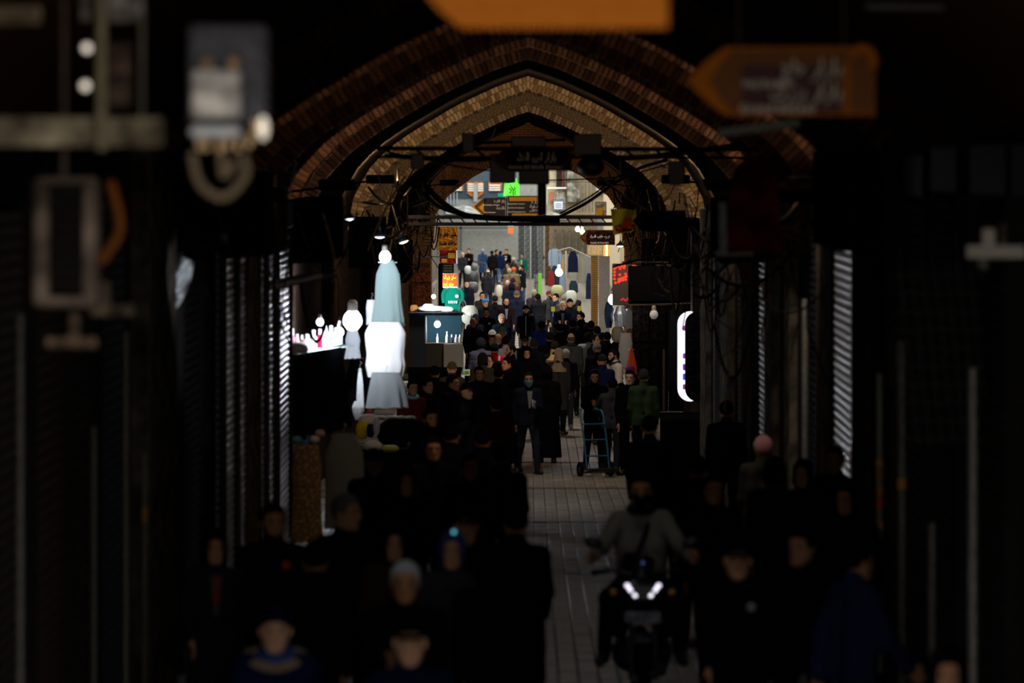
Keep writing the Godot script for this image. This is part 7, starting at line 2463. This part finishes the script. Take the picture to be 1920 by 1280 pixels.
	person(1139, 625, 1.7, 190, "stand", 0, "jacket", "#15151a", "#131316", "short", "#121012", 0, "person in black with black hair behind the cream padded jacket")
	person(1130, 626, 1.68, 185, "stand", 0, "jacket", "#2a2c34", "#131316", "short", "#1a1614", 0, "dark person between the brick pillar's foot and the cream padded jacket")
	# ---- group round the hand truck
	var mask := person(990, 697, 1.75, 12, "hold", -8, "jacket", "#20232e", "#2a2e36", "short", "#241c17", 1, "man in blue surgical mask and dark coat walking to us with papers", {"mask": "#8cc0d8", "shirt": "#9a9a94"})
	held("paper", "folded white papers in the masked man's hand", "paper", mask, "hold", "l", Vector3(0.012, 0.2, 0.13), "#c4ccd8")
	person(1026, 690, 1.7, 185, "stand", 0, "cloak", "#111113", "#111113", "hood", "#0f0f12", 1, "figure in black cloak beside the chequered coat, right of the masked man")
	var ph := person(1114, 698, 1.70, 10, "both_front", -8, "jacket", "#101013", "#121215", "short", "#1c1612", 1, "bearded man in black looking down, left of the hand truck pusher", {"beard": "#33261f", "depth": 98.6})
	person(1148, 712, 1.64, 172, "pull", 0, "jacket", "#3c3a3e", "#26262a", "short", "#131012", 1, "man in dark grey jacket holding the hand truck, seen from behind", {"shoes": "#3a3532", "depth": 95.8})
	person(1182, 697, 1.76, -5, "stand", -12, "jacket", "#101013", "#121215", "short", "#18120f", 2, "young clean shaven man in black facing us left of the green jumper")
	person(1166, 722, 1.45, -30, "stand", -15, "jacket", "#131316", "#121215", "long", "#14110f", 2, "person with dark long hair half hidden left of the young clean shaven man")
	person(1207, 695, 1.8, 178, "stand", 0, "jacket", "#2f3f27", "#121215", "short", "#2e2a26", 1, "grey haired man in green jumper seen from behind on the right")
	# ---- dark crowd in front of the left stalls
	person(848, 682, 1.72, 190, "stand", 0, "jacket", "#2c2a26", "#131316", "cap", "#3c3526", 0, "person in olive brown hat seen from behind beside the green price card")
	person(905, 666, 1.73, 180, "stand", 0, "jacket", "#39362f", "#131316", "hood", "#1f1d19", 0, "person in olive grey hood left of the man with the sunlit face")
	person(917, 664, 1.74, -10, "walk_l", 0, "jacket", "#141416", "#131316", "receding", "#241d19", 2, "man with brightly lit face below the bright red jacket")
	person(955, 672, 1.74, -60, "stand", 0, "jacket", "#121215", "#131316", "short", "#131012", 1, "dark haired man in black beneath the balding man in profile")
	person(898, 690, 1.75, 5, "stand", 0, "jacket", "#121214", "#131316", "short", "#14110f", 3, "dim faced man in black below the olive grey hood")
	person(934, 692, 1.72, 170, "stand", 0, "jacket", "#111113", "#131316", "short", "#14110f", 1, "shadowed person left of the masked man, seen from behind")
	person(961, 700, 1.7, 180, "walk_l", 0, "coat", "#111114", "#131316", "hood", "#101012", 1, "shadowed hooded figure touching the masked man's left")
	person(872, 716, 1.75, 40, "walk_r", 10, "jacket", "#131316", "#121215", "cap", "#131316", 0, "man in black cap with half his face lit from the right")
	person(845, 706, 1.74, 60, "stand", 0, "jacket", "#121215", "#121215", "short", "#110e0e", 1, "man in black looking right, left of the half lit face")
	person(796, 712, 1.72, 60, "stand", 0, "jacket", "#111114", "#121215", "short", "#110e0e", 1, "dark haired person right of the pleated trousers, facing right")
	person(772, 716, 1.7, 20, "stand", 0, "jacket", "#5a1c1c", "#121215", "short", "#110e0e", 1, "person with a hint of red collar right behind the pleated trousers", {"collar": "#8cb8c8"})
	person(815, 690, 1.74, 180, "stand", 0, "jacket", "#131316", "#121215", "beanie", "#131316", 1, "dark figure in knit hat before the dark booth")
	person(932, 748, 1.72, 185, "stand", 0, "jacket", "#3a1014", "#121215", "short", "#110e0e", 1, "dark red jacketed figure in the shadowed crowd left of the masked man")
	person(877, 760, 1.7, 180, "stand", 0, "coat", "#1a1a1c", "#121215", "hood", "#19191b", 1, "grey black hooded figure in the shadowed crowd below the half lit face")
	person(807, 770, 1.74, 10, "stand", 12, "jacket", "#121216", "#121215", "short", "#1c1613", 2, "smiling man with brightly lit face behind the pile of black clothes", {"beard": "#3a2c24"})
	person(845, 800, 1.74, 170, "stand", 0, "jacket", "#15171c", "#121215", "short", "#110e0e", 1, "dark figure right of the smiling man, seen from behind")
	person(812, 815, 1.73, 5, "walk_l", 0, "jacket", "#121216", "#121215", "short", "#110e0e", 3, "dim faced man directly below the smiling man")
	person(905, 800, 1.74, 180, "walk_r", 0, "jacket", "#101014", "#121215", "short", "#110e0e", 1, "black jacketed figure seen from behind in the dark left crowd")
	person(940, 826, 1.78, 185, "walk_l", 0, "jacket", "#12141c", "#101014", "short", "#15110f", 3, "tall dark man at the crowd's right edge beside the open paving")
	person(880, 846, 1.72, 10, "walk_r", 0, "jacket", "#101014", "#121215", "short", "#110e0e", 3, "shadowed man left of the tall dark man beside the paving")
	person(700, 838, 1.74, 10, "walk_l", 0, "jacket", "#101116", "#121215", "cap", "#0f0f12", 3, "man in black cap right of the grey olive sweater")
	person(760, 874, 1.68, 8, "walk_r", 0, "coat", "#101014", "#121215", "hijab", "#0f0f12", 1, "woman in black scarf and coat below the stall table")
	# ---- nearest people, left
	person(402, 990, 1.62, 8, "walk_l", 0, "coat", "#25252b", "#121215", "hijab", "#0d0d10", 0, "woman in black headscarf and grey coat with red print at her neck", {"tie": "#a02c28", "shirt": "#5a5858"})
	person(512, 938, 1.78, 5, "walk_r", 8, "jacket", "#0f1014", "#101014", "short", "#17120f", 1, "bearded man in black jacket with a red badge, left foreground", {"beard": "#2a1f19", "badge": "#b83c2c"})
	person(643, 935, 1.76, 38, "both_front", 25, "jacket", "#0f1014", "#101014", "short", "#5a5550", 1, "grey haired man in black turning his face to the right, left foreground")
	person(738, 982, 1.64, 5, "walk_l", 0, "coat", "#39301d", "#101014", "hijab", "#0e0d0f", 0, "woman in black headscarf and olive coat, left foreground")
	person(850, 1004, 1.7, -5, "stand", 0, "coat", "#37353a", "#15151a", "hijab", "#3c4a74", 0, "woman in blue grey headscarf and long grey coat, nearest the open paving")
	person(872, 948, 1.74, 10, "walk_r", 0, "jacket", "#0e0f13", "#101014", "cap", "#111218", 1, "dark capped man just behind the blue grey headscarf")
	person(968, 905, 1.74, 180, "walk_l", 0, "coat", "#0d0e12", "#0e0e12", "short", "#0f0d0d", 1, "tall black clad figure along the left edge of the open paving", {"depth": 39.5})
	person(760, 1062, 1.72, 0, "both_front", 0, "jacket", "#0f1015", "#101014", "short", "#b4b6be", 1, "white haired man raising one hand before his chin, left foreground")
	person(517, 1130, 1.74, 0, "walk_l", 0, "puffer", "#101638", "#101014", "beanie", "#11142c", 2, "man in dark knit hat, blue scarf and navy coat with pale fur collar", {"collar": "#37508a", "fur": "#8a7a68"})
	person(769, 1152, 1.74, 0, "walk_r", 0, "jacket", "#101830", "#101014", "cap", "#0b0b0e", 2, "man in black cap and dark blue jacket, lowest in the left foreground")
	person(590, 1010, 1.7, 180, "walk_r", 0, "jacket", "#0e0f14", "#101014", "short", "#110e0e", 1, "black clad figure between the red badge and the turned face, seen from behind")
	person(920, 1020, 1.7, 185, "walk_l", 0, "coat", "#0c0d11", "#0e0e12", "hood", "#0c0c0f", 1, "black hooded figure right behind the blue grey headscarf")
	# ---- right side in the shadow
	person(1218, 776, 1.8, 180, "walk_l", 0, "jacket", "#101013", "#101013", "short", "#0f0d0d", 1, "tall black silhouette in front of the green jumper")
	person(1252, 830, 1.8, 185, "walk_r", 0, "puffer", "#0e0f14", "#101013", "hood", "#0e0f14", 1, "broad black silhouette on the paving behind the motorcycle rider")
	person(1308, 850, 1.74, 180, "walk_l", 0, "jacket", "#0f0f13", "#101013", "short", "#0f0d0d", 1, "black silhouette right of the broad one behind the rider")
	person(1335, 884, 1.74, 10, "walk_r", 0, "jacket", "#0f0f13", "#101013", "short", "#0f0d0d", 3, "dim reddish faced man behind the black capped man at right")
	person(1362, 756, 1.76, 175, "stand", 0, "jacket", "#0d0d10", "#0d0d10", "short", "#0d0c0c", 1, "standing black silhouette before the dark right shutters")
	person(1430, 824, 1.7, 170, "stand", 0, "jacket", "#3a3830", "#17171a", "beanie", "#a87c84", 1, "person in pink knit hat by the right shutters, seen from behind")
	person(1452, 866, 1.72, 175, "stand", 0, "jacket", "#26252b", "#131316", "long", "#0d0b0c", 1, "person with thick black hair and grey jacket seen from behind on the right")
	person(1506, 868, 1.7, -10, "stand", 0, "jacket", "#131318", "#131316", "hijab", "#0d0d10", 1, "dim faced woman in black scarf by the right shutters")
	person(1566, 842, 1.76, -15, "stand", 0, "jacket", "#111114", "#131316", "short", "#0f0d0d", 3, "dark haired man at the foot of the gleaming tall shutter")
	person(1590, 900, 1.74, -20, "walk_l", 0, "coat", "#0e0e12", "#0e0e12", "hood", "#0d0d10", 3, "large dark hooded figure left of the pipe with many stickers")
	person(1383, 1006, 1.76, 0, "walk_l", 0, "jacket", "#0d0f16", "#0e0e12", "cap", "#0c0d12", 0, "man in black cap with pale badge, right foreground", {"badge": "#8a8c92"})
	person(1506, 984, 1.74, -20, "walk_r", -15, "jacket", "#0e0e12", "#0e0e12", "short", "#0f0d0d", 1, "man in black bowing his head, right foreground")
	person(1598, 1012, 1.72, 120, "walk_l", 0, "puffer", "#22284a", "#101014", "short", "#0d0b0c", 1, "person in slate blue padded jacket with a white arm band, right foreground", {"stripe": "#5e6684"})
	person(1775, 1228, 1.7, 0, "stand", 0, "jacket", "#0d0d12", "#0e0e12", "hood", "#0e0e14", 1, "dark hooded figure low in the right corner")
	# the lamp on the forehead of the blue grey headscarf
	var hl := thing("round_lamp", "small round turquoise lamp glowing above the blue grey headscarf", "lamp", at(851, 997, 35.2))
	var g := G.new()
	g.ball(Vector3(), Vector3(0.012, 0.012, 0.012), 12)
	part(hl, "lens", g, glow("#50c8e8", 0.9))
	g = G.new()
	g.lathe([Vector2(0.016, -0.02), Vector2(0.016, -0.004), Vector2(0.001, -0.02)], 12, Transform3D(Basis(Vector3.RIGHT, PI / 2), Vector3()))
	part(hl, "rim", g, M("#1a1c24", 0.5, 0.2, ""))

# ================================================================ motorcycle and hand truck
func wheel(parent: Node3D, c: Vector3, r: float, w: float, axis: Vector3, rim_hex: String) -> void:
	var u := axis.cross(Vector3.UP).normalized()
	var pts := []
	for k in 28: pts.append(c + (Vector3.UP * cos(TAU * k / 28) + u * sin(TAU * k / 28)) * (r - w / 2))
	var g := G.new()
	g.tube(pts, w / 2, 10, true)
	var t := part(parent, "wheel", g, M("#17171a", 0.8, 0.0, "skin"), "black tyre")
	g = G.new()
	var p2 := []
	for k in 28: p2.append(c + (Vector3.UP * cos(TAU * k / 28) + u * sin(TAU * k / 28)) * (r - w * 1.05))
	g.tube(p2, w * 0.18, 8, true)
	for k in 5:
		var d := (Vector3.UP * cos(TAU * k / 5) + u * sin(TAU * k / 5)) * (r - w)
		g.tube([c, c + d], w * 0.14, 6)
	g.tube([c - axis * w * 0.6, c + axis * w * 0.6], w * 0.35, 10)
	part(t, "rim", g, M(rim_hex, 0.35, 0.7, "metal"))

func build_vehicles() -> void:
	var d := 43.0
	var gy := ground(d)
	var rider := person(1190, 958, 1.78, 0, "ride", 0, "jacket", "#8f8a82", "#15151a", "short", "#0f0d0d", 1, "motorcycle rider in pale grey jacket with a dark neck scarf", {"depth": d, "lift": 0.38, "collar": "#1d1d22", "crossbelt": "#15161c", "mask": "#15151a"})
	var X := (1203.0 - VX) / F * d
	rider.position = Vector3(X, gy + 0.38, -d - 0.3)
	var o := thing("motorcycle", "dark motorcycle coming towards us with four lit lamps and a pale number plate", "motorcycle", Vector3(X, gy + 0.02, -d))
	var blk := M("#15151a", 0.3, 0.1, "skin")
	var grey := M("#4a4c52", 0.35, 0.6, "metal")
	wheel(o, Vector3(0, 0.3, 0.62), 0.3, 0.11, Vector3.RIGHT, "#5a5c62")
	wheel(o, Vector3(0, 0.3, -0.72), 0.3, 0.13, Vector3.RIGHT, "#5a5c62")
	var g := G.new()
	for s in [-1.0, 1.0]: g.tube([Vector3(s * 0.09, 0.3, 0.62), Vector3(s * 0.09, 0.98, 0.36)], 0.024, 10)
	part(o, "fork", g, grey)
	g = G.new()
	var mud := []
	for k in 9:
		var a := lerpf(-0.5, 1.3, k / 8.0)
		var r := []
		for j in 5: r.append(Vector3((j - 2) * 0.035, 0.3 + cos(a) * (0.335 - 0.01 * absf(j - 2)), 0.62 - sin(a) * 0.335 + 0.1 * 0))
		mud.append(r)
	g.sheet(mud, 0.006)
	part(o, "mudguard", g, blk)
	part(o, "fairing", nets([[Vector3(-0.09, 0.93, 0.4), Vector3(0.09, 0.93, 0.4), 0.1, 0.1], [Vector3(0, 1.02, 0.36), Vector3(0, 1.16, 0.28), 0.1, 0.05], [Vector3(-0.13, 0.85, 0.34), Vector3(-0.17, 0.6, 0.2), 0.06, 0.05], [Vector3(0.13, 0.85, 0.34), Vector3(0.17, 0.6, 0.2), 0.06, 0.05]], 0.016, 0.05), blk)
	part(o, "tank", nets([[Vector3(0, 0.88, 0.2), Vector3(0, 0.82, -0.15), 0.13, 0.1]], 0.02, 0.03), M("#1b1c22", 0.25, 0.1, "skin"))
	part(o, "seat", nets([[Vector3(0, 0.78, -0.15), Vector3(0, 0.8, -0.75), 0.11, 0.09, 1.0]], 0.02, 0.03), M("#121214", 0.7, 0.0, "cloth"))
	part(o, "engine", nets([[Vector3(-0.08, 0.45, 0.05), Vector3(0.08, 0.45, 0.05), 0.15, 0.15], [Vector3(0, 0.4, -0.1), Vector3(0, 0.4, -0.5), 0.09, 0.06]], 0.02, 0.04), grey)
	g = G.new()
	g.tube(smooth([Vector3(-0.36, 1.06, 0.16), Vector3(-0.2, 1.08, 0.24), Vector3(0, 1.04, 0.3), Vector3(0.2, 1.08, 0.24), Vector3(0.36, 1.06, 0.16)], 5), 0.014, 8)
	part(o, "handlebar", g, grey)
	for s in [-1.0, 1.0]:
		g = G.new()
		g.tube([Vector3(s * 0.25, 1.08, 0.2), Vector3(s * 0.38, 1.055, 0.15)], 0.02, 8)
		part(o, "grip", g, M("#0e0e10", 0.8, 0.0, ""))
		g = G.new()
		g.tube(smooth([Vector3(s * 0.2, 1.08, 0.24), Vector3(s * 0.26, 1.2, 0.22), Vector3(s * 0.34, 1.27, 0.2)], 4), 0.008, 6)
		var m := part(o, "mirror", g, M("#141416", 0.4, 0.2, ""))
		g = G.new()
		g.ball(Vector3(s * 0.37, 1.29, 0.19), Vector3(0.075, 0.04, 0.02), 12, Basis(Vector3.BACK, s * 0.3))
		part(m, "housing", g, M("#101012", 0.4, 0.1, ""))
		g = G.new()
		g.ball(Vector3(s * 0.22, 0.93, 0.42), Vector3(0.03, 0.03, 0.03), 10)
		part(o, "indicator", g, M("#c08a50", 0.2, 0.0, ""))
		for e in [[0.115, 0.985, 0.022], [0.09, 0.955, 0.024], [0.06, 0.915, 0.028]]:
			g = G.new()
			g.ball(Vector3(s * e[0], e[1], 0.5), Vector3(e[2], e[2] * 0.8, 0.014), 12, Basis(Vector3.BACK, s * 0.7))
			part(o, "headlamp", g, glow("#f0e8ff" if e[2] < 0.026 else "#f4f6ff", 1.6))
	g = G.new()
	g.box(Vector3(0, 0.93, 0.485), Vector3(0.2, 0.12, 0.05), Basis(), 0.02)
	part(o, "lamp_mask", g, M("#2c2e34", 0.3, 0.2, ""))
	g = G.new()
	g.box(Vector3(0, 0.75, 0.5), Vector3(0.27, 0.085, 0.012), Basis(Vector3.RIGHT, -0.1), 0.005)
	part(o, "number_plate", g, M("#8a88a0", 0.5, 0.0, "dirt", 3.0))
	g = G.new()
	g.ball(Vector3(0, 1.14, 0.36), Vector3(0.016, 0.016, 0.012), 10)
	part(o, "pilot_lamp", g, glow("#3050d0", 0.25))
	g = G.new()
	g.tube(smooth([Vector3(0.12, 0.35, 0.2), Vector3(0.16, 0.28, -0.2), Vector3(0.18, 0.34, -0.8)], 5), 0.035, 10)
	part(o, "exhaust", g, grey)
	var sp := SpotLight3D.new()
	sp.name = numbered("headlamp_light")
	sp.position = Vector3(X, gy + 0.93, -d + 0.62)
	sp.rotation = Vector3(-0.12, PI, 0)
	sp.light_color = Color("#f0ecff")
	sp.light_energy = 0.6
	sp.spot_angle = 32.0
	sp.light_size = 0.05
	sp.spot_range = 60.0
	sp.shadow_enabled = true
	add_child(sp)
	# hand truck
	d = 95.5
	var h := thing("hand_truck", "two wheeled hand truck with blue frame before the man in dark grey", "hand truck", Vector3((1116.0 - VX) / F * d, ground(d) + 0.02, -d + 0.35), 0.35)
	var blue := M("#235674", 0.5, 0.0, "skin")
	for s in [-1.0, 1.0]:
		g = G.new()
		g.tube(smooth([Vector3(s * 0.2, 0.16, 0.12), Vector3(s * 0.2, 0.6, 0.0), Vector3(s * 0.2, 1.05, -0.18), Vector3(s * 0.16, 1.1, -0.28)], 4), 0.017, 8)
		part(h, "frame_tube", g, blue)
		wheel(h, Vector3(s * 0.27, 0.13, 0.0), 0.13, 0.06, Vector3.RIGHT, "#5a5c5e")
		g = G.new()
		g.tube([Vector3(s * 0.16, 1.1, -0.26), Vector3(s * 0.15, 1.12, -0.38)], 0.022, 8)
		part(h, "grip", g, M("#1e5a48", 0.7, 0.0, ""))
	for y in [0.35, 0.62, 0.88]:
		g = G.new()
		g.tube([Vector3(-0.2, y, 0.08 - y * 0.16), Vector3(0.2, y, 0.08 - y * 0.16)], 0.012, 8)
		part(h, "cross_bar", g, blue)
	g = G.new()
	g.box(Vector3(0, 0.12, 0.3), Vector3(0.5, 0.02, 0.34), Basis(Vector3.RIGHT, -0.25), 0.006)
	part(h, "toe_plate", g, M("#3a3a3a", 0.4, 0.5, "metal"))
	g = G.new()
	g.tube([Vector3(-0.27, 0.13, 0), Vector3(0.27, 0.13, 0)], 0.014, 8)
	part(h, "axle", g, M("#4a4a4a", 0.4, 0.6, "metal"))
